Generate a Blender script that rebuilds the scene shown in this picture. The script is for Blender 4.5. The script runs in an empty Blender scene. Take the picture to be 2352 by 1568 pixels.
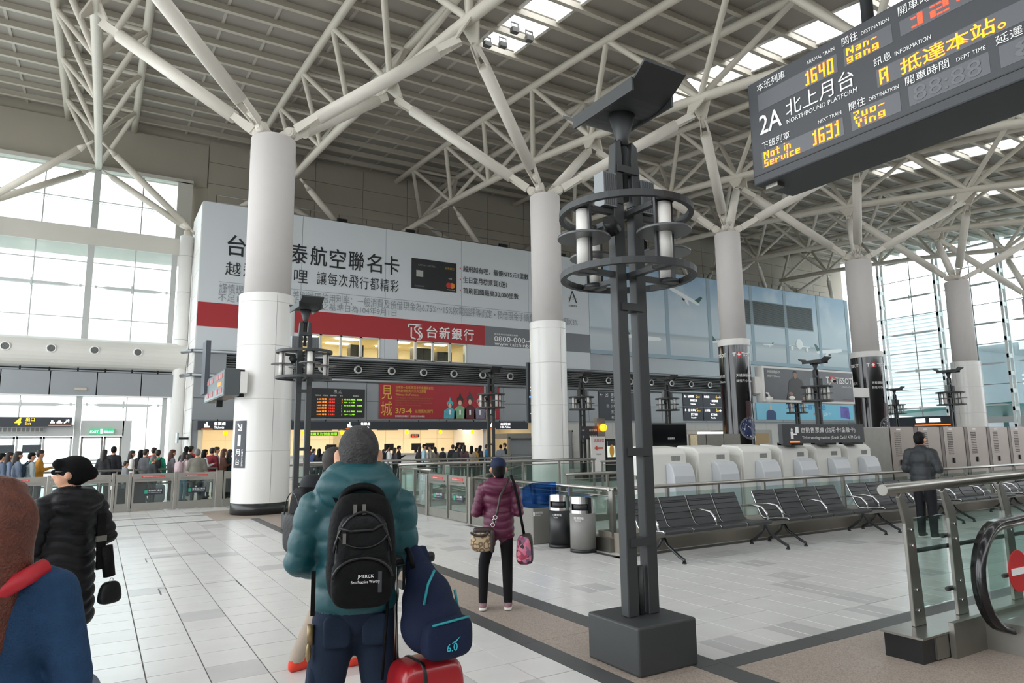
import bpy, bmesh, math, random
import numpy as np
from mathutils import Vector, Matrix
random.seed(7)
SC = bpy.context.scene
COL = SC.collection
PI = math.pi
# ------------------------------------------------------------------ camera
YAW, PITCH, ROLL, CAMZ = 0.54308968, 0.14561603, -0.01337192, 1.62
def cam_axes():
    f = Vector((math.sin(YAW)*math.cos(PITCH), math.cos(YAW)*math.cos(PITCH), math.sin(PITCH)))
    r = Vector((math.cos(YAW), -math.sin(YAW), 0)); u = r.cross(f)
    return math.cos(ROLL)*r+math.sin(ROLL)*u, -math.sin(ROLL)*r+math.cos(ROLL)*u, f
CR, CU, CF = cam_axes()
cam = bpy.data.objects.new('camera', bpy.data.cameras.new('camera'))
COL.objects.link(cam)
M = Matrix((CR, CU, -CF)).transposed().to_4x4(); M.translation = (0, 0, CAMZ)
cam.matrix_world = M
cam.data.sensor_width = 36; cam.data.lens = 24; cam.data.clip_start = .05; cam.data.clip_end = 500
SC.camera = cam
# ------------------------------------------------------------------ sky and exposure
W = bpy.data.worlds.new('overcast_sky'); SC.world = W; W.use_nodes = True
wb = W.node_tree.nodes['Background']
wb.inputs[0].default_value = (.93, .97, 1.0, 1); wb.inputs[1].default_value = 1.55
SC.view_settings.view_transform = 'Standard'; SC.view_settings.look = 'None'
SC.view_settings.exposure = 1.38; SC.view_settings.gamma = 1; SC.view_settings.use_curve_mapping = False
SC.cycles.max_bounces = 6; SC.cycles.diffuse_bounces = 4; SC.cycles.glossy_bounces = 3; SC.cycles.transparent_max_bounces = 14
SC.cycles.sample_clamp_indirect = 6; SC.cycles.use_adaptive_sampling = True; SC.cycles.adaptive_threshold = .03
# ------------------------------------------------------------------ materials
def lin(h):
    h = h.lstrip('#'); c = [int(h[i:i+2], 16)/255 for i in (0, 2, 4)]
    return tuple((x/12.92 if x <= .04045 else ((x+.055)/1.055)**2.4) for x in c)+(1,)
MATS = {}
def mat(name, col='#808080', rough=.5, metal=0., var=0., scale=8., bump=0., bscale=60., emit=0., ecol=None, spec=None, coat=0.):
    if name in MATS: return MATS[name]
    m = bpy.data.materials.new(name); m.use_nodes = True; MATS[name] = m
    nt = m.node_tree; b = nt.nodes['Principled BSDF']; c = lin(col)
    b.inputs['Base Color'].default_value = c; b.inputs['Roughness'].default_value = rough; b.inputs['Metallic'].default_value = metal
    if spec is not None: b.inputs['Specular IOR Level'].default_value = spec
    if coat: b.inputs['Coat Weight'].default_value = coat; b.inputs['Coat Roughness'].default_value = .08
    m.diffuse_color = c
    if emit:
        b.inputs['Emission Color'].default_value = lin(ecol) if ecol else c; b.inputs['Emission Strength'].default_value = emit
        if emit < 2.9: m.cycles.emission_sampling = 'NONE'
    tc = nt.nodes.new('ShaderNodeTexCoord')
    if var:
        n = nt.nodes.new('ShaderNodeTexNoise'); n.inputs['Scale'].default_value = scale; n.inputs['Detail'].default_value = 4
        nt.links.new(tc.outputs['Object'], n.inputs['Vector'])
        mx = nt.nodes.new('ShaderNodeMixRGB'); mx.inputs[1].default_value = tuple(x*(1-var) for x in c[:3])+(1,)
        mx.inputs[2].default_value = tuple(min(1, x*(1+var)) for x in c[:3])+(1,)
        nt.links.new(n.outputs['Fac'], mx.inputs[0]); nt.links.new(mx.outputs[0], b.inputs['Base Color'])
    if bump:
        n = nt.nodes.new('ShaderNodeTexNoise'); n.inputs['Scale'].default_value = bscale; n.inputs['Detail'].default_value = 3
        nt.links.new(tc.outputs['Object'], n.inputs['Vector'])
        bp = nt.nodes.new('ShaderNodeBump'); bp.inputs['Strength'].default_value = bump; bp.inputs['Distance'].default_value = .01
        nt.links.new(n.outputs['Fac'], bp.inputs['Height']); nt.links.new(bp.outputs[0], b.inputs['Normal'])
    return m
def glass(name, tint='#e8f4f2', refl=.12, clear=.9):
    if name in MATS: return MATS[name]
    m = bpy.data.materials.new(name); m.use_nodes = True; MATS[name] = m
    nt = m.node_tree; nt.nodes.remove(nt.nodes['Principled BSDF']); o = nt.nodes['Material Output']
    t = nt.nodes.new('ShaderNodeBsdfTransparent'); t.inputs[0].default_value = lin(tint)
    g = nt.nodes.new('ShaderNodeBsdfGlossy'); g.inputs['Roughness'].default_value = .03
    fr = nt.nodes.new('ShaderNodeLayerWeight'); fr.inputs[0].default_value = .5
    pw = nt.nodes.new('ShaderNodeMath'); pw.operation = 'POWER'; pw.inputs[1].default_value = 4.; nt.links.new(fr.outputs['Facing'], pw.inputs[0])
    mu = nt.nodes.new('ShaderNodeMath'); mu.operation = 'MULTIPLY_ADD'; mu.inputs[1].default_value = refl*4; mu.inputs[2].default_value = refl*.35; mu.use_clamp = True
    mx = nt.nodes.new('ShaderNodeMixShader'); nt.links.new(pw.outputs[0], mu.inputs[0]); nt.links.new(mu.outputs[0], mx.inputs[0])
    nt.links.new(t.outputs[0], mx.inputs[1]); nt.links.new(g.outputs[0], mx.inputs[2]); nt.links.new(mx.outputs[0], o.inputs[0])
    return m
def nodes_of(m): return m.node_tree.nodes, m.node_tree.links, m.node_tree.nodes['Principled BSDF']
# ------------------------------------------------------------------ mesh builder
CH = {}
class MB:
    def __init__(s): s.v = []; s.f = []; s.mi = []; s.sm = []; s.cur = 0
    def add(s, vs, fs, smooth=False):
        b = len(s.v); s.v += [tuple(v) for v in vs]
        for f in fs: s.f.append(tuple(i+b for i in f)); s.mi.append(s.cur); s.sm.append(smooth)
        return s
    def box(s, x0, x1, y0, y1, z0, z1):
        x0, x1 = min(x0, x1), max(x0, x1); y0, y1 = min(y0, y1), max(y0, y1); z0, z1 = min(z0, z1), max(z0, z1)
        return s.add([(x0,y0,z0),(x1,y0,z0),(x1,y1,z0),(x0,y1,z0),(x0,y0,z1),(x1,y0,z1),(x1,y1,z1),(x0,y1,z1)],
                     [(0,3,2,1),(4,5,6,7),(0,1,5,4),(1,2,6,5),(2,3,7,6),(3,0,4,7)])
    def obox(s, c, ax, ay, az, hx, hy, hz):
        c = Vector(c); ax, ay, az = Vector(ax)*hx, Vector(ay)*hy, Vector(az)*hz
        vs = [c+ax*i+ay*j+az*k for k in (-1,1) for i, j in ((-1,-1),(1,-1),(1,1),(-1,1))]
        return s.add(vs, [(0,3,2,1),(4,5,6,7),(0,1,5,4),(1,2,6,5),(2,3,7,6),(3,0,4,7)])
    def bar(s, p0, p1, w, h, up=(0,0,1)):
        p0, p1 = Vector(p0), Vector(p1); d = (p1-p0); L = d.length; d.normalize(); u = Vector(up)
        r = d.cross(u)
        if r.length < 1e-4: r = d.cross(Vector((1,0,0)))
        r.normalize(); u = r.cross(d)
        return s.obox((p0+p1)/2, r, d, u, w/2, L/2, h/2)
    def cyl(s, p0, p1, r0, r1=None, n=12, caps=True, smooth=True):
        r1 = r0 if r1 is None else r1
        p0, p1 = Vector(p0), Vector(p1); d = (p1-p0).normalized()
        a = d.cross(Vector((0,0,1)))
        if a.length < 1e-4: a = Vector((1,0,0))
        a.normalize(); b = d.cross(a)
        vs = []
        for p, r in ((p0,r0),(p1,r1)):
            for i in range(n):
                t = 2*PI*i/n; vs.append(p+a*(r*math.cos(t))+b*(r*math.sin(t)))
        s.add(vs, [(i,(i+1)%n,n+(i+1)%n,n+i) for i in range(n)], smooth)
        if caps: 
            bb = len(s.v)-2*n
            s.f.append(tuple(bb+i for i in range(n-1,-1,-1))); s.f.append(tuple(bb+n+i for i in range(n))); s.mi += [s.cur]*2; s.sm += [False]*2
        return s
    def tube(s, pts, r, n=8, closed=False):
        pts = [Vector(p) for p in pts]; N = len(pts); rs = r if isinstance(r, (list, tuple)) else [r]*N
        vs = []; prev = None
        for i, p in enumerate(pts):
            q0 = pts[i-1] if (i > 0 or closed) else p; q1 = pts[(i+1)%N] if (i < N-1 or closed) else p
            d = (q1-q0).normalized()
            if prev is None:
                a = d.cross(Vector((0,0,1)))
                if a.length < 1e-3: a = d.cross(Vector((1,0,0)))
            else: a = prev-d*prev.dot(d)
            a.normalize(); prev = a; b = d.cross(a)
            for k in range(n): t = 2*PI*k/n; vs.append(p+a*(rs[i]*math.cos(t))+b*(rs[i]*math.sin(t)))
        fs = []
        for i in range(N if closed else N-1):
            j = (i+1)%N
            for k in range(n): fs.append((i*n+k, i*n+(k+1)%n, j*n+(k+1)%n, j*n+k))
        s.add(vs, fs, True)
        if not closed:
            bb = len(s.v)-N*n
            s.f.append(tuple(bb+k for k in range(n-1,-1,-1))); s.f.append(tuple(bb+(N-1)*n+k for k in range(n))); s.mi += [s.cur]*2; s.sm += [False]*2
        return s
    def lathe(s, prof, c=(0,0,0), n=32, smooth=True, caps=True, a0=0., a1=2*PI):
        full = abs(a1-a0-2*PI) < 1e-6; m = n if full else n+1; vs = []
        for r, z in prof:
            for i in range(m):
                t = a0+(a1-a0)*i/n; vs.append((c[0]+r*math.cos(t), c[1]+r*math.sin(t), c[2]+z))
        fs = []
        for j in range(len(prof)-1):
            for i in range(n):
                k = (i+1)%m if full else i+1
                fs.append((j*m+i, j*m+k, (j+1)*m+k, (j+1)*m+i))
        s.add(vs, fs, smooth)
        if caps and full:
            bb = len(s.v)-len(prof)*m
            if prof[0][0] > 1e-5: s.f.append(tuple(bb+i for i in range(m-1,-1,-1))); s.mi.append(s.cur); s.sm.append(False)
            if prof[-1][0] > 1e-5: s.f.append(tuple(bb+(len(prof)-1)*m+i for i in range(m))); s.mi.append(s.cur); s.sm.append(False)
        return s
    def prism(s, poly, vec):
        poly = [Vector(p) for p in poly]; v = Vector(vec); n = len(poly)
        return s.add(poly+[p+v for p in poly], [tuple(range(n-1,-1,-1)), tuple(range(n, 2*n))]+[(i,(i+1)%n,n+(i+1)%n,n+i) for i in range(n)])
    def ell(s, c, r, n=12, m=8, rot=None):
        vs = []; c = Vector(c)
        for j in range(m+1):
            ph = PI*j/m-PI/2
            for i in range(n):
                t = 2*PI*i/n; p = Vector((r[0]*math.cos(ph)*math.cos(t), r[1]*math.cos(ph)*math.sin(t), r[2]*math.sin(ph)))
                vs.append(c+(rot@p if rot else p))
        return s.add(vs, [(j*n+i, j*n+(i+1)%n, (j+1)*n+(i+1)%n, (j+1)*n+i) for j in range(m) for i in range(n)], True)
    def sheet(s, grid, thick=None):
        """grid: rows of points -> surface"""
        R, K = len(grid), len(grid[0]); vs = [p for row in grid for p in row]
        return s.add(vs, [(r*K+k, r*K+k+1, (r+1)*K+k+1, (r+1)*K+k) for r in range(R-1) for k in range(K-1)], True)
    def mesh(s, name, inv=None):
        me = bpy.data.meshes.new(name)
        vs = s.v if inv is None else [tuple(inv@Vector(v)) for v in s.v]
        me.from_pydata(vs, [], s.f); me.polygons.foreach_set('material_index', s.mi); me.polygons.foreach_set('use_smooth', s.sm); me.update()
        return me
def wm(o):
    m = Matrix.Identity(4)
    while o is not None: m = o.matrix_basis@m; o = o.parent
    return m
def link(name, me, mats, parent=None):
    o = bpy.data.objects.new(name, me); COL.objects.link(o)
    for m in (mats if isinstance(mats, (list, tuple)) else [mats]): me.materials.append(m)
    if parent is not None: o.parent = parent; CH.setdefault(parent.name, []).append(o)
    return o
def part(name, mb, mats, parent=None, local=False):
    """mb in world coordinates (or in the parent's own when local)"""
    inv = None if (local or parent is None) else wm(parent).inverted()
    return link(name, mb.mesh(name, inv), mats, parent)
def bevel(o, w=.01, seg=2):
    b = o.modifiers.new('bevel', 'BEVEL'); b.width = w; b.segments = seg; b.limit_method = 'ANGLE'; b.angle_limit = math.radians(40)
    return o
def tag(o, label=None, cat=None, group=None, kind=None):
    if label: o['label'] = label
    if cat: o['category'] = cat
    if group: o['group'] = group
    if kind: o['kind'] = kind
    return o
def thing(name, label, cat, loc=(0,0,0), rz=0., group=None, scale=1.):
    o = bpy.data.objects.new(name, None); COL.objects.link(o); o.location = loc; o.rotation_euler = (0,0,rz); o.scale = (scale,)*3
    o.empty_display_size = .2
    bpy_fix(o); return tag(o, label, cat, group)
def bpy_fix(o): o.matrix_basis = Matrix.LocRotScale(o.location, o.rotation_euler, o.scale)
def dup(root, loc, rz=None, label=None, parent=None):
    r = root.copy(); COL.objects.link(r); r.location = loc
    if rz is not None: r.rotation_euler = (0,0,rz)
    if label: r['label'] = label
    if parent is not None: r.parent = parent
    kids(root, r); return r
def kids(a, b):
    for ch in list(CH.get(a.name, ())):
        c = ch.copy(); COL.objects.link(c); c.parent = b; CH.setdefault(b.name, []).append(c); kids(ch, c)
def struct(name, mb, mats, parent=None, label=None):
    o = part(name, mb, mats, parent)
    if parent is None: o['kind'] = 'structure'
    if label: o['label'] = label
    return o
def text(body, parent, org, ux, uy, h, m, w=None, align='LEFT', off=.004, name='lettering', sp=1., shear=0., bold=0.):
    """flat lettering; org = lower-left (or centre) world point of the line, ux right, uy up, h cap height, w forces total width"""
    cu = bpy.data.curves.new('lettering', 'FONT'); cu.body = body; cu.resolution_u = 2; cu.space_character = sp; cu.shear = shear; cu.offset = bold
    o = bpy.data.objects.new('lettering', cu); me = bpy.data.meshes.new_from_object(o)
    bpy.data.objects.remove(o); bpy.data.curves.remove(cu)
    n = len(me.vertices)
    if n == 0: return None
    co = np.empty(n*3); me.vertices.foreach_get('co', co); co = co.reshape(-1, 3)
    x0, x1 = co[:,0].min(), co[:,0].max(); y0, y1 = co[:,1].min(), co[:,1].max()
    sy = h/(y1-y0); sx = (w/(x1-x0)) if w else sy
    X = (co[:,0]-x0)*sx; Y = (co[:,1]-y0)*sy; T = (x1-x0)*sx
    if align == 'CENTER': X -= T/2
    elif align == 'RIGHT': X -= T
    ux, uy = Vector(ux).normalized(), Vector(uy).normalized(); nz = ux.cross(uy)
    P = np.array(org)+np.outer(X, ux)+np.outer(Y, uy)+np.array(nz)*off
    if parent is not None:
        inv = np.array(wm(parent).inverted()); P = P@inv[:3,:3].T+inv[:3,3]
    me.vertices.foreach_set('co', P.astype(np.float32).ravel()); me.update()
    me.name = name; o = link(name, me, m, parent)
    if len(body) > 9: o['kind'] = 'stuff'      # fine print, too small to pick apart
    return o
# ------------------------------------------------------------------ common materials
WHITE = mat('white_paint', '#e4e2de', .45, var=.03, scale=3)
STEELW = mat('cream_steel_paint', '#dcd6cb', .42, var=.05, scale=5)
STEELT = mat('truss_steel_paint', '#cfc8bb', .5, var=.05, scale=4)
SS = mat('brushed_stainless', '#a5a29c', .3, 1., var=.08, scale=14)
SSD = mat('dull_stainless', '#8f8c86', .42, .9, var=.1, scale=9)
CHROME = mat('chrome', '#d4d4d4', .12, 1.)
LAMPG = mat('charcoal_lamp_paint', '#37393a', .5, .1, var=.06, scale=6, bump=.05)
BLACK = mat('black_plastic', '#141416', .45)
DARK = mat('dark_sign_grey', '#30343b', .4)
GLASSR = glass('railing_glass', '#ebf5f2', .2)
GLASSW = glass('window_glass', '#f2fafa', .12)
LW = mat('white_lettering', '#f2f2f0', .5)
LY = mat('yellow_sign_print', '#f4c430', .5, emit=.6)
LO = mat('orange_sign_print', '#e87a2a', .5, emit=.4)
LWE = mat('lit_white_lettering', '#ffffff', .5, emit=1.)
RED = mat('red_print', '#c8322e', .45)
SKIN = mat('skin', '#c9987c', .55, var=.08, scale=12, spec=.3)
# ================================================================== FLOOR
P = .385
def tile_mat():
    m = mat('pale_floor_tile', '#d5d3d0', .26); N, L, b = nodes_of(m)
    g = N.new('ShaderNodeNewGeometry'); mp = N.new('ShaderNodeVectorMath'); mp.operation = 'SUBTRACT'; mp.inputs[1].default_value = (.40, 5.75, 0)
    dv = N.new('ShaderNodeVectorMath'); dv.operation = 'DIVIDE'; dv.inputs[1].default_value = (P, P, 1000)
    fl = N.new('ShaderNodeVectorMath'); fl.operation = 'FLOOR'; wn = N.new('ShaderNodeTexWhiteNoise')
    L.new(g.outputs['Position'], mp.inputs[0]); L.new(mp.outputs[0], dv.inputs[0]); L.new(dv.outputs[0], fl.inputs[0]); L.new(fl.outputs[0], wn.inputs['Vector'])
    cr = N.new('ShaderNodeValToRGB'); e = cr.color_ramp.elements
    e[0].color = lin('#c4c2c0'); e[1].color = lin('#dbd9d6'); e[0].position = .04; e[1].position = .16
    L.new(wn.outputs['Value'], cr.inputs[0])
    no = N.new('ShaderNodeTexNoise'); no.inputs['Scale'].default_value = 3.; L.new(g.outputs['Position'], no.inputs['Vector'])
    mx = N.new('ShaderNodeMixRGB'); mx.blend_type = 'MULTIPLY'; mx.inputs[0].default_value = .14
    L.new(cr.outputs[0], mx.inputs[1]); L.new(no.outputs['Fac'], mx.inputs[2]); L.new(mx.outputs[0], b.inputs['Base Color'])
    n2 = N.new('ShaderNodeTexNoise'); n2.inputs['Scale'].default_value = 45.; L.new(g.outputs['Position'], n2.inputs['Vector'])
    bp = N.new('ShaderNodeBump'); bp.inputs['Strength'].default_value = .05; bp.inputs['Distance'].default_value = .01
    L.new(n2.outputs['Fac'], bp.inputs['Height']); L.new(bp.outputs[0], b.inputs['Normal'])
    return m
TILE = tile_mat()
def far_floor():
    m = mat('far_floor', '#bfbdba', .25); N, L, b = nodes_of(m)
    g = N.new('ShaderNodeNewGeometry'); br = N.new('ShaderNodeTexBrick'); br.offset = 0; br.inputs['Scale'].default_value = 1.
    br.inputs['Brick Width'].default_value = P; br.inputs['Row Height'].default_value = P; br.inputs['Mortar Size'].default_value = .004
    br.inputs['Color1'].default_value = lin('#d6d4d1'); br.inputs['Color2'].default_value = lin('#c8c6c3'); br.inputs['Mortar'].default_value = lin('#807e7b')
    L.new(g.outputs['Position'], br.inputs['Vector']); L.new(br.outputs['Color'], b.inputs['Base Color'])
    return m
GROUT = mat('tile_grout', '#6a6764', .9)
GRAN = mat('pink_granite', '#a3958a', .4)
def gran_nodes():
    N, L, b = nodes_of(GRAN); g = N.new('ShaderNodeNewGeometry'); v = N.new('ShaderNodeTexVoronoi'); v.inputs['Scale'].default_value = 130
    L.new(g.outputs['Position'], v.inputs['Vector']); cr = N.new('ShaderNodeValToRGB'); e = cr.color_ramp.elements
    e[0].color = lin('#7d7068'); e[1].color = lin('#b3a498'); e.new(.5).color = lin('#a19488'); L.new(v.outputs['Color'], cr.inputs[0]); L.new(cr.outputs[0], b.inputs['Base Color'])
gran_nodes()
STRIPE = mat('dark_basalt_strip', '#4b4b4c', .4, var=.12, scale=40)
# zones
def fl_sub(): pass
floor = struct('floor', MB().box(-16, 62, -9, 16.9, -.2, -.006), GROUT)
part('far_floor', MB().box(-16, 62, 24.2, 46, -.2, -.001).box(26.9, 62, -9, 24.2, -.2, -.001).box(-16, 26.9, 16.9, 24.2, -.2, -.006), [far_floor()], floor)
ZX = [(-8.07, 3.03, .40), (4.02, 26.9, 4.02)]
tiles = []
def zone_cells():
    for zi, (xa, xb, ph) in enumerate(ZX):
        i0 = math.ceil((xa-ph)/P-1e-6)-1; i1 = int((xb-ph)/P)+1
        for i in range(i0, i1+1):
            x0, x1 = max(xa, ph+i*P), min(xb, ph+(i+1)*P)
            if x1-x0 < .04: continue
            for j in range(-20, 48):
                y0 = 5.75+j*P; y1 = y0+P
                if zi == 1: y0 = max(y0, 3.82)
                if y1-y0 < .04 or y0 > 24: continue
                if y1 < .6: continue
                cx, cy = (x0+x1)/2, (y0+y1)/2
                if zi == 0 and 16.42 < cy < 16.66 : continue
                if zi == 0 and 17.9 < cy < 18.1: continue
                if 2.3 < cx < 4.7 and 16.4 < cy < 18.9: continue
                tiles.append((x0, x1, y0, y1))
zone_cells()
def scr(p):
    q = Vector(p)-Vector((0,0,CAMZ)); z = q.dot(CF)
    if z < .3: return None
    return 1176+1568*q.dot(CR)/z, 784-1568*q.dot(CU)/z, z
def tile_rank(t):
    s = scr(((t[0]+t[1])/2, (t[2]+t[3])/2, 0))
    if s is None or not (-20 < s[0] < 2372 and 1060 < s[1] < 1590): return 1e9
    return s[2]
vis = sorted(tiles, key=tile_rank)
near, rest = vis[:300], vis[300:]
g = .0035
mcache = {}
for x0, x1, y0, y1 in near:
    k = (round(x1-x0, 3), round(y1-y0, 3))
    if k not in mcache:
        hx, hy = k[0]/2-g, k[1]/2-g; b = .002
        mb = MB().add([(-hx,-hy,-.01),(hx,-hy,-.01),(hx,hy,-.01),(-hx,hy,-.01),(-hx+b,-hy+b,0),(hx-b,-hy+b,0),(hx-b,hy-b,0),(-hx+b,hy-b,0)],
                      [(4,5,6,7),(0,1,5,4),(1,2,6,5),(2,3,7,6),(3,0,4,7)])
        me = mb.mesh('tile'); me.materials.append(TILE); mcache[k] = me
    o = bpy.data.objects.new('tile', mcache[k]); COL.objects.link(o); o.parent = floor; o.location = ((x0+x1)/2, (y0+y1)/2, 0)
mb = MB()
for x0, x1, y0, y1 in rest:
    x0 += g; x1 -= g; y0 += g; y1 -= g
    mb.add([(x0,y0,-.01),(x1,y0,-.01),(x1,y1,-.01),(x0,y1,-.01),(x0,y0,0),(x1,y0,0),(x1,y1,0),(x0,y1,0)], [(4,5,6,7),(0,1,5,4),(1,2,6,5),(2,3,7,6),(3,0,4,7)])
tag(part('tile_field', mb, TILE, floor), kind='stuff')
def slab(name, m, x0, x1, y0, y1, top=.0005): return part(name, MB().box(x0+.002, x1-.002, y0+.002, y1-.002, -.01, top), m, floor)
for y0, y1 in ((.6,2.2),(2.2,3.75),(3.75,4.95),(4.95,6.3),(6.3,8),(8,10),(10,12.4),(12.4,14.6),(14.6,16.4)):
    slab('granite_slab', GRAN, 3.21, 3.79, y0, y1)
    slab('dark_strip', STRIPE, 3.03, 3.21, y0, y1); slab('dark_strip', STRIPE, 3.79, 4.02, y0, y1)
slab('granite_slab', GRAN, 2.3, 4.7, 16.4, 18.9)
for x0, x1 in ((-8,-4),(-4,-1.5),(-1.5,.4),(.4,2.3)): slab('dark_strip', STRIPE, x0, x1, 16.5, 16.62); slab('dark_strip', STRIPE, x0, x1, 17.92, 18.04)
for x0, x1 in ((4.02,5.2),(5.2,6.6),(6.6,8.2),(8.2,10),(10,12.4)):
    slab('dark_strip', STRIPE, x0, x1, 3.63, 3.82); slab('granite_slab', GRAN, x0, x1, 1.7, 3.63)
slab('granite_slab', mat('grey_landing_plate', '#777a80', .35, .3, var=.12, scale=60), 4.02, 12.4, .4, 1.7)
slab('dark_strip', STRIPE, 6.3, 6.42, 7.4, 12.4); slab('dark_strip', STRIPE, 6.3, 14, 7.62, 7.8)
# access-cover frames let into the floor
for cy in (11.45, 8.93):
    mb = MB()
    for sx in (-.42, .42): mb.box(.78+.35+sx-.008, .78+.35+sx+.008, cy-.19, cy+.19, -.004, .001)
    mb.box(.71, 1.55, cy+.19, cy+.198, -.004, .001)
    part('cover_frame', mb, mat('cover_joint_dark', '#504e4c', .5), floor)
# ================================================================== ROOF
def zt(y): return 16.2+.115*(y-20)-.002*(y-20)**2
def zb(y): return 13.62+.155*(y-20)-.0035*(y-20)**2
TX = [-.8+8.54*i for i in range(-1, 8)]
CX = [3.47+8.54*i for i in range(6)]
PY = [21.3+1.45*k for k in range(-21, 13)]
RX0, RX1 = -14, 60.5
DECK = mat('roof_deck_panel', '#9c968d', .6, var=.06, scale=2)
BATT = mat('roof_batten', '#b5b0a6', .5)
PURL = mat('roof_purlin', '#c2bbae', .5, var=.05, scale=3)
SKX = [(c+.35-.8, c+.35+.8) for c in CX]+[(-5.07-.45, -5.07+1.15)]
def sky_at(xa, xb, y): return y < 21.2 and any(xa < b-.05 and xb > a+.05 for a, b in SKX)
roof = struct('ceiling', MB().box(RX0, RX1, 38.6, 39.0, 16.9, 18.6), PURL)
mbp = None
# panel x-divisions: skylight edges plus regular cells
XD = []
edges = sorted([e for s in SKX for e in s])
prev = RX0
for e in edges+[RX1]:
    n = max(1, round((e-prev)/2.3))
    if e-prev < 1.7: n = 1
    XD += [(prev+(e-prev)*i/n, prev+(e-prev)*(i+1)/n) for i in range(n)]; prev = e
panels = []
for k in range(len(PY)-1):
    ya, yb = PY[k], PY[k+1]
    for xa, xb in XD:
        if sky_at(xa, xb, (ya+yb)/2): continue
        panels.append((xa, xb, ya, yb))
def roof_rank(t):
    yy = (t[2]+t[3])/2; s = scr(((t[0]+t[1])/2, yy, zt(yy)+.4))
    if s is None or not (-60 < s[0] < 2410 and -60 < s[1] < 900): return 1e9
    return s[2]
panels.sort(key=roof_rank)
def panel_v(t):
    xa, xb, ya, yb = t[0]+.05, t[1]-.05, t[2]+.02, t[3]-.02; za, zc = zt(ya)+.46, zt(yb)+.46
    return [(xa,ya,za),(xb,ya,za),(xb,yb,zc),(xa,yb,zc),(xa,ya,za+.08),(xb,ya,za+.08),(xb,yb,zc+.08),(xa,yb,zc+.08)]
PF = [(0,3,2,1),(4,5,6,7),(0,1,5,4),(1,2,6,5),(2,3,7,6),(3,0,4,7)]
for t in panels[:260]: part('roof_panel', MB().add(panel_v(t), PF), DECK, roof)
mb = MB()
for t in panels[260:]: mb.add(panel_v(t), PF)
tag(part('roof_panel_field', mb, DECK, roof), kind='stuff')
mb = MB()    # weather skin above the panels keeps the roof closed at the joints
for k in range(len(PY)-1):
    ya, yb = PY[k], PY[k+1]
    for xa, xb in XD:
        if sky_at(xa, xb, (ya+yb)/2): continue
        mb.add([(xa,ya,zt(ya)+.62),(xb,ya,zt(ya)+.62),(xb,yb,zt(yb)+.62),(xa,yb,zt(yb)+.62)], [(0,3,2,1)])
part('roof_skin', mb, DECK, roof)
mb = MB()    # narrow pale battens between panels
for xa, xb in XD[1:]:
    for k in range(len(PY)-1):
        ya, yb = PY[k], PY[k+1]
        mb.bar((xa,ya+.06,zt(ya)+.46),(xa,yb-.06,zt(yb)+.46), .1, .1)
tag(part('batten_field', mb, BATT, roof), kind='stuff')
for y in PY:
    z = zt(y)+.3; mb = MB().box(RX0, RX1, y-.03, y+.03, z-.08, z+.16).box(RX0, RX1, y-.08, y+.08, z-.1, z-.07)
    part('purlin', mb, PURL, roof)
# skylights
FR = mat('skylight_frame', '#e6e3dc', .4)
SKG = glass('skylight_glass', '#ffffff', .06)
n = 0
for a, b in SKX:
    n += 1
    mb = MB(); ks = [k for k in range(len(PY)-1) if PY[k+1] < 21.4]
    for k in ks+[ks[-1]+1]:
        y = PY[k]; mb.bar((a,y,zt(y)+.6),(b,y,zt(y)+.6), .12, .2)
    for xx in (a, b): 
        for k in ks: mb.bar((xx,PY[k],zt(PY[k])+.62),(xx,PY[k+1],zt(PY[k+1])+.62), .12, .42)
    w = tag(part('window_%d' % (n+10), mb, FR, None), kind='structure')
    for k in ks:
        y0, y1 = PY[k], PY[k+1]
        part('pane', MB().add([(a,y0,zt(y0)+.85),(b,y0,zt(y0)+.85),(b,y1,zt(y1)+.85),(a,y1,zt(y1)+.85)], [(0,1,2,3)]), SKG, w)
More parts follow.
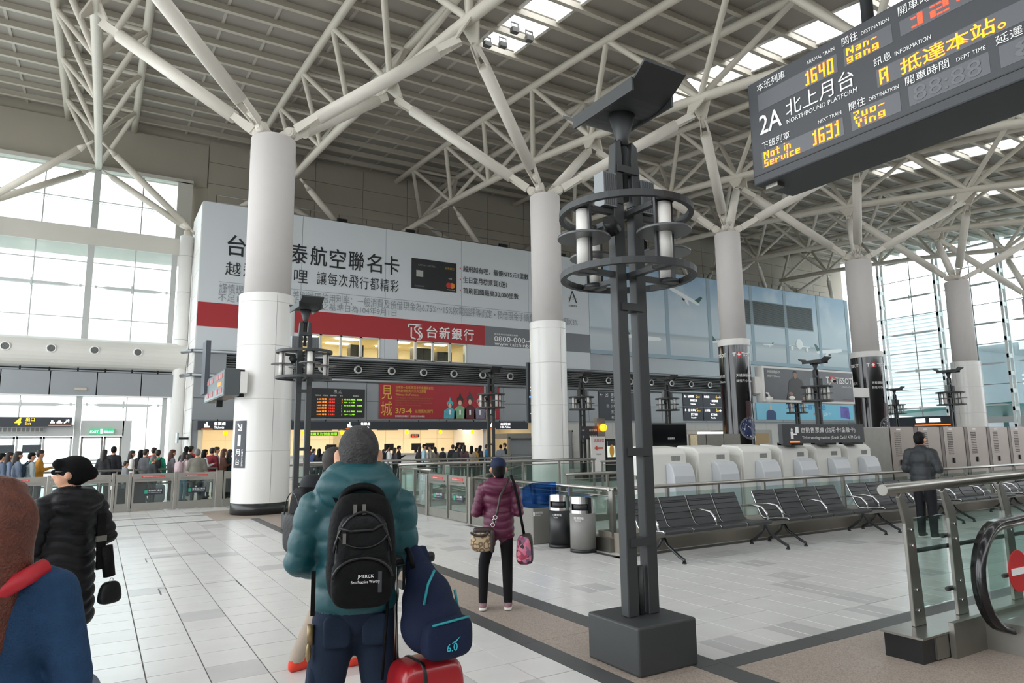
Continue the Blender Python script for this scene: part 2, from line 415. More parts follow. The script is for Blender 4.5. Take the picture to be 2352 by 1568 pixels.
# ================================================================== TRUSSES
BN = [-8.5, -4.2, .1, 4.4, 9.0, 14.8, 20.6, 24.9, 29.1, 33.4, 37.7]
TN = [-6.4, -2.1, 2.2, 6.7, 11.9, 17.7, 22.7, 27.0, 31.2, 35.6]
NM = ['over the open hall beyond the picture edge', 'above the glass exit wall, seen end on', 'between the first and second columns', 'between the second and third columns', 'between the third and fourth columns', 'between the fourth and fifth columns', 'just past the fifth column', 'nearest the far glass wall', 'outside the far glass wall']
DXT = 1.42
for ti, tx in enumerate(TX):
    if ti == 8: continue
    t = thing('roof_truss', 'cream tubular triangular roof truss '+NM[ti], 'truss', (tx, 17.7, 0), 0, 'roof trusses')
    ys = np.linspace(-8.5, 37.9, 24)
    part('bottom_chord', MB().tube([(tx,y,zb(y)) for y in ys], .16, 12), STEELT, t)
    yt = np.linspace(-8.8, 38.4, 24)
    for s in (-1, 1): part('top_chord', MB().tube([(tx+s*DXT,y,zt(y)) for y in yt], .15, 10), STEELT, t)
    for k, y in enumerate(TN):
        for s in (-1, 1):
            for yb_ in (BN[k], BN[k+1]):
                part('web_member', MB().cyl((tx+s*DXT,y,zt(y)), (tx,yb_,zb(yb_)), .105, n=8, caps=False), STEELT, t)
        part('tie', MB().cyl((tx-DXT,y,zt(y)), (tx+DXT,y,zt(y)), .09, n=8, caps=False), STEELT, t)
    # end pyramids onto the wall columns
    for j, y in enumerate((33.4, 37.7)):
        for s in (-1, 1):
            if not (-10 < tx+s*4.27 < 55): continue
            a = Vector((tx, y, zb(y)-.1)); b = Vector((tx+s*4.27, 35.7, 11.9)); d = b-a
            if -1 < tx+s*4.27 < 55 or True:
                q = MB().cyl(a+d*.16, a+d*.86, .155, n=10).cyl(a+d*.1, a+d*.16, .06, .155, n=10).cyl(a+d*.86, a+d*.95, .155, .06, n=10).cyl(a+d*.04,a+d*.1,.06,n=8).cyl(a+d*.95,b,.06,n=8)
                part('end_strut', q, STEELT, t)
    for y in (14.8, 20.6):
        q = MB()
        for s in (-1, 1):
            q.prism([(tx+s*.02,y-.45,zb(y)-.05),(tx+s*.02,y+.45,zb(y)-.05),(tx+s*.3,y+(.2 if y < 17 else -.2)+.12,zb(y)-.62),(tx+s*.3,y+(.2 if y < 17 else -.2)-.12,zb(y)-.62)], (s*.05,0,0))
        part('gusset_plate', q, STEELT, t)
# ================================================================== COLUMNS
CLAD = mat('white_column_cladding', '#e0deda', .22, var=.02, scale=2)
SHAFT = mat('grey_column_plaster', '#cdc8c5', .75, var=.03, scale=3, bump=.15, bscale=120)
SEAM = mat('cladding_seam', '#8c8a87', .7)
GLOSSB = mat('glossy_black_wrap', '#0c0c0e', .12, coat=.4)
RC = [.56, .485, .48, .55, .55, .55]
RL = [.67, .575, .575, .665, .665, .665]
CL = ['white-clad round column with the platform 1 sign, nearest the exit doors', 'white-clad round column standing between ticket hall billboard text and credit card', 'round column wrapped in glossy black watch advertising with a blue watch dial, above the white machines',
      'round column wrapped in glossy black watch advertising beside the long advertising board', 'white-clad round column standing behind the steel lockers', 'round column cut by the picture edge above the lockers']
TOPZ, COLZ = 9.52, 5.33
columns = []
def arc_text(parent, body, c, r, ang, z, h, w, m, bold=0.):
    """lettering bent round a column; ang = middle angle"""
    cu = bpy.data.curves.new('l', 'FONT'); cu.body = body; cu.resolution_u = 2; cu.offset = bold
    o = bpy.data.objects.new('l', cu); me = bpy.data.meshes.new_from_object(o); bpy.data.objects.remove(o)
    co = np.empty(len(me.vertices)*3); me.vertices.foreach_get('co', co); co = co.reshape(-1, 3)
    X = (co[:,0]-co[:,0].min())/(np.ptp(co[:,0])); Y = (co[:,1]-co[:,1].min())/np.ptp(co[:,1])
    A = ang+(X-.5)*w/r; Pn = np.stack([c[0]+r*np.cos(A), c[1]+r*np.sin(A), z+Y*h], 1)
    inv = np.array(wm(parent).inverted()); Pn = Pn@inv[:3,:3].T+inv[:3,3]
    me.vertices.foreach_set('co', Pn.astype(np.float32).ravel()); me.update(); return link('lettering', me, m, parent)
def arc_patch(c, r, a0, a1, z0, z1, n=12):
    mb = MB(); gr = [[(c[0]+r*math.cos(a0+(a1-a0)*i/n), c[1]+r*math.sin(a0+(a1-a0)*i/n), z) for i in range(n+1)] for z in (z0, z1)]
    return mb.sheet(gr)
def clad(c, r, z0, z1):
    return MB().lathe([(r, z0+.01), (r, z1-.01)], c, 48, caps=False).lathe([(r-.012, z0), (r, z0+.01)], c, 48, caps=False).lathe([(r, z1-.01), (r-.012, z1)], c, 48, caps=False)
for i, cx in enumerate(CX):
    cy = 17.7; c = (cx, cy, 0)
    t = thing('concrete_column', CL[i], 'column', c, 0, 'hall columns'); columns.append(t)
    part('shaft', MB().lathe([(RC[i], 5.0), (RC[i], TOPZ-.04), (RC[i]-.04, TOPZ)], c, 40), SHAFT, t)
    wrap = i in (2, 3)
    rl = RL[i]
    part('base_ring', MB().lathe([(rl+.0, 0), (rl+.0, .26)], c, 40), mat('black_stone_base', '#1c1c1d', .3), t)
    zs = [.26, 1.48, 2.72, 4.02, 5.1]
    if wrap:
        part('cladding', MB().lathe([(rl, .26), (rl, 5.1)], c, 40, caps=False), GLOSSB, t)
        part('cladding_cap', clad(c, rl+.02, 5.08, COLZ).lathe([(rl, COLZ), (RC[i]-.01, COLZ)], c, 40, caps=False, smooth=False), WHITE, t)
    else:
        for k in range(4): part('cladding', clad(c, rl, zs[k], zs[k+1]), CLAD, t)
        part('cladding_cap', clad(c, rl, 5.1, COLZ).lathe([(rl-.012, COLZ), (RC[i]-.01, COLZ)], c, 40, caps=False, smooth=False), CLAD, t)
        q = MB()
        for an in (PI*1.5+.15, PI*1.5-1.9, PI*1.5+2.2): q.obox((cx+(rl)*math.cos(an), cy+rl*math.sin(an), 2.78), (math.cos(an),math.sin(an),0), (-math.sin(an),math.cos(an),0), (0,0,1), .002, .004, 2.5)
        part('seam', q, SEAM, t)
    # pin joint hub and four struts
    for sx in (-1, 1):
        for sy in (-1, 1):
            nd = Vector((cx+sx*4.27, cy+sy*2.9, 0)); nd.z = zb(nd.y)-.45
            a = Vector((cx+sx*.28, cy+sy*.19, TOPZ+.12)); d = nd-a; L = d.length; u = d.normalized()
            side = u.cross(Vector((0,0,1))).normalized(); nrm = side.cross(u)
            m = MB().cyl(a+u*.95, nd-u*.95, .175, n=16)
            s_ = part('strut', m, STEELW, t)
            q = MB()
            for p0, dr in ((a, 1), (nd, -1)):
                v = u*dr
                for s in (-1, 1):
                    q.add([p0+v*.28+side*(s*.085)-nrm*.12, p0+v*.28+side*(s*.085)+nrm*.12, p0+v*1.0+side*(s*.15)+nrm*.09, p0+v*1.0+side*(s*.15)-nrm*.09,
                           p0+v*.28+side*(s*.055)-nrm*.12, p0+v*.28+side*(s*.055)+nrm*.12, p0+v*1.0+side*(s*.12)+nrm*.09, p0+v*1.0+side*(s*.12)-nrm*.09],
                          [(0,1,2,3),(7,6,5,4),(0,4,5,1),(1,5,6,2),(2,6,7,3),(3,7,4,0)])
                q.cyl(p0+v*.3-nrm*.0, p0+v*.62, .075, .1, n=10)
            part('fork_end', q, STEELW, s_)
            q = MB().cyl(a+u*.1-side*.11, a+u*.1+side*.11, .13, n=16).cyl(a+u*.1-side*.13, a+u*.1+side*.13, .08, n=14)
            q.prism([a-u*.3-nrm*.1-side*.05, a-u*.3+nrm*.16-side*.05, a+u*.2+nrm*.12-side*.05, a+u*.34-side*.05, a+u*.2-nrm*.12-side*.05], side*.1)
            part('pin_joint', q, STEELW, t)
# ================================================================== TICKET-HALL BLOCK (far wall)
X_, Y_, Z_ = Vector((1,0,0)), Vector((0,1,0)), Vector((0,0,1))
ORD = ['first','second','third','fourth','fifth','sixth','seventh','eighth','ninth','tenth','eleventh','twelfth']
YB = 33.0; BX0, BX1, BTOP = 3.47, 52.2, 12.75
VINYL = mat('pale_blue_grey_vinyl', '#d0d5d9', .45, var=.015, scale=1)
GREYP = mat('grey_metal_cladding', '#8f9396', .35, .35, var=.06, scale=1.2)
PIPE = mat('grey_metal_pipe', '#85888a', .35, .5)
SLAT = mat('grey_louvre_slat', '#6d6f70', .4, .3)
DK = mat('dark_void', '#1e1f20', .8)
WTILE = mat('off_white_wall_tile', '#c9c6c0', .4, var=.03, scale=1)
CONC = mat('beige_wall_panel', '#a9a295', .8, var=.05, scale=.8)
WARM = mat('warm_interior_wall', '#e6d9bc', .6, var=.03, scale=1)
wall = struct('wall_back', MB().box(BX0+.05, BX1, YB+.08, YB+.4, 4.55, 5.86).box(BX0+.05, BX1, YB+.08, YB+.4, 6.93, BTOP).box(BX0+.05, 8.0, YB+.08, YB+.4, 5.86, 6.93).box(12.05, 12.98, YB+.08, YB+.4, 5.86, 6.93).box(17.0, BX1, YB+.08, YB+.4, 5.86, 6.93).box(BX0, BX0+.3, YB+.1, 38, 0, BTOP-.2).box(BX0+.05, BX1, YB+.1, 38, BTOP-.35, BTOP-.05).box(BX1-.3, BX1, YB+.1, 38, 0, BTOP)
              .box(BX0+.05, BX1, YB+.08, YB+.3, 2.7, 4.6), GREYP)
# vinyl skin above the pipe, split into hung sheets
VX = [3.47, 8.0, 12.3, 16.7, 21.1, 25.5]
for a, b in zip(VX, VX[1:]):
    # leave the office windows open
    cuts = [(8.0, 12.05), (12.98, 17.0)]
    q = MB(); zlo = 5.86
    segs = [(a, b)]
    for c0, c1 in cuts:
        ns = []
        for s0, s1 in segs:
            if c1 <= s0 or c0 >= s1: ns.append((s0, s1)); continue
            if c0 > s0: ns.append((s0, c0))
            if c1 < s1: ns.append((c1, s1))
        segs = ns
    for s0, s1 in segs: q.box(s0+.008, s1-.008, YB, YB+.08, zlo, 6.93)
    q.box(a+.008, b-.008, YB, YB+.08, 6.93, BTOP); part('vinyl_sheet', q, VINYL, wall)
BRED = mat('billboard_red', '#a8292f', .45); BGREY = mat('billboard_dark_grey', '#74777d', .45); BINK = mat('billboard_ink', '#24262c', .5); BFINE = mat('billboard_fine_print', '#8b9096', .5)
bb = thing('bank_billboard', 'huge pale grey bank billboard print with red band and black characters', 'billboard', (14.5, YB, 5.86))
part('red_band', MB().box(3.47, 18.14, YB-.012, YB-.002, 6.93, 8.04), BRED, bb)
part('grey_band', MB().box(18.14, 25.5, YB-.012, YB-.002, 6.93, 8.04), BGREY, bb)
def wt(body, x0, x1, z0, z1, m, par=bb, y=YB-.014, bold=0., sp=1.):
    if z1-z0 > .5:          # headline: every character is a piece of its own
        p = (x1-x0)/(len(body)-.08)
        for k, ch in enumerate(body): text(ch, par, (x0+p*k, y, z0), X_, Z_, z1-z0, m, w=p*.86, bold=bold, name='character')
        return
    return text(body, par, (x0, y, z0), X_, Z_, z1-z0, m, w=x1-x0, bold=bold, sp=sp)
wt('台新國泰航空聯名卡', 4.58, 13.1, 10.32, 11.32, BINK, bold=.01)
wt('越飛越有哩', 4.55, 8.35, 9.38, 10.02, BINK); wt('讓每次飛行都精彩', 8.75, 13.05, 9.4, 10.05, BINK)
part('rule', MB().box(4.3, 23.0, YB-.013, YB-.003, 9.03, 9.05), BFINE, bb)
wt('謹慎理財 信用至上 • 差別循環信用利率：一般消費及預借現金為6.75%～15%依電腦評等而定 • 預借現金手續費：預借現金金額X3%', 4.33, 24.6, 8.5, 8.98, BFINE)
wt('不足1元以元計算，循環利率之基準日為104年9月1日', 4.3, 12.9, 8.12, 8.5, BFINE)
cd = part('credit_card_print', MB().box(13.73, 16.38, YB-.03, YB-.004, 9.75, 11.39), mat('card_black', '#25262a', .3), bb); bevel(cd, .1, 4)
GOLD = mat('gold_print', '#c9a64a', .4, .3)
q = MB().box(14.0, 14.4, YB-.034, YB-.03, 10.4, 10.75); part('card_chip', q, mat('chip_silver', '#b9bab8', .3, .6), bb)
wt('台新銀行', 15.7, 16.25, 10.98, 11.12, GOLD, y=YB-.032); wt('CATHAY PACIFIC', 14.1, 15.1, 11.0, 11.09, BFINE, y=YB-.032); wt('world', 15.9, 16.1, 10.45, 10.52, LW, y=YB-.032)
wt('mastercard', 15.8, 16.25, 9.84, 9.9, LW, y=YB-.032); wt('0123456789', 13.95, 14.45, 9.85, 9.93, BFINE, y=YB-.032)
part('card_disc', MB().cyl((15.92, YB-.036, 10.1), (15.92, YB-.03, 10.1), .16, n=20), RED, bb); part('card_disc', MB().cyl((16.12, YB-.034, 10.1), (16.12, YB-.031, 10.1), .16, n=20), mat('card_orange', '#d98a2b', .4), bb)
for k, (s1, rd) in enumerate((('越飛越有哩，最優NT5元1里數', 21.1), ('生日當月機票買1送1', 19.6), ('首刷回饋最高30,000里數', 20.4))):
    z = 10.98-.62*k; part('bullet', MB().box(16.6, 16.66, YB-.014, YB-.004, z+.15, z+.21), RED, bb)
    wt(s1, 16.8, rd, z, z+.36, BINK, bold=.008)
part('letter_mark', MB().bar((24.0, YB-.012, 9.95), (24.25, YB-.012, 10.66), .02, .05, up=X_).bar((24.25, YB-.012, 10.66), (24.55, YB-.012, 9.95), .02, .07, up=X_), BINK, bb)
part('letter_ring', MB().tube([(24.27+.3*math.cos(a), YB-.012, 10.2+.06*math.sin(a)) for a in np.linspace(0, 2*PI, 24)], .012, 6), GOLD, bb)
wt('亞洲萬里通', 23.95, 24.6, 9.68, 9.8, BINK)
# bank emblem: a T over an S drawn with ribbon strokes
em = MB()
for pts in ([(13.6,7.78),(14.35,7.78)], [(13.6,7.62),(13.6,7.78)], [(13.75,7.62),(13.75,7.1),(14.0,7.02)], [(14.35,7.78),(14.05,7.72),(13.92,7.58),(14.0,7.42),(14.2,7.3),(14.27,7.12),(14.1,6.99)], [(14.35,7.6),(14.2,7.62),(14.15,7.5),(14.35,7.3),(14.35,7.15),(14.2,7.0)]):
    for p, r in zip(pts, pts[1:]): em.bar((p[0], YB-.014, p[1]), (r[0], YB-.014, r[1]), .01, .075, up=Y_.cross(Vector((r[0]-p[0],0,r[1]-p[1])).normalized()))
part('emblem', em, LW, bb); wt('台新銀行', 14.62, 17.5, 7.14, 7.78, LW, bold=.012)
wt('請洽各地分行或電洽專線', 18.75, 20.3, 7.58, 7.68, LW); wt('0800-000-456', 18.75, 21.8, 7.22, 7.52, LW, bold=.005); wt('www.taishinbank.com.tw', 18.77, 23.0, 6.98, 7.2, LW)
# ---- office windows
FRW = mat('white_window_frame', '#d8d6d0', .5)
LAMPW = mat('warm_fluorescent', '#fff2d0', .5, emit=9., ecol='#fff0d6')
for wi, (a, b) in enumerate(((8.0, 12.05), (12.98, 17.0))):
    q = MB(); zs0, zs1 = 5.86, 6.93
    q.box(a, b, YB-.03, YB+.1, zs0, zs0+.06).box(a, b, YB-.03, YB+.1, zs1-.06, zs1)
    for k in range(5): x = a+(b-a)*k/4; q.box(x-(.06 if k else 0), x+(.06 if k < 4 else 0), YB-.03, YB+.1, zs0, zs1)
    w = tag(part('window_%d' % (wi+1), q, FRW, wall))
    for k in range(4): part('pane', MB().box(a+(b-a)*k/4+.05, a+(b-a)*(k+1)/4-.05, YB+.03, YB+.04, zs0+.05, zs1-.05), GLASSW, w)
off = struct('wall_office', MB().box(7.5, 17.5, 37.6, 37.8, 5.3, 7.2).box(7.4, 7.5, YB+.4, 37.8, 5.3, 7.2).box(17.5, 17.6, YB+.4, 37.8, 5.3, 7.2).box(7.5, 17.5, YB+.1, 37.8, 5.2, 5.3), mat('office_cream', '#dccdaa', .7))
part('office_ceiling', MB().box(7.5, 17.5, YB+.4, 37.8, 7.02, 7.1), mat('office_ceiling', '#e2d4b2', .8), off)
for x in (8.6, 10.8, 13.6, 15.8):
    for y in (34.4, 36.2):
        l = tag(part('ceiling_light', MB().box(x-.6, x+.6, y-.14, y+.14, 6.97, 7.02), LAMPW), 'warm ceiling light in the upstairs office, %s row, %s from the first column' % ('front' if y < 35 else 'back', {8.6:'first',10.8:'second',13.6:'third',15.8:'fourth'}[x]), 'light', 'office ceiling lights')
for x0, x1, z1 in ((14.4, 15.5, 6.75), (15.8, 16.7, 6.6), (10.9, 11.6, 6.7)):
    c = tag(part('filing_cabinet', MB().box(x0, x1, 34.2, 34.7, 5.3, z1), mat('dark_cabinet', '#4a443a', .5)), 'dark cabinet standing in the lit upstairs office at %s' % {14.4:'the second window row, centre', 15.8:'the second window row, far end', 10.9:'the first window row'}[x0], 'cabinet')
    part('door', MB().box(x0+.03, (x0+x1)/2-.01, 34.17, 34.2, 5.35, z1-.05), MATS['dark_cabinet'], c); part('door', MB().box((x0+x1)/2+.01, x1-.03, 34.17, 34.2, 5.35, z1-.05), MATS['dark_cabinet'], c)
# ---- pipes, louvre band with nozzles
for z, r in ((5.79, .085), (4.72, .085)): part('band_pipe', MB().cyl((BX0-.1, YB-.12, z), (BX1, YB-.12, z), r, n=12), PIPE, wall)
part('band_return', MB().cyl((BX0-.1, YB-.12, 5.79), (BX0-.45, YB+.7, 5.79), .085, n=12).cyl((BX0-.1, YB-.12, 4.72), (BX0-.45, YB+.7, 4.72), .085, n=12), PIPE, wall)
part('band_back', MB().box(BX0, BX1, YB+.0, YB+.08, 4.75, 5.8), DK, wall)
for k in range(9):
    z = 4.86+k*.105; part('louvre_slat', MB().prism([(BX0+1.3, YB-.1, z-.02), (BX0+1.3, YB-.08, z+.03), (BX0+1.3, YB+.0, z+.06), (BX0+1.3, YB+.0, z+.01)], (BX1-BX0-1.3, 0, 0)), SLAT, wall)
part('cladding_panel', MB().box(BX0, BX0+1.3, YB-.09, YB, 4.8, 5.72), GREYP, wall)
NR = mat('nozzle_ring', '#b9bab8', .3, .6)
xx = 7.35
while xx < 51:
    nz = part('air_nozzle', MB().tube([(xx+.19*math.cos(a), YB-.17, 5.25+.19*math.sin(a)) for a in np.linspace(0, 2*PI, 20, endpoint=False)], .025, 6, closed=True).cyl((xx, YB-.16, 5.25), (xx, YB-.05, 5.25), .18, .15, n=20), [NR], wall)
    part('nozzle_eye', MB().ell((xx+.02, YB-.16, 5.26), (.13, .06, .13)), BLACK, nz); xx += 1.76
# ---- grey cladding below the band in sheets with open joints
x = BX0; k = 0
while x < BX1-.1:
    x1 = min(x+1.98, BX1)
    for z0, z1 in ((2.76, 3.7), (3.72, 4.62)): part('cladding_panel', MB().box(x+.01, x1-.01, YB-.02, YB+.08, z0, z1), GREYP, wall)
    x = x1
# side face of the block, toward the exit glass
for z in np.arange(.1, 12.4, 1.05): part('side_panel', MB().box(BX0-.03, BX0+.02, YB+.02, 36.3, z, min(z+1.035, BTOP)), WHITE, wall)
# roof-edge railing
q = MB()
for z in (12.95, 13.25, 13.6): q.cyl((4.2, 34.4, z), (BX1-.5, 34.4, z), .022, n=6)
for x in np.arange(4.2, BX1, 1.5): q.cyl((x, 34.4, 12.6), (x, 34.4, 13.6), .022, n=6)
rr = tag(part('roof_railing', q, SSD), 'thin metal railing along the top edge of the ticket hall block', 'railing')
fl_ = MB()
for x in (10.2, 14.0, 19.9, 24.1):
    s = thing('floodlight', 'black floodlight on the ticket block roof above the billboard, %s' % {10.2:'nearest the first column',14.0:'second from the first column',19.9:'next to the second column',24.1:'beyond the second column'}[x], 'light', (x, 33.9, 12.7))
    part('post', MB().cyl((x, 33.9, 12.7), (x, 33.9, 13.05), .03, n=8), BLACK, s); part('head', MB().obox((x, 33.85, 13.12), X_, Vector((0,.9,.4)).normalized(), Vector((0,-.4,.9)).normalized(), .24, .14, .1), BLACK, s)
# upper wall behind, split in panels
up = struct('wall_upper', MB().box(3.4, 60, 38.3, 38.6, 11.5, 18.8).box(-16, 3.4, 38.3, 38.6, 15.2, 18.8), CONC)
for x in np.arange(4.2, 58, 2.85):
    for z in np.arange(12.0, 17.5, 1.18): part('wall_panel', MB().box(x+.012, x+2.838, 38.24, 38.3, z+.012, z+1.168), CONC, up)
part('wall_panel', MB().box(-16, 4.15, 38.2, 38.3, 15.25, 17.6), CONC, up)
# ---- airport advert
AD = mat('airport_sky_print', '#8fb0cc', .4)
def ad_nodes():
    N, L, b = nodes_of(AD); tc = N.new('ShaderNodeTexCoord'); sp = N.new('ShaderNodeSeparateXYZ'); g = N.new('ShaderNodeNewGeometry'); L.new(g.outputs['Position'], sp.inputs[0])
    mr = N.new('ShaderNodeMapRange'); mr.inputs[1].default_value = 7.0; mr.inputs[2].default_value = 12.6; L.new(sp.outputs['Z'], mr.inputs[0])
    cr = N.new('ShaderNodeValToRGB'); e = cr.color_ramp.elements; e[0].position = 0; e[0].color = lin('#b9c3ca'); e[1].position = 1; e[1].color = lin('#96b4cf')
    for p, c in ((.2, '#c6ced3'), (.27, '#a5b1b9'), (.29, '#c2d0d8'), (.55, '#c3d0d9')): e.new(p).color = lin(c)
    L.new(mr.outputs[0], cr.inputs[0])
    no = N.new('ShaderNodeTexNoise'); no.inputs['Scale'].default_value = .55; no.inputs['Detail'].default_value = 6; L.new(g.outputs['Position'], no.inputs['Vector'])
    c2 = N.new('ShaderNodeValToRGB'); c2.color_ramp.elements[0].position = .5; c2.color_ramp.elements[1].position = .72; L.new(no.outputs['Fac'], c2.inputs[0])
    mz = N.new('ShaderNodeMapRange'); mz.inputs[1].default_value = 8.6; mz.inputs[2].default_value = 9.4; L.new(sp.outputs['Z'], mz.inputs[0])
    mu = N.new('ShaderNodeMath'); mu.operation = 'MULTIPLY'; L.new(c2.outputs[0], mu.inputs[0]); L.new(mz.outputs[0], mu.inputs[1])
    m2 = N.new('ShaderNodeMath'); m2.operation = 'MULTIPLY'; m2.inputs[1].default_value = .6; L.new(mu.outputs[0], m2.inputs[0])
    mx = N.new('ShaderNodeMixRGB'); mx.inputs[2].default_value = lin('#d5dde2'); L.new(m2.outputs[0], mx.inputs[0]); L.new(cr.outputs[0], mx.inputs[1]); L.new(mx.outputs[0], b.inputs['Base Color'])
ad_nodes()
ad = thing('airport_billboard', 'long blue billboard print of airliners on an airport apron behind window posts', 'billboard', (38.5, YB, 6.9))
part('print', MB().box(25.52, BX1, YB-.01, YB+.06, 6.9, BTOP), AD, ad)
PST = mat('printed_window_post', '#95a9b6', .45)
for x in (28.2, 32.0, 36.0, 40.4, 44.2, 48.2, 51.9): part('printed_post', MB().box(x-.16, x+.16, YB-.03, YB-.01, 7.1, BTOP), PST, ad)
part('printed_sill', MB().box(25.52, BX1, YB-.035, YB-.01, 6.9, 7.15), PST, ad)
PLN = mat('printed_airliner_white', '#f2f4f5', .4); GRN = mat('printed_tail_green', '#23574f', .4)
def plane(x, z, L, ang=0., flip=1):
    q = MB(); ca, sa = math.cos(ang), math.sin(ang)
    def T(u, v): return (x+(u*ca-v*sa)*flip, YB-.016, z+u*sa+v*ca)
    body = [(-.5,.0),(-.46,.035),(.3,.05),(.5,.03),(.46,-.02),(-.3,-.05),(-.47,-.03)]
    q.prism([T(a*L, b*L) for a, b in body], (0,-.004,0)); q.prism([T(a*L, b*L) for a, b in ((-.05,-.02),(.12,-.02),(.22,-.13),(.15,-.13))], (0,-.006,0))
    part('printed_airliner', q, PLN, ad); part('printed_tail', MB().prism([T(a*L, b*L) for a, b in ((.33,.045),(.46,.04),(.53,.2),(.46,.2))], (0,-.006,0)), GRN, ad)
    part('printed_engine', MB().prism([T(a*L, b*L) for a, b in ((-.02,-.06),(.06,-.06),(.06,-.1),(-.02,-.1))], (0,-.008,0)), BINK, ad)
plane(33.6, 11.3, 3.2, -.35); plane(29.8, 8.15, 3.2, 0, -1); plane(37.4, 8.4, 2.6, -.12, -1); plane(42.0, 8.45, 1.2); plane(49.3, 8.35, 3.4, -.12, -1); plane(45.3, 8.5, 1.3, 0, 1)
part('printed_airliner', MB().ell((45.6, YB-.02, 8.7), (.42, .02, .4)).box(44.3, 46.9, YB-.02, YB-.012, 8.5, 8.58).ell((44.7, YB-.02, 8.35), (.18, .02, .18)).ell((46.5, YB-.02, 8.3), (.18, .02, .18)), PLN, ad)
gv = thing('vent_grille', 'wide dark slatted vent grille set in the airport billboard', 'vent', (43.3, YB, 9.8))
part('frame', MB().box(39.25, 47.45, YB-.05, YB-.01, 9.8, 9.86).box(39.25, 47.45, YB-.05, YB-.01, 11.6, 11.66).box(39.25, 39.31, YB-.05, YB-.01, 9.8, 11.66).box(47.39, 47.45, YB-.05, YB-.01, 9.8, 11.66), PST, gv)
part('back', MB().box(39.3, 47.4, YB-.012, YB-.011, 9.85, 11.6), DK, gv)
for z in np.arange(9.88, 11.58, .075): part('slat', MB().prism([(39.3,YB-.045,z),(39.3,YB-.045,z+.03),(39.3,YB-.012,z+.055),(39.3,YB-.012,z+.025)], (8.1,0,0)), SLAT, gv)
# ---- ticket counters recessed under the cladding
tk = struct('wall_ticket_office', MB().box(BX0+.3, 21.2, 36.8, 37.0, 0, 2.75).box(21.2, 21.5, YB+.1, 37, 0, 2.75).box(BX0+.3, BX0+.5, YB+.1, 37, 0, 2.75), WARM)
part('ticket_ceiling', MB().box(BX0+.3, 21.5, YB+.3, 37, 2.7, 2.78), mat('ticket_ceiling_white', '#ebe3d0', .7), tk)
for x in np.arange(4.4, 21, 1.05): part('wall_seam', MB().box(x-.006, x+.006, 36.79, 36.8, 0, 2.7), mat('warm_seam', '#c9b283', .7), tk)
part('wall_seam', MB().box(BX0+.5, 21.2, 36.79, 36.8, 1.86, 1.872), MATS['warm_seam'], tk)
part('partition', MB().box(10.9, 12.1, 36.7, 36.8, 0, 2.25), mat('tan_office_door', '#b6a98c', .6), tk)
part('partition', MB().box(18.1, 18.3, YB+.2, 36.8, 0, 2.75), WHITE, tk)
LB = mat('ticket_ceiling_lamp', '#fff3d8', .5, emit=7., ecol='#fff0d8')
for k, x in enumerate(np.arange(4.6, 21, 1.5)):
    tag(part('ceiling_light', MB().box(x-.5, x+.5, 34.9, 35.3, 2.66, 2.7), LB), 'warm recessed lamp above the ticket counters, %s from the first column' % ORD[k], 'light', 'ticket counter lamps')
ctr = tag(part('ticket_counter', MB().box(4.0, 18.0, YB+.5, YB+1.1, 0, 1.05).box(4.0, 18.0, YB+.35, YB+1.2, 1.05, 1.12), WHITE), 'long white ticket counter under warm lamps on the far wall', 'counter')
hd = thing('ticket_sign_band', 'long dark header sign over the ticket counters reading Tickets', 'sign', (12, YB-.2, 2.3))
part('band', MB().box(3.7, 20.7, YB-.35, YB-.15, 2.3, 2.7), mat('header_sign_navy', '#2b3038', .4), hd)
for x in np.arange(4.5, 20.6, 1.6): part('hanger', MB().box(x-.02, x+.02, YB-.27, YB-.23, 2.7, 2.78), DK, hd)
def pict(par, x, z, s, m, y):
    part('pictogram', MB().ell((x, y, z+s*.42), (s*.1, .01, s*.1), 8, 6).box(x-s*.1, x+s*.1, y-.004, y, z-s*.1, z+s*.3).box(x-s*.35, x-s*.2, y-.004, y, z-s*.1, z+s*.25).box(x-s*.4, x+s*.35, y-.004, y, z-s*.3, z-s*.1), m, par)
for x, a, b in ((4.35, '售票處', 'Tickets'), (13.2, '售票處', 'Tickets'), (11.0, '售票處', 'Tickets'), (18.9, '高鐵警察', 'HSR Police')):
    if x == 13.2: continue
    pict(hd, x-.55 if x > 5 else x-.28, 2.5, .3, LWE, YB-.352)
    part('underline', MB().box(x-.75 if x > 5 else x-.5, x-.3 if x > 5 else x-.05, YB-.356, YB-.352, 2.32, 2.36), LO, hd)
    text(a, hd, (x, YB-.352, 2.5), X_, Z_, .15, LWE); text(b, hd, (x, YB-.352, 2.37), X_, Z_, .1, LWE)
AMB = mat('amber_call_lamp', '#ffb400', .4, emit=3.)
for k, x in enumerate((4.9, 8.35, 10.2, 11.6, 13.6, 15.5, 17.4)):
    s = tag(part('counter_call_lamp', MB().lathe([(.03, .0), (.075, -.03), (.085, -.12), (.06, -.18), (.0, -.19)], (x, YB+.1, 2.27), 12), AMB), 'small amber call lamp over the ticket counters, %s from the exit side' % ORD[k], 'lamp', 'amber call lamps')
pm = thing('scrolling_display', 'slim green LED ticker hanging over the ticket counters', 'display', (9.4, YB+.05, 2.1)); part('case', MB().box(8.55, 10.0, YB, YB+.1, 2.02, 2.2), BLACK, pm)
LG = mat('led_green', '#8fe02a', .5, emit=.8); LR = mat('led_red', '#ff3018', .5, emit=.9); LA = mat('led_amber', '#ff8c1c', .5, emit=.9); LYL = mat('led_yellow', '#ffd23c', .5, emit=1.6)
text('請購買對號座車票', pm, (8.6, YB-.004, 2.04), X_, Z_, .14, LG, w=1.35)
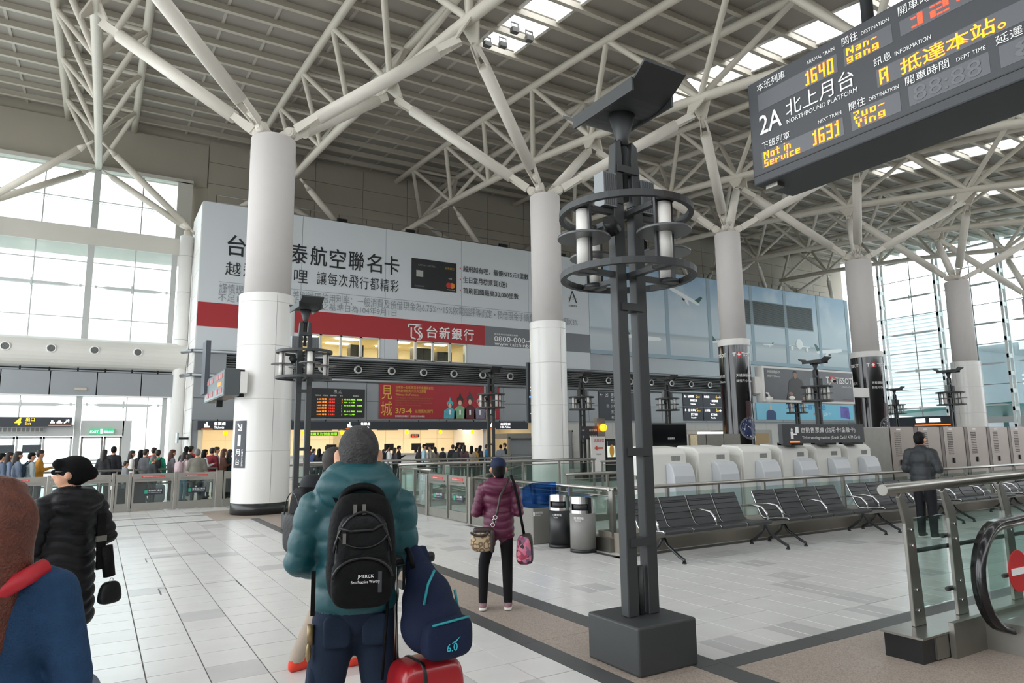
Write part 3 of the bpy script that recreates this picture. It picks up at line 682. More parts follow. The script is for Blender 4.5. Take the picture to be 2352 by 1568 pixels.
ck = thing('counter_clock', 'little red LED clock on the ticket office wall', 'clock', (15.6, 36.75, 2.0)); part('case', MB().box(15.35, 15.85, 36.7, 36.78, 1.95, 2.12), BLACK, ck); text('12:34', ck, (15.4, 36.698, 1.97), X_, Z_, .12, LR)
sgn = ['first counter', 'second counter', 'third counter', 'fourth counter', 'fifth counter', 'sixth counter']
for k, x in enumerate((9.2, 10.6, 12.6, 14.3, 16.0, 17.4)):
    tag(part('counter_number_board', MB().box(x-.55, x+.55, YB+.2, YB+.25, 2.28, 2.5), mat('counter_board_navy', '#1c2440', .4)), 'dark navy counter board under the header sign, %s from the first column' % ORD[k], 'sign', 'counter boards')
for k, x in enumerate((12.9, 14.4, 15.2, 9.9, 17.0)):
    m_ = thing('counter_monitor', 'dark monitor on the ticket counter, %s' % ('second from the first column','third from the first column','fourth from the first column','nearest the first column','nearest the second column')[k], 'monitor', (x, YB+.8, 1.12), 0, 'counter monitors')
    part('screen', MB().box(x-.25, x+.25, YB+.75, YB+.8, 1.25, 1.6), BLACK, m_); part('stand', MB().box(x-.06, x+.06, YB+.78, YB+.86, 1.12, 1.3), BLACK, m_)
# ---- departure board and opera poster
db = thing('departure_board', 'black departures board with orange and green LED rows over ticket counters', 'display', (9.85, YB-.1, 2.9))
part('case', MB().box(8.42, 11.22, YB-.25, YB-.05, 2.9, 4.28), mat('board_black', '#17181a', .35), db); yb = YB-.252
text('北  上', db, (9.85, yb, 4.1), X_, Z_, .12, LW, align='CENTER'); text('NORTHBOUND', db, (9.85, yb, 4.04), X_, Z_, .04, LW, align='CENTER')
for x, s_ in ((8.75,'列車車次'),(9.15,'終點站'),(9.5,'開車時間'),(9.95,'月台'),(10.6,'停靠車站')): text(s_, db, (x, yb, 3.9), X_, Z_, .07, LW)
rows = [('648 南港','12:35','2','板-台北-南港，自由座'),('6120 南港','12:55','3','10~12車'),('1642 南港','13:03','1','板-台北-南港，自由座'),('838 南港','13:25','1',''),('1646 南港','13:35','1','板-台北-南港，自由座'),('6132 南港','13:55','3','10~12車')]
for k, (a, b, c, d) in enumerate(rows):
    z = 3.72-.145*k; text(a, db, (8.86, yb, z), X_, Z_, .08, LA, w=.46); text(b, db, (9.44, yb, z), X_, Z_, .075, LR, w=.28); text(c, db, (10.05, yb, z), X_, Z_, .075, LA)
    if d: text(d, db, (10.18, yb, z), X_, Z_, .08, LG, w=min(.9, .08*len(d)+.06))
    part('row_line', MB().box(8.55, 11.1, yb-.002, yb+.001, z-.025, z-.018), mat('board_line', '#333538', .5), db)
op = thing('opera_poster', 'red opera festival poster banner with costumed performers and gold characters', 'poster', (15.5, YB-.1, 2.88))
OPR = mat('opera_poster_red', '#a5202a', .4, var=.35, scale=.6)
part('sheet', MB().box(12.02, 19.0, YB-.1, YB-.04, 2.86, 4.64), OPR, op); yp = YB-.102
GP = mat('poster_gold', '#d9b045', .45); GPD = mat('poster_dim_gold', '#9a6a32', .5)
text('見', op, (12.15, yp, 3.82), X_, Z_, .72, GP, w=.55); text('城', op, (12.12, yp, 3.0), X_, Z_, .72, GP, w=.58)
text('台灣第一石城 兩百年的美麗與哀愁', op, (12.88, yp, 4.38), X_, Z_, .15, GP, w=2.1); text('環境劇場經典 六大天王獻藝', op, (12.88, yp, 4.2), X_, Z_, .15, GP, w=1.7); text('Witness the Fortress', op, (12.88, yp, 4.02), X_, Z_, .12, GP, w=1.25)
for k, s_ in enumerate(('The largest scaled environmental theatre', 'presentation of Taiwanese opera ever,', 'telling a historical story that transcends', '200 years with the fortress.')): text(s_, op, (12.88, yp, 3.86-.125*k), X_, Z_, .1, GPD, w=(2.1, 1.95, 2.05, 1.4)[k])
text('3/3-4', op, (12.88, yp, 3.13), X_, Z_, .26, GP, w=.9, bold=.02); text('左營舊城東門', op, (13.95, yp, 3.15), X_, Z_, .19, GP, w=1.0); text('藝術資訊諮詢專線', op, (12.88, yp, 2.93), X_, Z_, .1, LW, w=.65); text('f', op, (13.6, yp, 2.93), X_, Z_, .12, LW); text('見城官方粉絲專頁', op, (13.7, yp, 2.93), X_, Z_, .1, LW, w=.8)
for x, h_, cl, hc in ((15.95, .95, '#58a9b8', '#4fb9bd'), (16.55, 1.25, '#7fae86', '#39302a'), (17.15, 1.35, '#5b2c34', '#4a4148'), (17.75, 1.15, '#7c7a8c', '#b8b2b4'), (18.4, 1.0, '#8d8a80', '#6b5b52')):
    q = MB().prism([(x-.36,yp-.002,2.87),(x+.36,yp-.002,2.87),(x+.34,yp-.002,3.05+h_*.25),(x+.12,yp-.002,3.0+h_*.45),(x-.12,yp-.002,3.0+h_*.45),(x-.34,yp-.002,3.05+h_*.25)], (0,-.003,0))
    pr = part('performer_print', q, mat('robe'+cl, cl, .5, var=.4, scale=7), op)
    part('face_print', MB().ell((x, yp-.006, 3.0+h_*.57), (.1, .004, .14)), mat('poster_face', '#d9b7a2', .5), pr)
    part('headdress_print', MB().prism([(x-.17,yp-.006,3.0+h_*.52),(x-.2,yp-.006,3.0+h_*.75),(x-.06,yp-.006,3.0+h_*.86),(x,yp-.006,3.05+h_),(x+.08,yp-.006,3.0+h_*.86),(x+.2,yp-.006,3.0+h_*.75),(x+.17,yp-.006,3.0+h_*.52),(x+.1,yp-.006,3.0+h_*.7),(x-.1,yp-.006,3.0+h_*.7)], (0,-.002,0)), mat('headdress'+hc, hc, .5, var=.4, scale=9), pr)
    part('name_tag', MB().box(x-.05, x+.05, yp-.01, yp-.006, 3.08, 3.35), LW, pr)
# ---- ground floor wall on the far side (x > 21.5): white tiles, doors, signs
lw = struct('wall_back_lower', MB().box(21.5, BX1, YB+.6, YB+.8, 0, 2.75), WTILE)
for x in np.arange(21.5, BX1-1, 1.2):
    for z in (0.02, .94, 1.86): part('wall_tile', MB().box(x+.006, x+1.194, YB+.57, YB+.6, z+.006, z+.91), WTILE, lw)
d = tag(part('door_5', MB().box(23.0, 24.3, YB+.5, YB+.57, 0, 2.15), mat('grey_service_door', '#8d8f91', .5)), kind='structure')
part('door_frame', MB().box(22.9, 23.0, YB+.48, YB+.58, 0, 2.25).box(24.3, 24.4, YB+.48, YB+.58, 0, 2.25).box(22.9, 24.4, YB+.48, YB+.58, 2.15, 2.25), SSD, d)
def dirsign(label, x0, x1, z0, z1, lines, y=YB-.06, m=None):
    s = thing('direction_sign', label, 'sign', ((x0+x1)/2, y, z0)); part('board', MB().box(x0, x1, y, y+.05, z0, z1), m or DARK, s)
    for (bx, bz, h, body, mm) in lines: text(body, s, (bx, y-.002, bz), X_, Z_, h, mm, off=.002)
    return s
dirsign('tall dark wall sign listing metro, bus stop and coach destinations', 26.0, 29.9, 2.82, 4.58, [(26.1,4.28,.2,'←',LW),(26.5,4.28,.22,'▣',LW),(26.95,4.3,.2,'捷運',LW),(26.95,4.2,.07,'MRT',LW),(26.95,3.98,.17,'新光三越',LW),(26.95,3.9,.06,'Shin Kong Mitsukoshi',LW),(26.6,3.62,.18,'▤',LW),(26.95,3.64,.17,'公車站',LW),(26.95,3.56,.06,'Bus stop',LW),(26.95,3.28,.17,'墾丁快線',LW),(26.95,3.2,.06,'Kenting Express',LW),(26.95,2.94,.17,'義大客運',LW),(29.0,3.3,.17,'四樓餐廳',LW),(29.0,2.95,.17,'電車廣場',LW),(29.0,4.2,.06,'Escalator',LW),(29.2,3.6,.15,'▣',LW)])
NAVY = mat('lit_navy_sign', '#1d2233', .4)
s6 = []
for i, (x0, a, b, nb) in enumerate(((33.05,'捷運','新光三越','2'),(34.9,'高鐵','一般轉乘區','4'))):
    for j, (z0, z1) in enumerate(((3.78,4.66),(2.84,3.74))):
        dirsign('lit navy transfer sign panel, %s' % (('upper panel nearer the second column','lower panel nearer the second column','upper panel beside the black column','lower panel beside the black column')[i*2+j]), x0, x0+1.8, z0, z1,
          [(x0+.1+i*1.4,z1-.3,.18,'←' if i == 0 else '→',LWE),(x0+.45,z1-.28,.14,'▣',LWE),(x0+.65-.55*i,z1-.28,.15,a if j == 0 else '公車站',LWE),(x0+.65,z1-.55,.15,b if j == 0 else '墾丁快線',LWE),(x0+1.2,z1-.3,.2,nb if j == 0 else '5',LY),(x0+1.35,z1-.28,.1,'出口',LY),(x0+.65,z1-.75,.1,'Transfer',LWE)], m=NAVY)
ta = thing('tv_advert', 'light blue television advertising banner below the long watch advertisement', 'billboard', (46, YB-.06, 2.94)); part('sheet', MB().box(40.2, 51.7, YB-.06, YB-.01, 2.94, 4.16), mat('tv_ad_blue', '#7cc3dd', .4, var=.05, scale=1), ta)
text('極致影像 首選一台', ta, (43.6, YB-.064, 3.72), X_, Z_, .4, mat('tv_ad_text', '#2e7fc4', .4), w=4.6, bold=.02); text('4K HDR', ta, (46.6, YB-.064, 3.3), X_, Z_, .2, RED); text('LED TV', ta, (47.9, YB-.064, 3.3), X_, Z_, .2, mat('tv_ad_white', '#ffffff', .4))
part('man_print', MB().prism([(41.2,YB-.064,2.95),(42.3,YB-.064,2.95),(42.25,YB-.064,3.5),(41.95,YB-.064,3.65),(41.5,YB-.064,3.65),(41.25,YB-.064,3.5)], (0,-.003,0)), mat('navy_suit_print', '#27406e', .5), ta); part('face_print', MB().ell((41.75, YB-.066, 3.83), (.15, .004, .2)), MATS['poster_face'], ta)
part('screen_print', MB().prism([(50.0,YB-.064,3.15),(51.2,YB-.064,3.02),(51.1,YB-.064,3.95),(50.05,YB-.064,4.05)], (0,-.004,0)), mat('tv_screen_print', '#6a5aa8', .4, var=.8, scale=2), ta)

# ---- unseen wall added behind the camera to cut skylight from the near side
fw = struct('wall_light_block', MB().box(-16, 62, -9.4, -9.1, 0, 7.6), mat('light_block_grey', '#8f8d88', .6, var=.05, scale=.5))
# ================================================================== EXIT GLASS WALL (far left), plane y = 36
YG = 36.0
MULL = mat('pale_grey_mullion', '#b9bbb9', .4, .2)
FIN = mat('glass_wall_fin', '#c3c6c4', .4, .15)
BEAM = mat('pale_concrete_beam', '#c4c1b8', .7, var=.04, scale=1.5)
DUCT = mat('white_air_duct', '#d3d1ca', .45, var=.03, scale=1)
gw = struct('wall_exit_glass', MB().box(-14, 3.2, YG-.1, 38.3, 10.8, 11.62).box(-14, 3.47, 37.8, 38.2, 15.15, 15.35), BEAM)
# wall columns
for x in (3.12, -5.2, -13.6):
    c = thing('wall_column', {3.12:'slim white round wall column at the corner of the ticket block', -5.2:'slim white round wall column at the picture edge of the exit glass', -13.6:'slim white wall column outside the picture'}[x], 'column', (x, 35.7, 0))
    part('shaft', MB().lathe([(.3, 0), (.3, 11.7)], (x, 35.7, 0), 20), WHITE, c)
    for z in (6.6, 8.9, 10.7): part('joint_ring', MB().lathe([(.303, z), (.303, z+.015)], (x, 35.7, 0), 20, caps=False), SEAM, c)
    part('pin_head', MB().lathe([(.3, 11.7), (.16, 11.8), (.14, 12.0), (0, 12.02)], (x, 35.7, 0), 12), STEELT, c)
# upper glazing
w1 = tag(part('window_3', MB().box(-.93, -.67, YG-.12, YG+.14, 6.3, 10.8), MULL), kind='structure')
for x in (2.65, -5.0, -9.3, -13.5): part('mullion', MB().box(x-.12, x+.12, YG-.1, YG+.1, 6.3, 10.8), MULL, w1)
for x in (1.0, -2.9, -7.1, -11.4): part('mullion', MB().box(x-.025, x+.025, YG-.04, YG+.04, 6.3, 10.8), MULL, w1)
for z in (10.0, 7.42): part('transom', MB().box(-13.5, 2.7, YG-.03, YG+.03, z-.02, z+.02), MULL, w1)
def fin(par, x0, x1, y, z, along='x'):
    L = x1-x0; pr = [(0,.0),(.12,.05),(.88,.05),(1,.0),(.88,-.08),(.12,-.08)]
    if along == 'x':
        q = MB().prism([(x0+.35+(L-.7)*u, y-.3, z+v) for u, v in pr], (0,.22,0)).cyl((x0,y-.2,z),(x1,y-.2,z),.018,n=6); mx = ((x0+x1)/2, y-.2, z)
        q.box(mx[0]-.04, mx[0]+.04, y-.32, y, z-.16, z+.16).box(x0+.12, x0+.22, y-.26, y-.14, z-.06, z+.06).box(x1-.22, x1-.12, y-.26, y-.14, z-.06, z+.06)
    else:
        q = MB().prism([(y-.3, x0+.35+(L-.7)*u, z+v) for u, v in pr], (.22,0,0)).cyl((y-.2,x0,z),(y-.2,x1,z),.018,n=6)
        q.box(y-.32, y, (x0+x1)/2-.04, (x0+x1)/2+.04, z-.16, z+.16)
    return part('wind_fin', q, FIN, par)
for a, b in ((-.67, 2.55), (-4.9, -.93), (-9.2, -5.1)): fin(w1, a, b, YG, 8.85)
XS = [-13.5, -11.4, -9.3, -7.1, -5.0, -2.9, -.8, 1.0, 2.65]; ZS = [6.3, 7.42, 8.85, 10.0, 10.8]
for xa, xb in zip(XS, XS[1:]):
    for za, zb_ in zip(ZS, ZS[1:]): part('pane', MB().box(xa+.02, xb-.02, YG-.006, YG+.006, za+.01, zb_-.01), GLASSW, w1)
# clerestory
w2 = tag(part('window_4', MB().box(-.95, -.65, 37.9, 38.1, 11.6, 15.2), MULL), kind='structure')
for x in (1.2, -2.9, -7.1, -11): part('mullion', MB().box(x-.03, x+.03, 37.96, 38.04, 11.6, 15.2), MULL, w2)
part('mullion', MB().box(2.75, 3.45, 37.8, 38.1, 11.6, 15.2), BEAM, w2)
part('transom', MB().box(-14, 3, 37.98, 38.02, 13.55, 13.59), MULL, w2); part('transom', MB().cyl((-14, 37.8, 13.4), (3, 37.8, 13.4), .012, n=6), MULL, w2)
for xa, xb in zip([-14, -11, -7.1, -2.9, -.8, 1.2], [-11, -7.1, -2.9, -.8, 1.2, 2.75]):
    for za, zb_ in ((11.65, 13.55), (13.59, 15.15)): part('pane', MB().box(xa+.04, xb-.04, 37.996, 38.004, za, zb_), GLASSW, w2)
# duct with nozzles, grey fascia
dt = thing('air_duct', 'fat white horizontal air duct with round nozzles above the exit doors', 'duct', (-5, YG-.5, 5.05))
pr = [(-.0+.75*math.cos(a), .68*math.sin(a)) for a in np.linspace(PI*.5, PI*1.5, 14)]
part('casing', MB().prism([(-14, YG-.15+u, 5.78+v) for u, v in pr], (17.35, 0, 0)), DUCT, dt)
DKG = mat('nozzle_dark_grey', '#6e706f', .4, .4)
for x in (-3.55, -1.95, -.35, 1.33, 2.9, -5.2, -6.9):
    if x == 2.9: continue
    cyy = YG-.9
    nz = part('air_nozzle', MB().tube([(x+.17*math.cos(a), cyy, 5.86+.17*math.sin(a)) for a in np.linspace(0, 2*PI, 18, endpoint=False)], .03, 6, closed=True).cyl((x, cyy+.02, 5.86), (x, cyy+.1, 5.86), .17, n=18), WHITE, dt)
    q = MB()
    for r in (.05, .1, .145): q.tube([(x+r*math.cos(a), cyy-.0, 5.86+r*math.sin(a)) for a in np.linspace(0, 2*PI, 16, endpoint=False)], .012, 5, closed=True)
    q.cyl((x, cyy+.005, 5.86), (x, cyy+.03, 5.86), .155, n=16); part('nozzle_rings', q, DKG, nz)
part('slot_back', MB().box(-14, 3.3, YG-.3, YG-.28, 4.92, 5.2), DK, gw)
for x in np.arange(-13.5, 3.2, 1.05): part('slot_louvre', MB().box(x, x+.98, YG-.34, YG-.3, 4.96, 5.02).box(x, x+.98, YG-.34, YG-.3, 5.08, 5.14), GREYP, gw)
x = 3.3
while x > -14: part('fascia_panel', MB().box(x-1.72, x-.02, YG-.45, YG-.3, 3.9, 4.93), GREYP, gw); x -= 1.74
part('fascia_back', MB().box(-14, 3.3, YG-.3, YG-.26, 3.88, 4.95), DK, gw)
part('fascia_soffit', MB().box(-14, 3.3, YG-.45, YG+.2, 3.86, 3.9), WHITE, gw)
tag(part('wall_light', MB().box(-1.0, -.55, YG-.52, YG-.45, 4.1, 4.22), mat('beige_fitting', '#b4ada0', .5)), 'small beige fitting on the grey fascia above the exit sign', 'light')
# ground-floor glazing and doors
w3 = tag(part('window_5', MB().box(-.92, -.68, YG-.1, YG+.1, 0, 3.9), MULL), kind='structure')
for x in (2.6, -5.0, -9.3, 2.95): part('mullion', MB().box(x-.1, x+.1, YG-.08, YG+.08, 0, 3.9), MULL, w3)
for x in (-2.95, 1.05, 1.9): part('mullion', MB().box(x-.02, x+.02, YG-.03, YG+.03, 2.1 if x < 1.5 else 0, 3.9), MULL, w3)
for a, b in ((-.67, 2.5), (-4.9, -.93)): fin(w3, a, b, YG, 3.5)
part('lintel', MB().box(-4.9, -.93, YG-.2, YG+.1, 2.12, 2.62).box(-.67, 1.0, YG-.15, YG+.1, 2.12, 2.8).box(.95, 1.3, YG-.15, YG+.1, 0, 2.8), MULL, w3)
part('heater_grille', MB().box(-4.9, -2.0, YG-.42, YG-.2, 2.28, 2.5), mat('louvre_grey', '#a5a6a2', .5), w3)
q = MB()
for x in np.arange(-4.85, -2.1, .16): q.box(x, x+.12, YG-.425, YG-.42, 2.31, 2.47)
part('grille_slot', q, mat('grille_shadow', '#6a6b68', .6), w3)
for xa, xb, za, zb_ in ((-4.9,-2.97,2.62,3.88),(-2.93,-.92,2.62,3.88),(-.68,1.03,2.8,3.88),(1.07,1.88,2.1,3.88),(1.92,2.5,.0,3.88),(1.3,1.88,.9,2.1),(-9.2,-5.1,0,3.88)):
    part('pane', MB().box(xa, xb, YG-.006, YG+.006, za, zb_), GLASSW, w3)
def glassdoor(name, x0, x1, h, y=YG-.02, fr=.08, m=MULL, rails=()):
    q = MB().box(x0, x0+fr, y-.03, y+.03, 0, h).box(x1-fr, x1, y-.03, y+.03, 0, h).box(x0, x1, y-.03, y+.03, h-fr, h).box(x0, x1, y-.03, y+.03, 0, .12)
    for z in rails: q.box(x0, x1, y-.02, y+.02, z-.02, z+.02)
    d = tag(part(name, q, m), kind='structure'); part('pane', MB().box(x0+fr, x1-fr, y-.005, y+.005, .12, h-fr), GLASSW, d); return d
glassdoor('door_1', -3.9, -3.0, 2.1, rails=(.95,)); glassdoor('door_2', -2.97, -2.05, 2.1, rails=(.95,)); glassdoor('door_6', -2.03, -.95, 2.1, rails=(.95,))
glassdoor('door_3', -.63, .22, 2.1, m=SSD, rails=(.75, .9, 1.05)); glassdoor('door_4', .24, .95, 2.1, m=SSD, rails=(.75, .9, 1.05))
for x in (-3.3, -2.36): tag(part('door_notice', MB().box(x-.36, x+.3, YG-.1, YG-.08, 1.42, 1.76), mat('dark_notice', '#3a4246', .5, var=.4, scale=20)), 'dark printed notice on the sliding exit door, %s' % ('outer leaf' if x < -3 else 'inner leaf'), 'notice')
ex = thing('exit_sign', 'dark hanging exit sign with yellow number 4 over the glass doors', 'sign', (-3, YG-.6, 2.5))
part('board', MB().box(-7.5, -1.0, YG-.62, YG-.5, 2.52, 2.92), DARK, ex)
text('4', ex, (-3.02, YG-.622, 2.57), X_, Z_, .32, LY, bold=.03, shear=.15); text('出口', ex, (-2.64, YG-.622, 2.74), X_, Z_, .16, LY, bold=.01); text('Exit', ex, (-2.66, YG-.622, 2.6), X_, Z_, .1, LY)
q = MB().box(-1.78, -1.62, YG-.626, YG-.62, 2.66, 2.72).box(-1.75,-1.68,YG-.626,YG-.62,2.72,2.78).box(-1.55,-1.35,YG-.626,YG-.62,2.66,2.72).prism([(-1.52,YG-.622,2.72),(-1.38,YG-.622,2.72),(-1.42,YG-.622,2.78),(-1.48,YG-.622,2.78)],(0,-.004,0))
q.bar((-1.28,YG-.622,2.66),(-1.12,YG-.622,2.82),.004,.045,up=X_).box(-1.22,-1.1,YG-.626,YG-.622,2.79,2.82).box(-1.13,-1.1,YG-.626,YG-.622,2.7,2.82)
part('pictogram', q, LWE, ex); part('underline', MB().box(-1.83, -1.03, YG-.626, YG-.62, 2.55, 2.59), LO, ex)
ge = thing('green_exit_sign', 'small lit green emergency exit sign over the narrow glass doors', 'sign', (.05, YG-.2, 2.25)); part('case', MB().box(-.35, .62, YG-.26, YG-.15, 2.2, 2.44), mat('green_exit', '#1f9e68', .4, emit=.5), ge)
text('EXIT', ge, (-.3, YG-.262, 2.25), X_, Z_, .1, LWE, w=.33); text('緊急出口', ge, (.22, YG-.262, 2.25), X_, Z_, .1, LWE, w=.36); part('running_figure', MB().box(.09, .17, YG-.264, YG-.26, 2.22, 2.42), LWE, ge)
tvm = thing('wall_monitor', 'thin wall-mounted monitor beside the ticket counter entrance', 'monitor', (3.15, 33.4, 1.9)); part('screen', MB().box(2.95, 3.02, 33.1, 33.75, 1.75, 2.2), mat('pale_screen', '#9fb0b4', .2), tvm); part('bracket', MB().box(3.02, 3.45, 33.4, 33.5, 1.9, 2.0), BLACK, tvm)
# ================================================================== FAR GLASS WALL (right), plane x = 58
XR = 58.0
rw = tag(part('window_6', MB().box(XR-.05, XR+.1, -4, 36, 2.55, 3.0), MULL), kind='structure')
MWP = mat('white_truss_mullion', '#dfe3e2', .4)
my = [33.2-4.6*i for i in range(9)]
for y in my:
    q = MB(); x0, x1 = XR-.75, XR-.05
    q.box(x0, x0+.1, y-.09, y+.09, 0, zt(y)+.2).box(x1-.1, x1, y-.09, y+.09, 0, zt(y)+.2)
    z = .8
    while z < zt(y): q.box(x0, x1, y-.07, y+.07, z, z+.3); z += 1.3
    part('mullion', q, MWP, rw)
hz = [3.9, 7.0, 10.1, 13.2, 16.3]
for a, b in zip(my[1:], my): 
    for z in hz: fin(rw, a, b, XR-.1, z, 'y')
q = MB()
for z in (5.45, 8.55, 11.65, 14.75): q.box(XR-.03, XR+.03, -4, 36, z-.025, z+.025)
part('transom', q, SSD, rw)
for a, b in zip(my[1:], my): part('mullion', MB().box(XR-.03, XR+.03, (a+b)/2-.03, (a+b)/2+.03, 3, 18), SSD, rw)
zz = [3.0, 3.9, 5.45, 7.0, 8.55, 10.1, 11.65, 13.2, 14.75, 16.3, 18]
for a, b in zip(my[1:6], my[:5]):
    for za, zb_ in zip(zz, zz[1:]):
        for h0, h1 in ((a, (a+b)/2), ((a+b)/2, b)): part('pane', MB().box(XR-.006, XR+.006, h0+.03, h1-.03, za+.03, zb_-.03), GLASSW, rw)
# lower part of the far wall: entrance zone
ez = struct('wall_far_lower', MB().box(XR-.1, XR+.2, -4, 24, 0, 2.55).box(XR-.4, XR+.2, 30.5, 36, 0, 2.55), mat('pale_grey_far_wall', '#b9bcbd', .5))
ds = thing('exit_sign', 'dark overhead exit sign with yellow number 5 behind the lockers', 'sign', (54, 28, 2.6)); part('board', MB().box(53.9, 54.05, 24.4, 33.1, 2.3, 3.1), DARK, ds); part('post', MB().box(53.93, 54.02, 24.45, 24.6, 0, 2.3), SSD, ds); part('post', MB().box(53.93, 54.02, 32.9, 33.05, 0, 2.3), SSD, ds)
text('5', ds, (53.88, 32.9, 2.42), -Y_, Z_, .55, LY, bold=.03); text('P1', ds, (53.88, 26.7, 2.65), -Y_, Z_, .35, LWE); part('pictogram', MB().box(53.87, 53.9, 28.6, 29.3, 2.65, 2.95).box(53.87, 53.9, 27.5, 28.3, 2.65, 2.95), LWE, ds); part('underline', MB().box(53.87, 53.9, 25.0, 29.4, 2.4, 2.5), LO, ds)
gs = tag(part('green_exit_lamp', MB().box(53, 53.1, 20.3, 21.1, 2.6, 2.95), MATS['green_exit']), 'tiny lit green exit sign behind the last white column', 'sign')
# ================================================================== OUTSIDE
OG = mat('pale_concrete_outside', '#b7b9b8', .8)
struct('ground_outside', MB().box(-120, 200, 38.4, 160, -.4, -.02).box(58.3, 200, -60, 38.4, -.4, -.02).box(-120, -16, -60, 38.4, -.4, -.02).box(-16, 58.3, -60, -9, -.4, -.02), OG)
OWB = mat('white_building', '#dfe2e3', .7, var=.03, scale=.3); OLV = mat('white_louvre', '#cfd4d6', .6); OBL = mat('far_blue_glazing', '#9fb4c4', .25); OTL = mat('teal_bus_roof', '#2f6a63', .4)
ob = thing('white_building', 'white louvred building seen through the far glass wall', 'building', (85, 45, 0))
part('body', MB().box(80, 100, 38, 62, 0, 16).box(80, 100, 28, 38, 11, 13.2), OWB, ob)
for z in np.arange(5.4, 15.5, .45): part('louvre', MB().box(79.8, 80, 40, 58, z, z+.25), OLV, ob)
o2 = thing('car_park_building', 'pale multi-storey building with white railings beyond the far glass wall', 'building', (78, 18, 0))
part('deck', MB().box(74, 110, 4, 30, 5.3, 5.9).box(74, 110, 4, 30, 9.6, 10.4), OWB, o2); part('glazing', MB().box(78, 109, 5, 29, 5.9, 9.6).box(80, 109, 5, 29, 0, 5.3), OBL, o2)
for z in (6.3, 6.7, 7.1): part('rail', MB().box(73.9, 74, 4, 30, z, z+.16), WHITE, o2)
for y in np.arange(4.5, 30, 1.8): part('rail_post', MB().box(73.85, 73.98, y-.08, y+.08, 5.9, 7.3), WHITE, o2)
o3 = tag(part('canopy_roof', MB().add([(62,26,4.0),(72,26,3.2),(72,36,3.2),(62,36,3.6),(62,26,4.25),(72,26,3.45),(72,36,3.45),(62,36,3.85)], PF).box(64,64.3,30,30.3,0,3.6).box(70,70.3,30,30.3,0,3.4), OTL), 'dark teal canopy roof outside the far glass wall', 'canopy')
o4 = tag(part('canopy_roof', MB().add([(62,8,4.6),(72,8,3.4),(72,23,2.9),(62,23,3.4),(62,8,4.85),(72,8,3.65),(72,23,3.15),(62,23,3.65)], PF).box(64,64.3,12,12.3,0,3.6).box(70,70.3,20,20.3,0,3.2), OTL), 'dark teal canopy sloping outside the far glass wall by the last column', 'canopy')
# ================================================================== LED TRAIN BOARD (near, top right)
SX = 4.06
SGN = mat('led_board_charcoal', '#33363a', .45, var=.05, scale=5, bump=.05, bscale=200)
lb = thing('platform_led_board', 'large charcoal platform 2A train board with amber LED text', 'display', (4.3, 1.6, 3.47))
q = MB().prism([(SX,3.22,3.47),(SX,3.22,4.27),(SX+.5,3.22,4.27),(SX+.5,3.22,3.55),(SX+.44,3.22,3.47)], (0,-3.3,0)); bevel(part('housing', q, SGN, lb), .012, 2)
part('trim_line', MB().box(SX-.004, SX+.001, -.05, 3.21, 3.535, 3.542), BLACK, lb)
for y in (2.4, .6): part('hanger', MB().cyl((SX+.25, y, 4.27), (SX+.25, y, zb(y)-.1), .04, n=10), LAMPG, lb)
part('hanger_beam', MB().cyl((SX+.25, -3, zt(-1)-.6), (SX+.25, 4, zt(4)-.6), .06, n=10), STEELT, lb)
part('latch', MB().box(SX+.06, SX+.14, 3.06, 3.16, 3.44, 3.47), SSD, lb)
PAN = mat('led_panel_grey', '#55575b', .35, var=.05, scale=200); PDK = mat('led_digit_off', '#68696c', .5)
LAM = mat('led_amber_near', '#ff8c1a', .5, emit=1.1, ecol='#ff7d10'); LRN = mat('led_red_near', '#ff3a20', .5, emit=1.2)
for y0, y1, z0, z1 in ((3.13,2.49,4.02,4.15),(2.44,2.12,4.03,4.155),(2.07,1.2,4.04,4.14),(2.24,.6,3.785,3.905),(2.06,1.62,3.58,3.705),(1.57,.9,3.58,3.705),(3.13,2.485,3.575,3.7),(2.43,2.11,3.575,3.705)):
    part('led_panel', MB().box(SX-.0015, SX+.02, y1, y0, z0, z1), PAN, lb)
def lt(body, y0, y1, z0, z1, m, **k): return text(body, lb, (SX-.003, y0, z0), -Y_, Z_, z1-z0, m, w=y0-y1, off=.001, **k)
lt('本班列車', 3.13, 2.885, 4.172, 4.235, LW); lt('ARRIVAL TRAIN', 2.71, 2.5, 4.18, 4.205, LW); lt('開往', 2.445, 2.335, 4.172, 4.232, LW); lt('DESTINATION', 2.31, 2.13, 4.18, 4.205, LW); lt('開車時間', 2.07, 1.82, 4.172, 4.235, LW); lt('DEPT TIME', 1.78, 1.63, 4.18, 4.205, LW)
lt('2A', 3.13, 2.94, 3.835, 3.98, LW, bold=.01); lt('北上月台', 2.9, 2.385, 3.875, 4.0, LW); lt('NORTHBOUND PLATFORM', 2.9, 2.37, 3.825, 3.857, LW)
lt('訊息', 2.25, 2.135, 3.93, 3.985, LW); lt('INFORMATION', 2.115, 1.9, 3.935, 3.962, LW)
lt('下班列車', 3.12, 2.885, 3.715, 3.772, LW); lt('NEXT TRAIN', 2.66, 2.49, 3.724, 3.748, LW); lt('開往', 2.435, 2.325, 3.715, 3.772, LW); lt('DESTINATION', 2.3, 2.11, 3.724, 3.748, LW); lt('開車時間', 2.07, 1.82, 3.715, 3.772, LW); lt('DEPT TIME', 1.78, 1.63, 3.724, 3.748, LW); lt('延遲', 1.58, 1.45, 3.715, 3.77, LW)
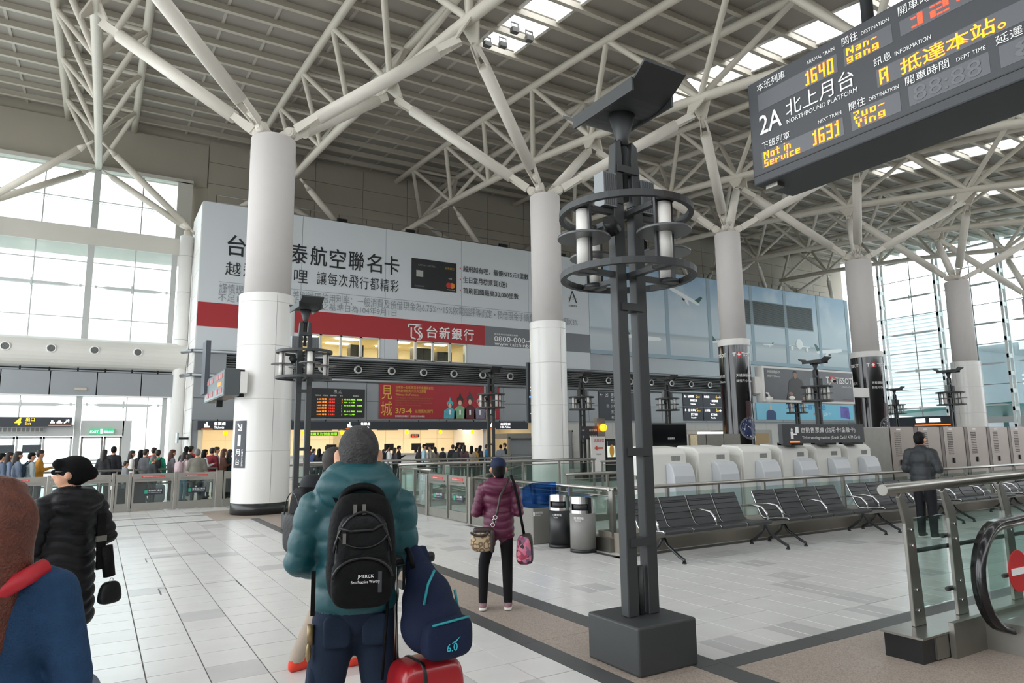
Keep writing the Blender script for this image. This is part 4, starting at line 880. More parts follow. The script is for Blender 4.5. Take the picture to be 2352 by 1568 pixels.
# dot-matrix characters
DOTS = {'1':['01','11','01','01','01','01','11'],'6':['111','100','100','111','101','101','111'],'4':['101','101','101','111','001','001','001'],'0':['111','101','101','101','101','101','111'],'3':['111','001','001','111','001','001','111'],
 'N':['1001','1101','1101','1011','1011','1001','1001'],'a':['000','000','111','001','111','101','111'],'n':['000','000','110','101','101','101','101'],'-':['000','000','000','111','000','000','000'],'g':['000','111','101','101','111','001','111'],
 'Z':['111','001','001','010','100','100','111'],'u':['000','000','101','101','101','101','111'],'o':['000','000','111','101','101','101','111'],'Y':['101','101','101','010','010','010','010'],'i':['1','0','1','1','1','1','1'],
 't':['010','010','111','010','010','010','011'],'S':['111','100','100','111','001','001','111'],'e':['000','000','111','101','111','100','111'],'r':['000','000','101','110','100','100','100'],'v':['000','000','101','101','101','101','010'],'c':['000','000','111','100','100','100','111'],' ':['0']*7,
 '2':['111','001','001','111','100','100','111'],':':['0','0','1','0','1','0','0'],'A':['1111','1001','1011','1011','1101','1001','1001']}
def dots(s, y0, y1, z0, z1, m):
    cols = []
    for ch in s:
        g_ = DOTS.get(ch, DOTS[' ']); 
        for k in range(len(g_[0])): cols.append([r[k] for r in g_])
        cols.append(['0']*7)
    q = MB(); dw = (y0-y1)/len(cols); dh = (z1-z0)/7; n = 0
    for c, col in enumerate(cols):
        for r, v in enumerate(col):
            if v == '1': q.box(SX-.005, SX-.0015, y0-c*dw-dw*.82, y0-c*dw, z1-(r+1)*dh+dh*.15, z1-r*dh); n += 1
    return part('led_text', q, m, lb)
dots('1640', 2.73, 2.5, 4.03, 4.135, LAM); dots('Nan-', 2.42, 2.2, 4.095, 4.145, LAM); dots('gang', 2.42, 2.19, 4.038, 4.088, LAM); dots('12:39', 2.0, 1.45, 4.055, 4.13, LRN)
dots('A', 2.22, 2.15, 3.795, 3.895, LAM); lt('抵達本站。', 2.09, 1.52, 3.795, 3.895, LAM, bold=.01)
dots('Not in', 3.11, 2.87, 3.64, 3.695, LAM); dots('Service', 3.11, 2.8, 3.58, 3.632, LAM); dots('1631', 2.71, 2.5, 3.585, 3.69, LAM); dots('Zuo-', 2.41, 2.19, 3.645, 3.695, LAM); dots('Ying', 2.4, 2.19, 3.585, 3.635, LAM)
lt('88:88', 2.03, 1.66, 3.595, 3.69, PDK); lt('88', 1.5, 1.2, 3.595, 3.69, PDK)
# ================================================================== STREET-LAMP STYLE LIGHT POSTS
TUBEW = mat('lamp_tube_opal', '#e9e6e0', .35)
ALUM = mat('ribbed_speaker_grey', '#84888a', .45, .3)
def make_lamp():
    t = thing('lamp_post', 'x', 'lamp post', (0,0,0), 0, 'charcoal lamp posts')
    bevel(part('base', MB().box(-.28,.28,-.29,.29,0,.33), LAMPG, t, True), .018, 3)
    for s in (-1, 1):
        x0, x1 = s*.048, s*.152
        bevel(part('post', MB().box(x0,x1,-.045,.045,.33,3.5).prism([(x0,-.045,3.5),(x1,-.045,3.5),(s*.115,-.045,4.02),(s*.06,-.045,4.06),(x0,-.045,3.9)] if s > 0 else [(x1,-.045,3.5),(x0,-.045,3.5),(x0,-.045,3.9),(s*.06,-.045,4.06),(s*.115,-.045,4.02)], (0,.09,0)), LAMPG, t, True), .006, 1)
    for z in (.86, 1.53, 2.66, 3.8): part('spacer', MB().box(-.11,.11,-.06,.06,z-.03,z+.03), LAMPG, t, True)
    part('foot_pipe', MB().lathe([(.033,.33),(.033,.68)], n=14), LAMPG, t, True); part('core_pipe', MB().lathe([(.035,3.55),(.035,3.76),(.06,3.76),(.06,3.83),(.035,3.83),(.035,4.1)], n=14), LAMPG, t, True)
    part('cone', MB().lathe([(.045,4.02),(.05,4.08),(.115,4.3)], n=20), LAMPG, t, True)
    # gull-wing reflector, long axis along y
    L, hw = .53, .215
    def wz(u): return 4.3+.15*abs(u)**1.6
    for sgn in (-1, 1):
        us = np.linspace(.0, 1, 9); top = []; q = MB()
        cam = lambda u: .05*math.sin(PI*u)
        for k in range(8):
            u0, u1 = us[k], us[k+1]; a, b = wz(u0)-cam(u0), wz(u1)-cam(u1)
            q.add([(-hw,sgn*u0*L,a),(hw,sgn*u0*L,a),(hw,sgn*u1*L,b),(-hw,sgn*u1*L,b),(-hw,sgn*u0*L,a+.025),(hw,sgn*u0*L,a+.025),(hw,sgn*u1*L,b+.025),(-hw,sgn*u1*L,b+.025)], PF, False)
        part('reflector_wing', q, LAMPG, t, True)
    part('wing_spine', MB().box(-hw-.02,-hw,-.4,.36,4.27,4.38), LAMPG, t, True); part('wing_spine', MB().box(hw,hw+.02,-.36,.36,4.27,4.36), LAMPG, t, True)
    for z in (2.92, 3.43):
        q = MB().lathe([(.5,-.025),(.54,-.025),(.54,.025),(.5,.025),(.5,-.025)], (0,0,z), 40, smooth=False, caps=False)
        r = part('ring', q, LAMPG, t, True)
        part('ring_arm', MB().box(-.52,.52,-.025,.025,z-.02,z+.02).box(-.025,.025,-.52,.52,z-.02,z+.02), LAMPG, r, True)
    for dx, dy in ((1,0),(-1,0),(0,1),(0,-1)):
        x, y = dx*.43, dy*.43
        lt_ = part('light_tube', MB().cyl((x,y,2.95),(x,y,3.4),.058,n=16), TUBEW, t, True)
        q = MB()
        for s in (-1, 1):
            px, py = (x, y+s*.078) if dx else (x+s*.078, y); q.box(px-.011,px+.011,py-.011,py+.011,2.9,3.45)
        q.cyl((x,y,2.9),(x,y,2.935),.1,n=16).cyl((x,y,3.41),(x,y,3.44),.085,n=16)
        part('bracket', q, mat('dark_bracket', '#3c3e40', .4, .3), lt_, True)
        part('disc_reflector', MB().cyl((x,y,3.165),(x,y,3.185),.205,n=28), mat('grey_disc', '#6b6d6e', .35, .5), lt_, True)
    for s in (-1, 1):
        q = MB().box(s*.2-.065, s*.2+.065, -.06, .06, 3.46, 3.74); sp = part('speaker', q, ALUM, t, True)
        q = MB()
        for k in range(7): q.box(s*.2-.06+k*.02-.004, s*.2-.06+k*.02+.004, -.066, -.06, 3.47, 3.73)
        part('speaker_rib', q, mat('rib_dark', '#55585a', .5), sp, True)
    part('spotlight', MB().cyl((-.3,-.15,3.3),(-.22,-.1,3.24),.05,.07,n=12), BLACK, t, True); part('spotlight', MB().cyl((.3,.2,3.3),(.24,.12,3.24),.05,.07,n=12), BLACK, t, True)
    return t
lamp = make_lamp(); lamp['label'] = 'tall charcoal lamp post with ringed light tubes on a square base, nearest of all'
lamp.location = (3.57, 4.1, 0)
for x, y, lab in ((3.42, 13.65, 'charcoal lamp post in front of the first white column, beside the teal jacket'), (12.9, 23.0, 'charcoal lamp post standing before the red opera poster'), (21.8, 22.7, 'charcoal lamp post seen above the black monitor'),
                  (22.1, 15.4, 'charcoal lamp post in front of the long watch advertisement'), (30.8, 15.2, 'charcoal lamp post in front of the white column behind the lockers'), (39.6, 22.6, 'charcoal lamp post in front of the exit 5 sign'),
                  (17.4, 23.2, 'charcoal lamp post mostly hidden behind the nearest lamp post'), (31.5, 23.2, 'small far lamp post under the long watch advertisement')):
    dup(lamp, (x, y, 0), 0, lab)
cctv = thing('security_camera', 'white cylindrical security camera on the lamp post before the watch advertisement', 'camera', (22.4, 15.0, 3.5)); part('body', MB().cyl((22.4,15.0,3.62),(22.2,14.75,3.58),.07,n=12), WHITE, cctv); part('lens', MB().cyl((22.2,14.75,3.58),(22.18,14.73,3.577),.055,n=12), BLACK, cctv); part('bracket', MB().cyl((22.4,15.0,3.6),(22.35,15.1,3.45),.025,n=8), WHITE, cctv)
dome = thing('dome_camera', 'white dome security camera on an arm from the black column', 'camera', (21.1, 17.2, 3.0)); part('arm', MB().tube([(21.0,17.4,3.25),(21.25,17.1,3.32),(21.4,16.95,3.28),(21.42,16.93,3.15)], .035, 8), WHITE, dome); part('dome', MB().lathe([(.0,-.13),(.09,-.1),(.14,0),(.13,.08),(.0,.12)], (21.42,16.93,3.05), 16), WHITE, dome)
# ================================================================== COLUMN SIGNS
D2R = PI/180
ps = thing('platform_sign', 'dark curved vertical sign reading 1 Platform wrapped on the first column', 'sign', (3.0, 17.2, 1.09)); part('plate', arc_patch((3.47,17.7), .677, -167*D2R, -133.5*D2R, 1.09, 2.2), DARK, ps)
def vt(body, a, z, h, w, b=0.): arc_text(ps, body, (3.47,17.7), .681, a*D2R, z, h, w, LW, b)
vt('↘', -150, 1.95, .2, .18, .03); vt('1', -150, 1.6, .27, .1, .03); vt('月', -153, 1.38, .15, .15); vt('台', -153, 1.16, .15, .15)
for k, ch in enumerate('Platform'): vt(ch, -140.5, 1.48-.05*k, .045, .04)
for i, (dial, tint) in ((2, ('#1c2c56', 0)), (3, ('#26282b', 0))):
    cx = CX[i]; r = RL[i]+.004; t = columns[i]; C2 = (cx, 17.7)
    for base in (0, 112, -112):
        a0 = -123.0+base if i == 2 else -128.0+base
        part('cross_patch', arc_patch(C2, r, (a0-8)*D2R, (a0+8)*D2R, 4.62, 4.82, 4), mat('swiss_red', '#d2212b', .4), t)
        part('cross', MB(), LW, t) if False else None
        q = arc_patch(C2, r+.003, (a0-2)*D2R, (a0+2)*D2R, 4.65, 4.79, 2); part('white_cross', q, LW, t); part('white_cross', arc_patch(C2, r+.003, (a0-5.5)*D2R, (a0+5.5)*D2R, 4.695, 4.745, 3), LW, t)
        arc_text(t, 'T', C2, r+.002, (a0-17)*D2R, 4.65, .14, .13, LW, .03); arc_text(t, 'TISSOT', C2, r+.002, (a0+38)*D2R, 4.65, .14, .56, LW, .03)
        arc_text(t, '天梭韻馳系列', C2, r+.002, (a0+20)*D2R, 3.88, .12, .7, LW); arc_text(t, '錶徑尺寸45mm', C2, r+.002, (a0+20)*D2R, 3.68, .11, .7, LW)
    ac = -95 if i == 2 else -88; zc = 2.0 if i == 2 else 2.05; R_ = .42
    def disc(rad, off, m, zc=zc, ac=ac, r=r, C2=C2, t=t, nm='watch_dial_print'):
        q = MB(); n = 28; pts = [(rad*math.cos(2*PI*k/n), rad*math.sin(2*PI*k/n)) for k in range(n)]
        rings = [[(C2[0]+(r+off)*math.cos(ac*D2R+u*f/r), C2[1]+(r+off)*math.sin(ac*D2R+u*f/r), zc+v*f) for u, v in pts] for f in (.02, .5, 1)]
        vs = [p for rg in rings for p in rg]; fs = [(j*n+k, j*n+(k+1)%n, (j+1)*n+(k+1)%n, (j+1)*n+k) for j in range(2) for k in range(n)]+[tuple(range(n))]
        return part(nm, MB().add(vs, fs), m, t)
    part('strap_print', arc_patch(C2, r+.001, (ac-14)*D2R, (ac+14)*D2R, zc+.35, zc+1.0, 6), mat('wrist_print', '#6b4a3c' if i == 3 else '#3a1d20', .4), t)
    disc(R_, .002, mat('watch_case_grey', '#6f7276', .3, .5)); disc(R_*.84, .004, mat('dial%d' % i, dial, .3))
    for k, (s_, u, v) in enumerate((('12', 0, .25), ('9', -.25, -.05), ('6', 0, -.3))): arc_text(t, s_, C2, r+.006, (ac*D2R+u/r), zc+v-.04, .09, .1 if s_ == '12' else .06, LW)
    for k in range(12):
        a = k*PI/6; u, v = .31*math.sin(a), .31*math.cos(a); an = ac*D2R+u/r; part('hour_mark', MB().obox((C2[0]+(r+.006)*math.cos(an), C2[1]+(r+.006)*math.sin(an), zc+v), (-math.sin(an), math.cos(an), 0), (math.cos(an), math.sin(an), 0), Z_, .008, .002, .016), LW, t)
    an = (ac-8)*D2R; part('watch_hand', MB().bar((C2[0]+(r+.007)*math.cos(ac*D2R), C2[1]+(r+.007)*math.sin(ac*D2R), zc), (C2[0]+(r+.007)*math.cos(ac*D2R-.35), C2[1]+(r+.007)*math.sin(ac*D2R-.35), zc+.16), .004, .02), LW, t)
wb_ = thing('watch_billboard', 'long grey lightbox advertising a watch with a man in black, between two columns', 'billboard', (24, 17.2, 3.0))
bevel(part('frame', MB().box(21.2, 26.85, 17.0, 17.35, 2.97, 4.32), WHITE, wb_), .01, 1); part('print', MB().box(21.3, 26.77, 16.99, 17.0, 3.06, 4.24), mat('watch_ad_grey', '#3f454a', .3, var=.5, scale=1.2), wb_)
part('bracket', MB().box(20.95, 21.2, 17.15, 17.3, 3.3, 3.9).box(26.85, 28.4, 17.3, 17.6, 3.3, 3.7), WHITE, wb_); yw = 16.985
text('天梭韻馳系列', wb_, (21.45, yw, 4.05), X_, Z_, .12, LW, w=.75); text('錶徑尺寸45mm', wb_, (21.45, yw, 3.9), X_, Z_, .1, LW, w=.7); text('T', wb_, (25.0, yw, 3.78), X_, Z_, .26, LW, bold=.03); part('red_square', MB().box(25.28, 25.56, yw-.004, yw, 3.77, 4.06), MATS['swiss_red'], wb_); part('white_cross', MB().box(25.39, 25.45, yw-.007, yw-.003, 3.81, 4.02).box(25.32, 25.52, yw-.007, yw-.003, 3.88, 3.95), LW, wb_); text('TISSOT', wb_, (25.62, yw, 3.78), X_, Z_, .26, LW, w=1.1, bold=.02); text('#ThisIsYourTime', wb_, (26.0, yw, 3.62), X_, Z_, .07, LW, w=.7); text('tissotwatches.com', wb_, (26.0, yw, 3.12), X_, Z_, .06, RED, w=.7)
part('man_print', MB().prism([(22.5,yw,3.07),(23.6,yw,3.07),(23.65,yw,3.5),(23.45,yw,3.85),(23.2,yw,3.93),(22.95,yw,3.93),(22.7,yw,3.8),(22.62,yw,3.45)], (0,-.003,0)), mat('black_jacket_print', '#131416', .4), wb_); part('face_print', MB().ell((23.08, yw-.004, 4.03), (.11, .004, .15)), mat('ad_face', '#9b7a68', .5), wb_); part('hair_print', MB().ell((23.08, yw-.003, 4.13), (.12, .004, .08)), BLACK, wb_); part('hand_print', MB().ell((22.75, yw-.005, 3.3), (.12, .004, .07)).ell((23.5, yw-.005, 3.12), (.08, .004, .08)), MATS['ad_face'], wb_); part('engine_print', MB().ell((22.8, yw-.004, 3.14), (.2, .003, .08)), SS, wb_)
part('watch_print', MB().cyl((24.45, yw-.004, 3.72), (24.45, yw, 3.72), .34, n=28), MATS['watch_case_grey'], wb_); part('dial_print', MB().cyl((24.45, yw-.008, 3.72), (24.45, yw-.003, 3.72), .28, n=28), MATS['dial3'], wb_); text('9', wb_, (24.2, yw-.008, 3.66), X_, Z_, .09, LW); text('12', wb_, (24.38, yw-.008, 3.86), X_, Z_, .09, LW)
# small info board on column 1 and edge-on banners
ib = thing('platform_info_board', 'small grey LED info board bracketed to the first column, facing the exit', 'display', (2.6, 18.5, 2.77)); part('housing', MB().box(2.45, 2.78, 17.0, 20.4, 2.77, 3.4), mat('info_board_grey', '#4d5254', .4), ib)
part('face', MB().box(2.44, 2.45, 17.05, 20.35, 2.8, 3.37), mat('info_board_face', '#7d888a', .3), ib)
for k, y in enumerate((17.3, 17.9, 18.8, 19.5)):
    for z in (2.86, 3.2): part('red_panel', MB().box(2.432, 2.44, y, y+.35, z, z+.12), mat('red_led_panel', '#b8686a', .4), ib); part('pale_panel', MB().box(2.432, 2.44, y+.38, y+.48, z, z+.12), mat('pale_led_panel', '#a9b0b0', .4), ib)
part('orange_panel', MB().box(2.432, 2.44, 17.5, 18.0, 3.03, 3.13), LO, ib); part('bracket', MB().box(2.78, 3.1, 17.3, 17.5, 3.36, 3.42).box(2.78, 3.1, 17.3, 17.5, 2.76, 2.82), BLACK, ib); part('white_box', MB().box(2.79, 2.95, 17.0, 17.3, 2.84, 3.34), WHITE, ib); part('under_lamp', MB().box(2.55, 2.7, 18.9, 19.1, 2.6, 2.77), BLACK, ib)
eb = tag(part('hanging_banner', MB().box(2.36, 2.48, 19.9, 20.6, 3.0, 4.45), mat('banner_slate', '#454a52', .5)), 'dark slate banner board seen edge on behind the info board', 'sign')
vb = thing('vertical_lit_sign', 'narrow dark vertical sign with lit characters beside the second column', 'sign', (11.7, 18.2, 2.2)); part('board', MB().box(11.52, 11.95, 18.15, 18.25, 2.2, 4.1), mat('vertical_sign_black', '#22262c', .4), vb); ys = 18.148
for ch, zz_, hh in (('月', 3.3, .14), ('台', 3.12, .14), ('☆', 2.72, .15), ('→', 2.42, .13)): text(ch, vb, (11.6, ys, zz_), X_, Z_, hh, LWE)
part('blue_line', MB().box(11.56, 11.95, 18.142, 18.148, 2.98, 3.03), mat('blue_lit', '#2f7fe0', .4, emit=.8), vb); part('arm', MB().box(11.8, 11.9, 18.05, 18.16, 3.5, 3.58), BLACK, vb)

for k, (x, y) in enumerate(((11.7, 20.9), (12.2, 20.6), (12.75, 19.6), (12.0, 19.4))):
    z = zt(y)+.2; s_ = thing('floodlight', 'small grey floodlight hanging under the skylight by the second column, %s' % ('lowest','second lowest','second highest','highest')[k], 'light', (x, y, z)); part('head', MB().obox((x, y, z), X_, Y_, Z_, .14, .1, .09), mat('floodlight_grey', '#5a5a58', .4), s_); part('yoke', MB().box(x-.16, x-.14, y-.02, y+.02, z, z+.3).box(x+.14, x+.16, y-.02, y+.02, z, z+.3).box(x-.16, x+.16, y-.02, y+.02, z+.28, z+.32), MATS['floodlight_grey'], s_)
# ================================================================== RAILINGS, GATES
KERB = mat('beige_stone_kerb', '#8d857a', .5, var=.06, scale=6)
def railing(name, label, p0, p1, h=.9, step=1.2, kerb=.2, r=.03, midbar=True, kw=.12, glass_m=None, kmat=None, post='flat'):
    p0, p1 = Vector((*p0, 0)), Vector((*p1, 0)); d = p1-p0; L = d.length; u = d.normalized(); nrm = Vector((-u.y, u.x, 0))
    t = thing(name, label, 'railing', tuple((p0+p1)/2), 0, 'glass railings')
    part('handrail', MB().cyl(p0-u*.05+Z_*h, p1+u*.05+Z_*h, r, n=12), SS, t)
    if kerb: part('kerb', MB().obox((p0+p1)/2+Z_*kerb/2, u, nrm, Z_, L/2+.02, kw, kerb/2), kmat or SSD, t)
    n = max(1, round(L/step))
    for k in range(n+1):
        p = p0+d*(k/n); part('post', MB().obox(p+Z_*((h+kerb)/2), u, nrm, Z_, .022, .03, (h-kerb)/2-.01), SSD, t)
    for k in range(n):
        a, b = p0+d*(k/n)+u*.06, p0+d*((k+1)/n)-u*.06; m = (a+b)/2
        part('glass_panel', MB().obox(m+Z_*((h+kerb)/2-.03), u, nrm, Z_, (b-a).length/2, .006, (h-kerb)/2-.07), glass_m or GLASSR, t)
        if midbar: part('edge_bar', MB().cyl(a+Z_*(h-.1), b+Z_*(h-.1), .012, n=6), SSD, t)
    return t
railing('glass_railing', 'glass railing with steel handrail running from the gates to the litter bins', (6.6, 12.4), (6.6, 8.1), .9, 1.1, .2, kw=.1)
railing('glass_railing', 'long glass railing on a stone kerb behind the row of waiting seats', (6.6, 8.15), (27, 8.15), .9, 1.15, .28, midbar=False, kw=.3, kmat=KERB)
railing('glass_railing', 'glass railing with thick handrail across the hall behind the teal jacket', (6.7, 16.7), (12.6, 16.3), 1.08, 1.3, .15, .04)
railing('glass_railing', 'further glass railing just before the ticket counter queue', (5.0, 20.6), (13.6, 20.85), 1.08, 1.5, .12, .035)
railing('glass_railing', 'glass railing return beside the open gate toward the ticket queue', (6.6, 14.6), (6.7, 16.7), 1.0, 1.05, .15, .03)
railing('glass_railing', 'low glass railing behind the blue recycling box toward the second column', (13.0, 16.4), (26, 16.3), 1.0, 1.6, .1, .03)
railing('glass_railing', 'glass railing crossing behind the litter bins', (8.2, 11.5), (10.2, 11.4), .95, 1.0, .1, .03)
for (a, b, lab) in (((9.0, 13.4), (6.9, 15.9), 'slanting escalator rail behind the gate panels'), ((8.2, 18.6), (10.6, 16.9), 'slanting escalator rail beyond the thick handrail')):
    t = thing('escalator_rail', lab, 'railing', ((a[0]+b[0])/2, (a[1]+b[1])/2, 0)); part('rail', MB().cyl((*a, .25), (*b, .95), .04, n=10).cyl((*a, .05), (*b, .7), .025, n=8), SSD, t); part('foot', MB().cyl((*a, 0), (*a, .25), .035, n=8).cyl((*b, 0), (*b, .95), .035, n=8), SSD, t)
part_k = tag(part('black_plinth', MB().box(6.75, 8.9, 12.6, 12.9, 0, .28), mat('black_stone', '#1d1d1e', .4)), 'low black stone plinth behind the glass gates', 'plinth')
SGR = mat('gate_sign_navy', '#232a36', .4); STK = mat('red_sticker', '#c4332d', .5)
GATEM = mat('gate_stainless', '#a09d96', .38, .85, var=.1, scale=7)
def gate(label, p0, p1, sign=True, h=.93, grp='emergency gates'):
    p0, p1 = Vector((*p0, 0)), Vector((*p1, 0)); d = p1-p0; L = d.length; u = d.normalized(); nrm = Vector((u.y, -u.x, 0)); m = (p0+p1)/2
    t = thing('safety_gate', label, 'gate', tuple(m), 0, grp)
    def B(s0, s1, z0, z1, th=.025): return MB().obox(p0+u*((s0+s1)/2)+Z_*((z0+z1)/2), u, nrm, Z_, (s1-s0)/2, th, (z1-z0)/2)
    part('top_rail', B(0, L, h-.2, h, .03), GATEM, t); part('kick_plate', B(0, L, .02, .2), GATEM, t); part('stile', B(0, .045, .2, h-.2), GATEM, t); part('stile', B(L-.045, L, .2, h-.2), GATEM, t)
    part('glass_panel', B(.045, L-.045, .2, h-.2, .005), GLASSR, t)
    if L > .6: part('push_bar', B(.08, L-.12, h-.155, h-.125, .05), SS, t)
    if sign:
        f = nrm*.032
        s_ = part('red_sticker', MB().obox(p0+u*(L*.5)+Z_*(h-.075)+f, u, nrm, Z_, .27, .002, .022), STK, t)
        text('非緊急時請勿開啟 For emergency only', t, p0+u*(L*.5-.24)+Z_*(h-.088)+nrm*.036, u, Z_, .024, LW, w=.48, off=.001)
        part('exit_sign', MB().obox(p0+u*(L*.52)+Z_*.47+nrm*.012, u, nrm, Z_, .22, .003, .07), SGR, t); part('green_pictogram', MB().obox(p0+u*(L*.52-.17)+Z_*.47+nrm*.018, u, nrm, Z_, .035, .002, .045), mat('green_tile', '#2e9e78', .4), t)
        text('緊急出口專用', t, p0+u*(L*.52-.11)+Z_*.475+nrm*.017, u, Z_, .05, LW, w=.3, off=.001); text('For emergency exit only', t, p0+u*(L*.52-.11)+Z_*.44+nrm*.017, u, Z_, .018, LW, w=.28, off=.001)
    return t
def gpost(label, p, w=.1, h=.96):
    o = tag(part('gate_post', MB().box(p[0]-w/2, p[0]+w/2, p[1]-.05, p[1]+.05, 0, h), GATEM), label, 'post', 'gate posts'); bevel(o, .008, 2); return o
gy = 20.15
gate('steel-framed glass gate with red sticker behind the black quilted coat', (-.9, gy), (.36, gy)); gpost('slim steel gate post beside the narrow glass panel, nearer the exit', (.41, gy), .07)
gate('narrow plain glass fence panel between two gates', (.46, gy), (.74, gy), sign=False); gpost('slim steel gate post beside the narrow glass panel, nearer the column', (.78, gy), .07)
gate('steel-framed glass gate with emergency sign, middle of the exit fence', (.83, gy), (1.77, gy)); gpost('steel gate post between the two gates by the grey-shirted man', (1.82, gy), .08)
gate('steel-framed glass gate the grey-shirted man leans on', (1.87, gy), (2.78, gy)); gpost('wide steel gate post beside the first column', (2.88, gy), .18)
gate('steel-framed glass gate at the picture edge behind red-haired person', (-2.2, gy), (-.98, gy)); gpost('steel gate post behind the red-haired person', (-.94, gy), .07)
gate('plain glass fence panel tucked behind the first column', (3.0, gy), (3.9, gy), sign=False)
gate('glass gate with red sticker next to the wide steel post, further from the camera', (6.52, 14.5), (6.52, 13.52)); gate('glass gate with red sticker next to the maroon jacket', (6.52, 13.46), (6.52, 12.62))
gpost('steel post ending the gate pair nearest the ticket counters', (6.52, 14.57), .12, .92); gpost('broad steel post between glass gate and glass railing', (6.55, 12.5), .16, .92)
# queue rails with tape posts in the ticket hall
for k, (a, b) in enumerate((((-6, 22.9), (3.2, 22.9)), ((-6, 28.0), (2.8, 27.2)), ((4.6, 23.2), (7.5, 23.0)))):
    t = thing('queue_rail', ('steel queue rail just behind the exit gates', 'steel queue rail before the glass exit doors', 'steel queue rail behind the first column')[k], 'railing', (a[0], a[1], 0)); a, b = Vector((*a, 0)), Vector((*b, 0))
    part('top_bar', MB().cyl(a+Z_*.95, b+Z_*.95, .03, n=8), SSD, t); part('low_bar', MB().cyl(a+Z_*.55, b+Z_*.55, .02, n=8), SSD, t)
    n = int((b-a).length/1.5)
    for i in range(n+1): p = a+(b-a)*(i/n); part('post', MB().cyl(p, p+Z_*.95, .025, n=8), SSD, t)
for k, (x, y) in enumerate(((12.2, 13.6), (13.6, 13.2), (15.0, 13.0), (14.2, 14.4), (16.6, 13.6))):
    s = thing('belt_barrier', 'steel belt barrier post beyond the second column, %s' % ('nearest the blue box','second from the blue box','third from the blue box','behind the others','nearest the ice cream poster')[k], 'barrier', (x, y, 0)); part('base', MB().lathe([(.17,0),(.17,.02),(.05,.04)], (x,y,0), 16), SS, s); part('pole', MB().cyl((x,y,.03),(x,y,.95),.03,n=10), SS, s); part('head', MB().cyl((x,y,.85),(x,y,.99),.042,n=10), BLACK, s)
    x2, y2 = ((13.6,13.2),(15.0,13.0),(16.6,13.6),(16.6,13.6),(18,13.6))[k]; part('belt', MB().bar((x,y,.9),(x2,y2,.9),.004,.05), mat('grey_belt', '#6d7072', .6), s)
# ================================================================== WAITING SEATS
VIN = mat('black_seat_vinyl', '#2c2e31', .42, var=.05, scale=30); VINL = mat('seat_shell_grey', '#5c5f60', .35, .6)
def seat_profile(): return [(-.47,.415),(-.44,.435),(-.3,.43),(-.1,.405),(.0,.41),(.05,.45),(.1,.55),(.16,.68),(.2,.78),(.215,.80)]
def make_bench():
    t = thing('bench_row', 'x', 'bench', (0,0,0), 0, 'waiting benches')
    pr = seat_profile()
    for k in range(4):
        x0 = .03+k*.535; x1 = x0+.5
        q = MB(); n = len(pr)
        nr = [(-.03*math.sin(0), 0)]*n
        for j in range(n-1):
            (ya, za), (yb_, zb_) = pr[j], pr[j+1]; th = .045
            dy, dz = yb_-ya, zb_-za; l = math.hypot(dy, dz); ny, nz_ = dz/l*th, -dy/l*th
            q.add([(x0,ya,za),(x1,ya,za),(x1,yb_,zb_),(x0,yb_,zb_),(x0,ya+ny,za+nz_),(x1,ya+ny,za+nz_),(x1,yb_+ny,zb_+nz_),(x0,yb_+ny,zb_+nz_)], [(0,3,2,1)[::-1],(4,5,6,7)[::-1],(0,1,5,4),(1,2,6,5),(2,3,7,6),(3,0,4,7)])
        st = part('seat', q, VIN, t, True)
        q = MB()
        for (yy, zz_) in ((.075,.5),(.115,.585),(.15,.66),(.175,.725),(.185,.745)): q.cyl((x0+.005,yy-.003,zz_),(x1-.005,yy-.003,zz_),.004,n=5)
        part('welt', q, mat('seat_welt', '#151618', .5), st, True)
        for xx in (x0-.004, x1+.004): part('side_trim', MB().tube([(xx, y+.02, z-.012) for y, z in pr], .011, 6), CHROME, st, True)
    part('beam', MB().box(0, 2.2, -.16, -.08, .30, .36), SSD, t, True)
    for xx in (.3, 2.4):
        q = MB().tube([(xx,-.12,.32),(xx,-.2,.2),(xx,-.42,.08),(xx,-.5,.05),(xx,-.5,.015)], .022, 8).tube([(xx,-.12,.32),(xx,-.05,.2),(xx,.1,.08),(xx,.16,.05),(xx,.16,.015)], .022, 8).cyl((xx,-.5,0),(xx,-.5,.02),.03,n=10).cyl((xx,.16,0),(xx,.16,.02),.03,n=10)
        part('leg', q, mat('dark_cast_leg', '#3c3d3e', .3, .7), t, True)
    for xx in (0., 1.085, 2.17): part('armrest', MB().tube([(xx,.12,.6),(xx,-.1,.62),(xx,-.26,.6),(xx,-.34,.52),(xx,-.36,.43)], .016, 8), CHROME, t, True)
    return t
bench = make_bench(); bench.location = (6.42, 7.32, 0)
BL = ['black waiting bench of four seats partly behind the nearest lamp post', 'black waiting bench of four seats, second from the nearest lamp post', 'black waiting bench of four seats beside the man in the dark jacket', 'black waiting bench behind the escalator railing, fourth in the row', 'black waiting bench behind the escalator railing, fifth in the row', 'far black waiting bench cut by the picture edge', 'farthest black waiting bench in the row']
bench['label'] = BL[0]
for k in range(1, 7): dup(bench, (6.42+2.555*k, 7.32+.03*k, 0), 0, BL[k])
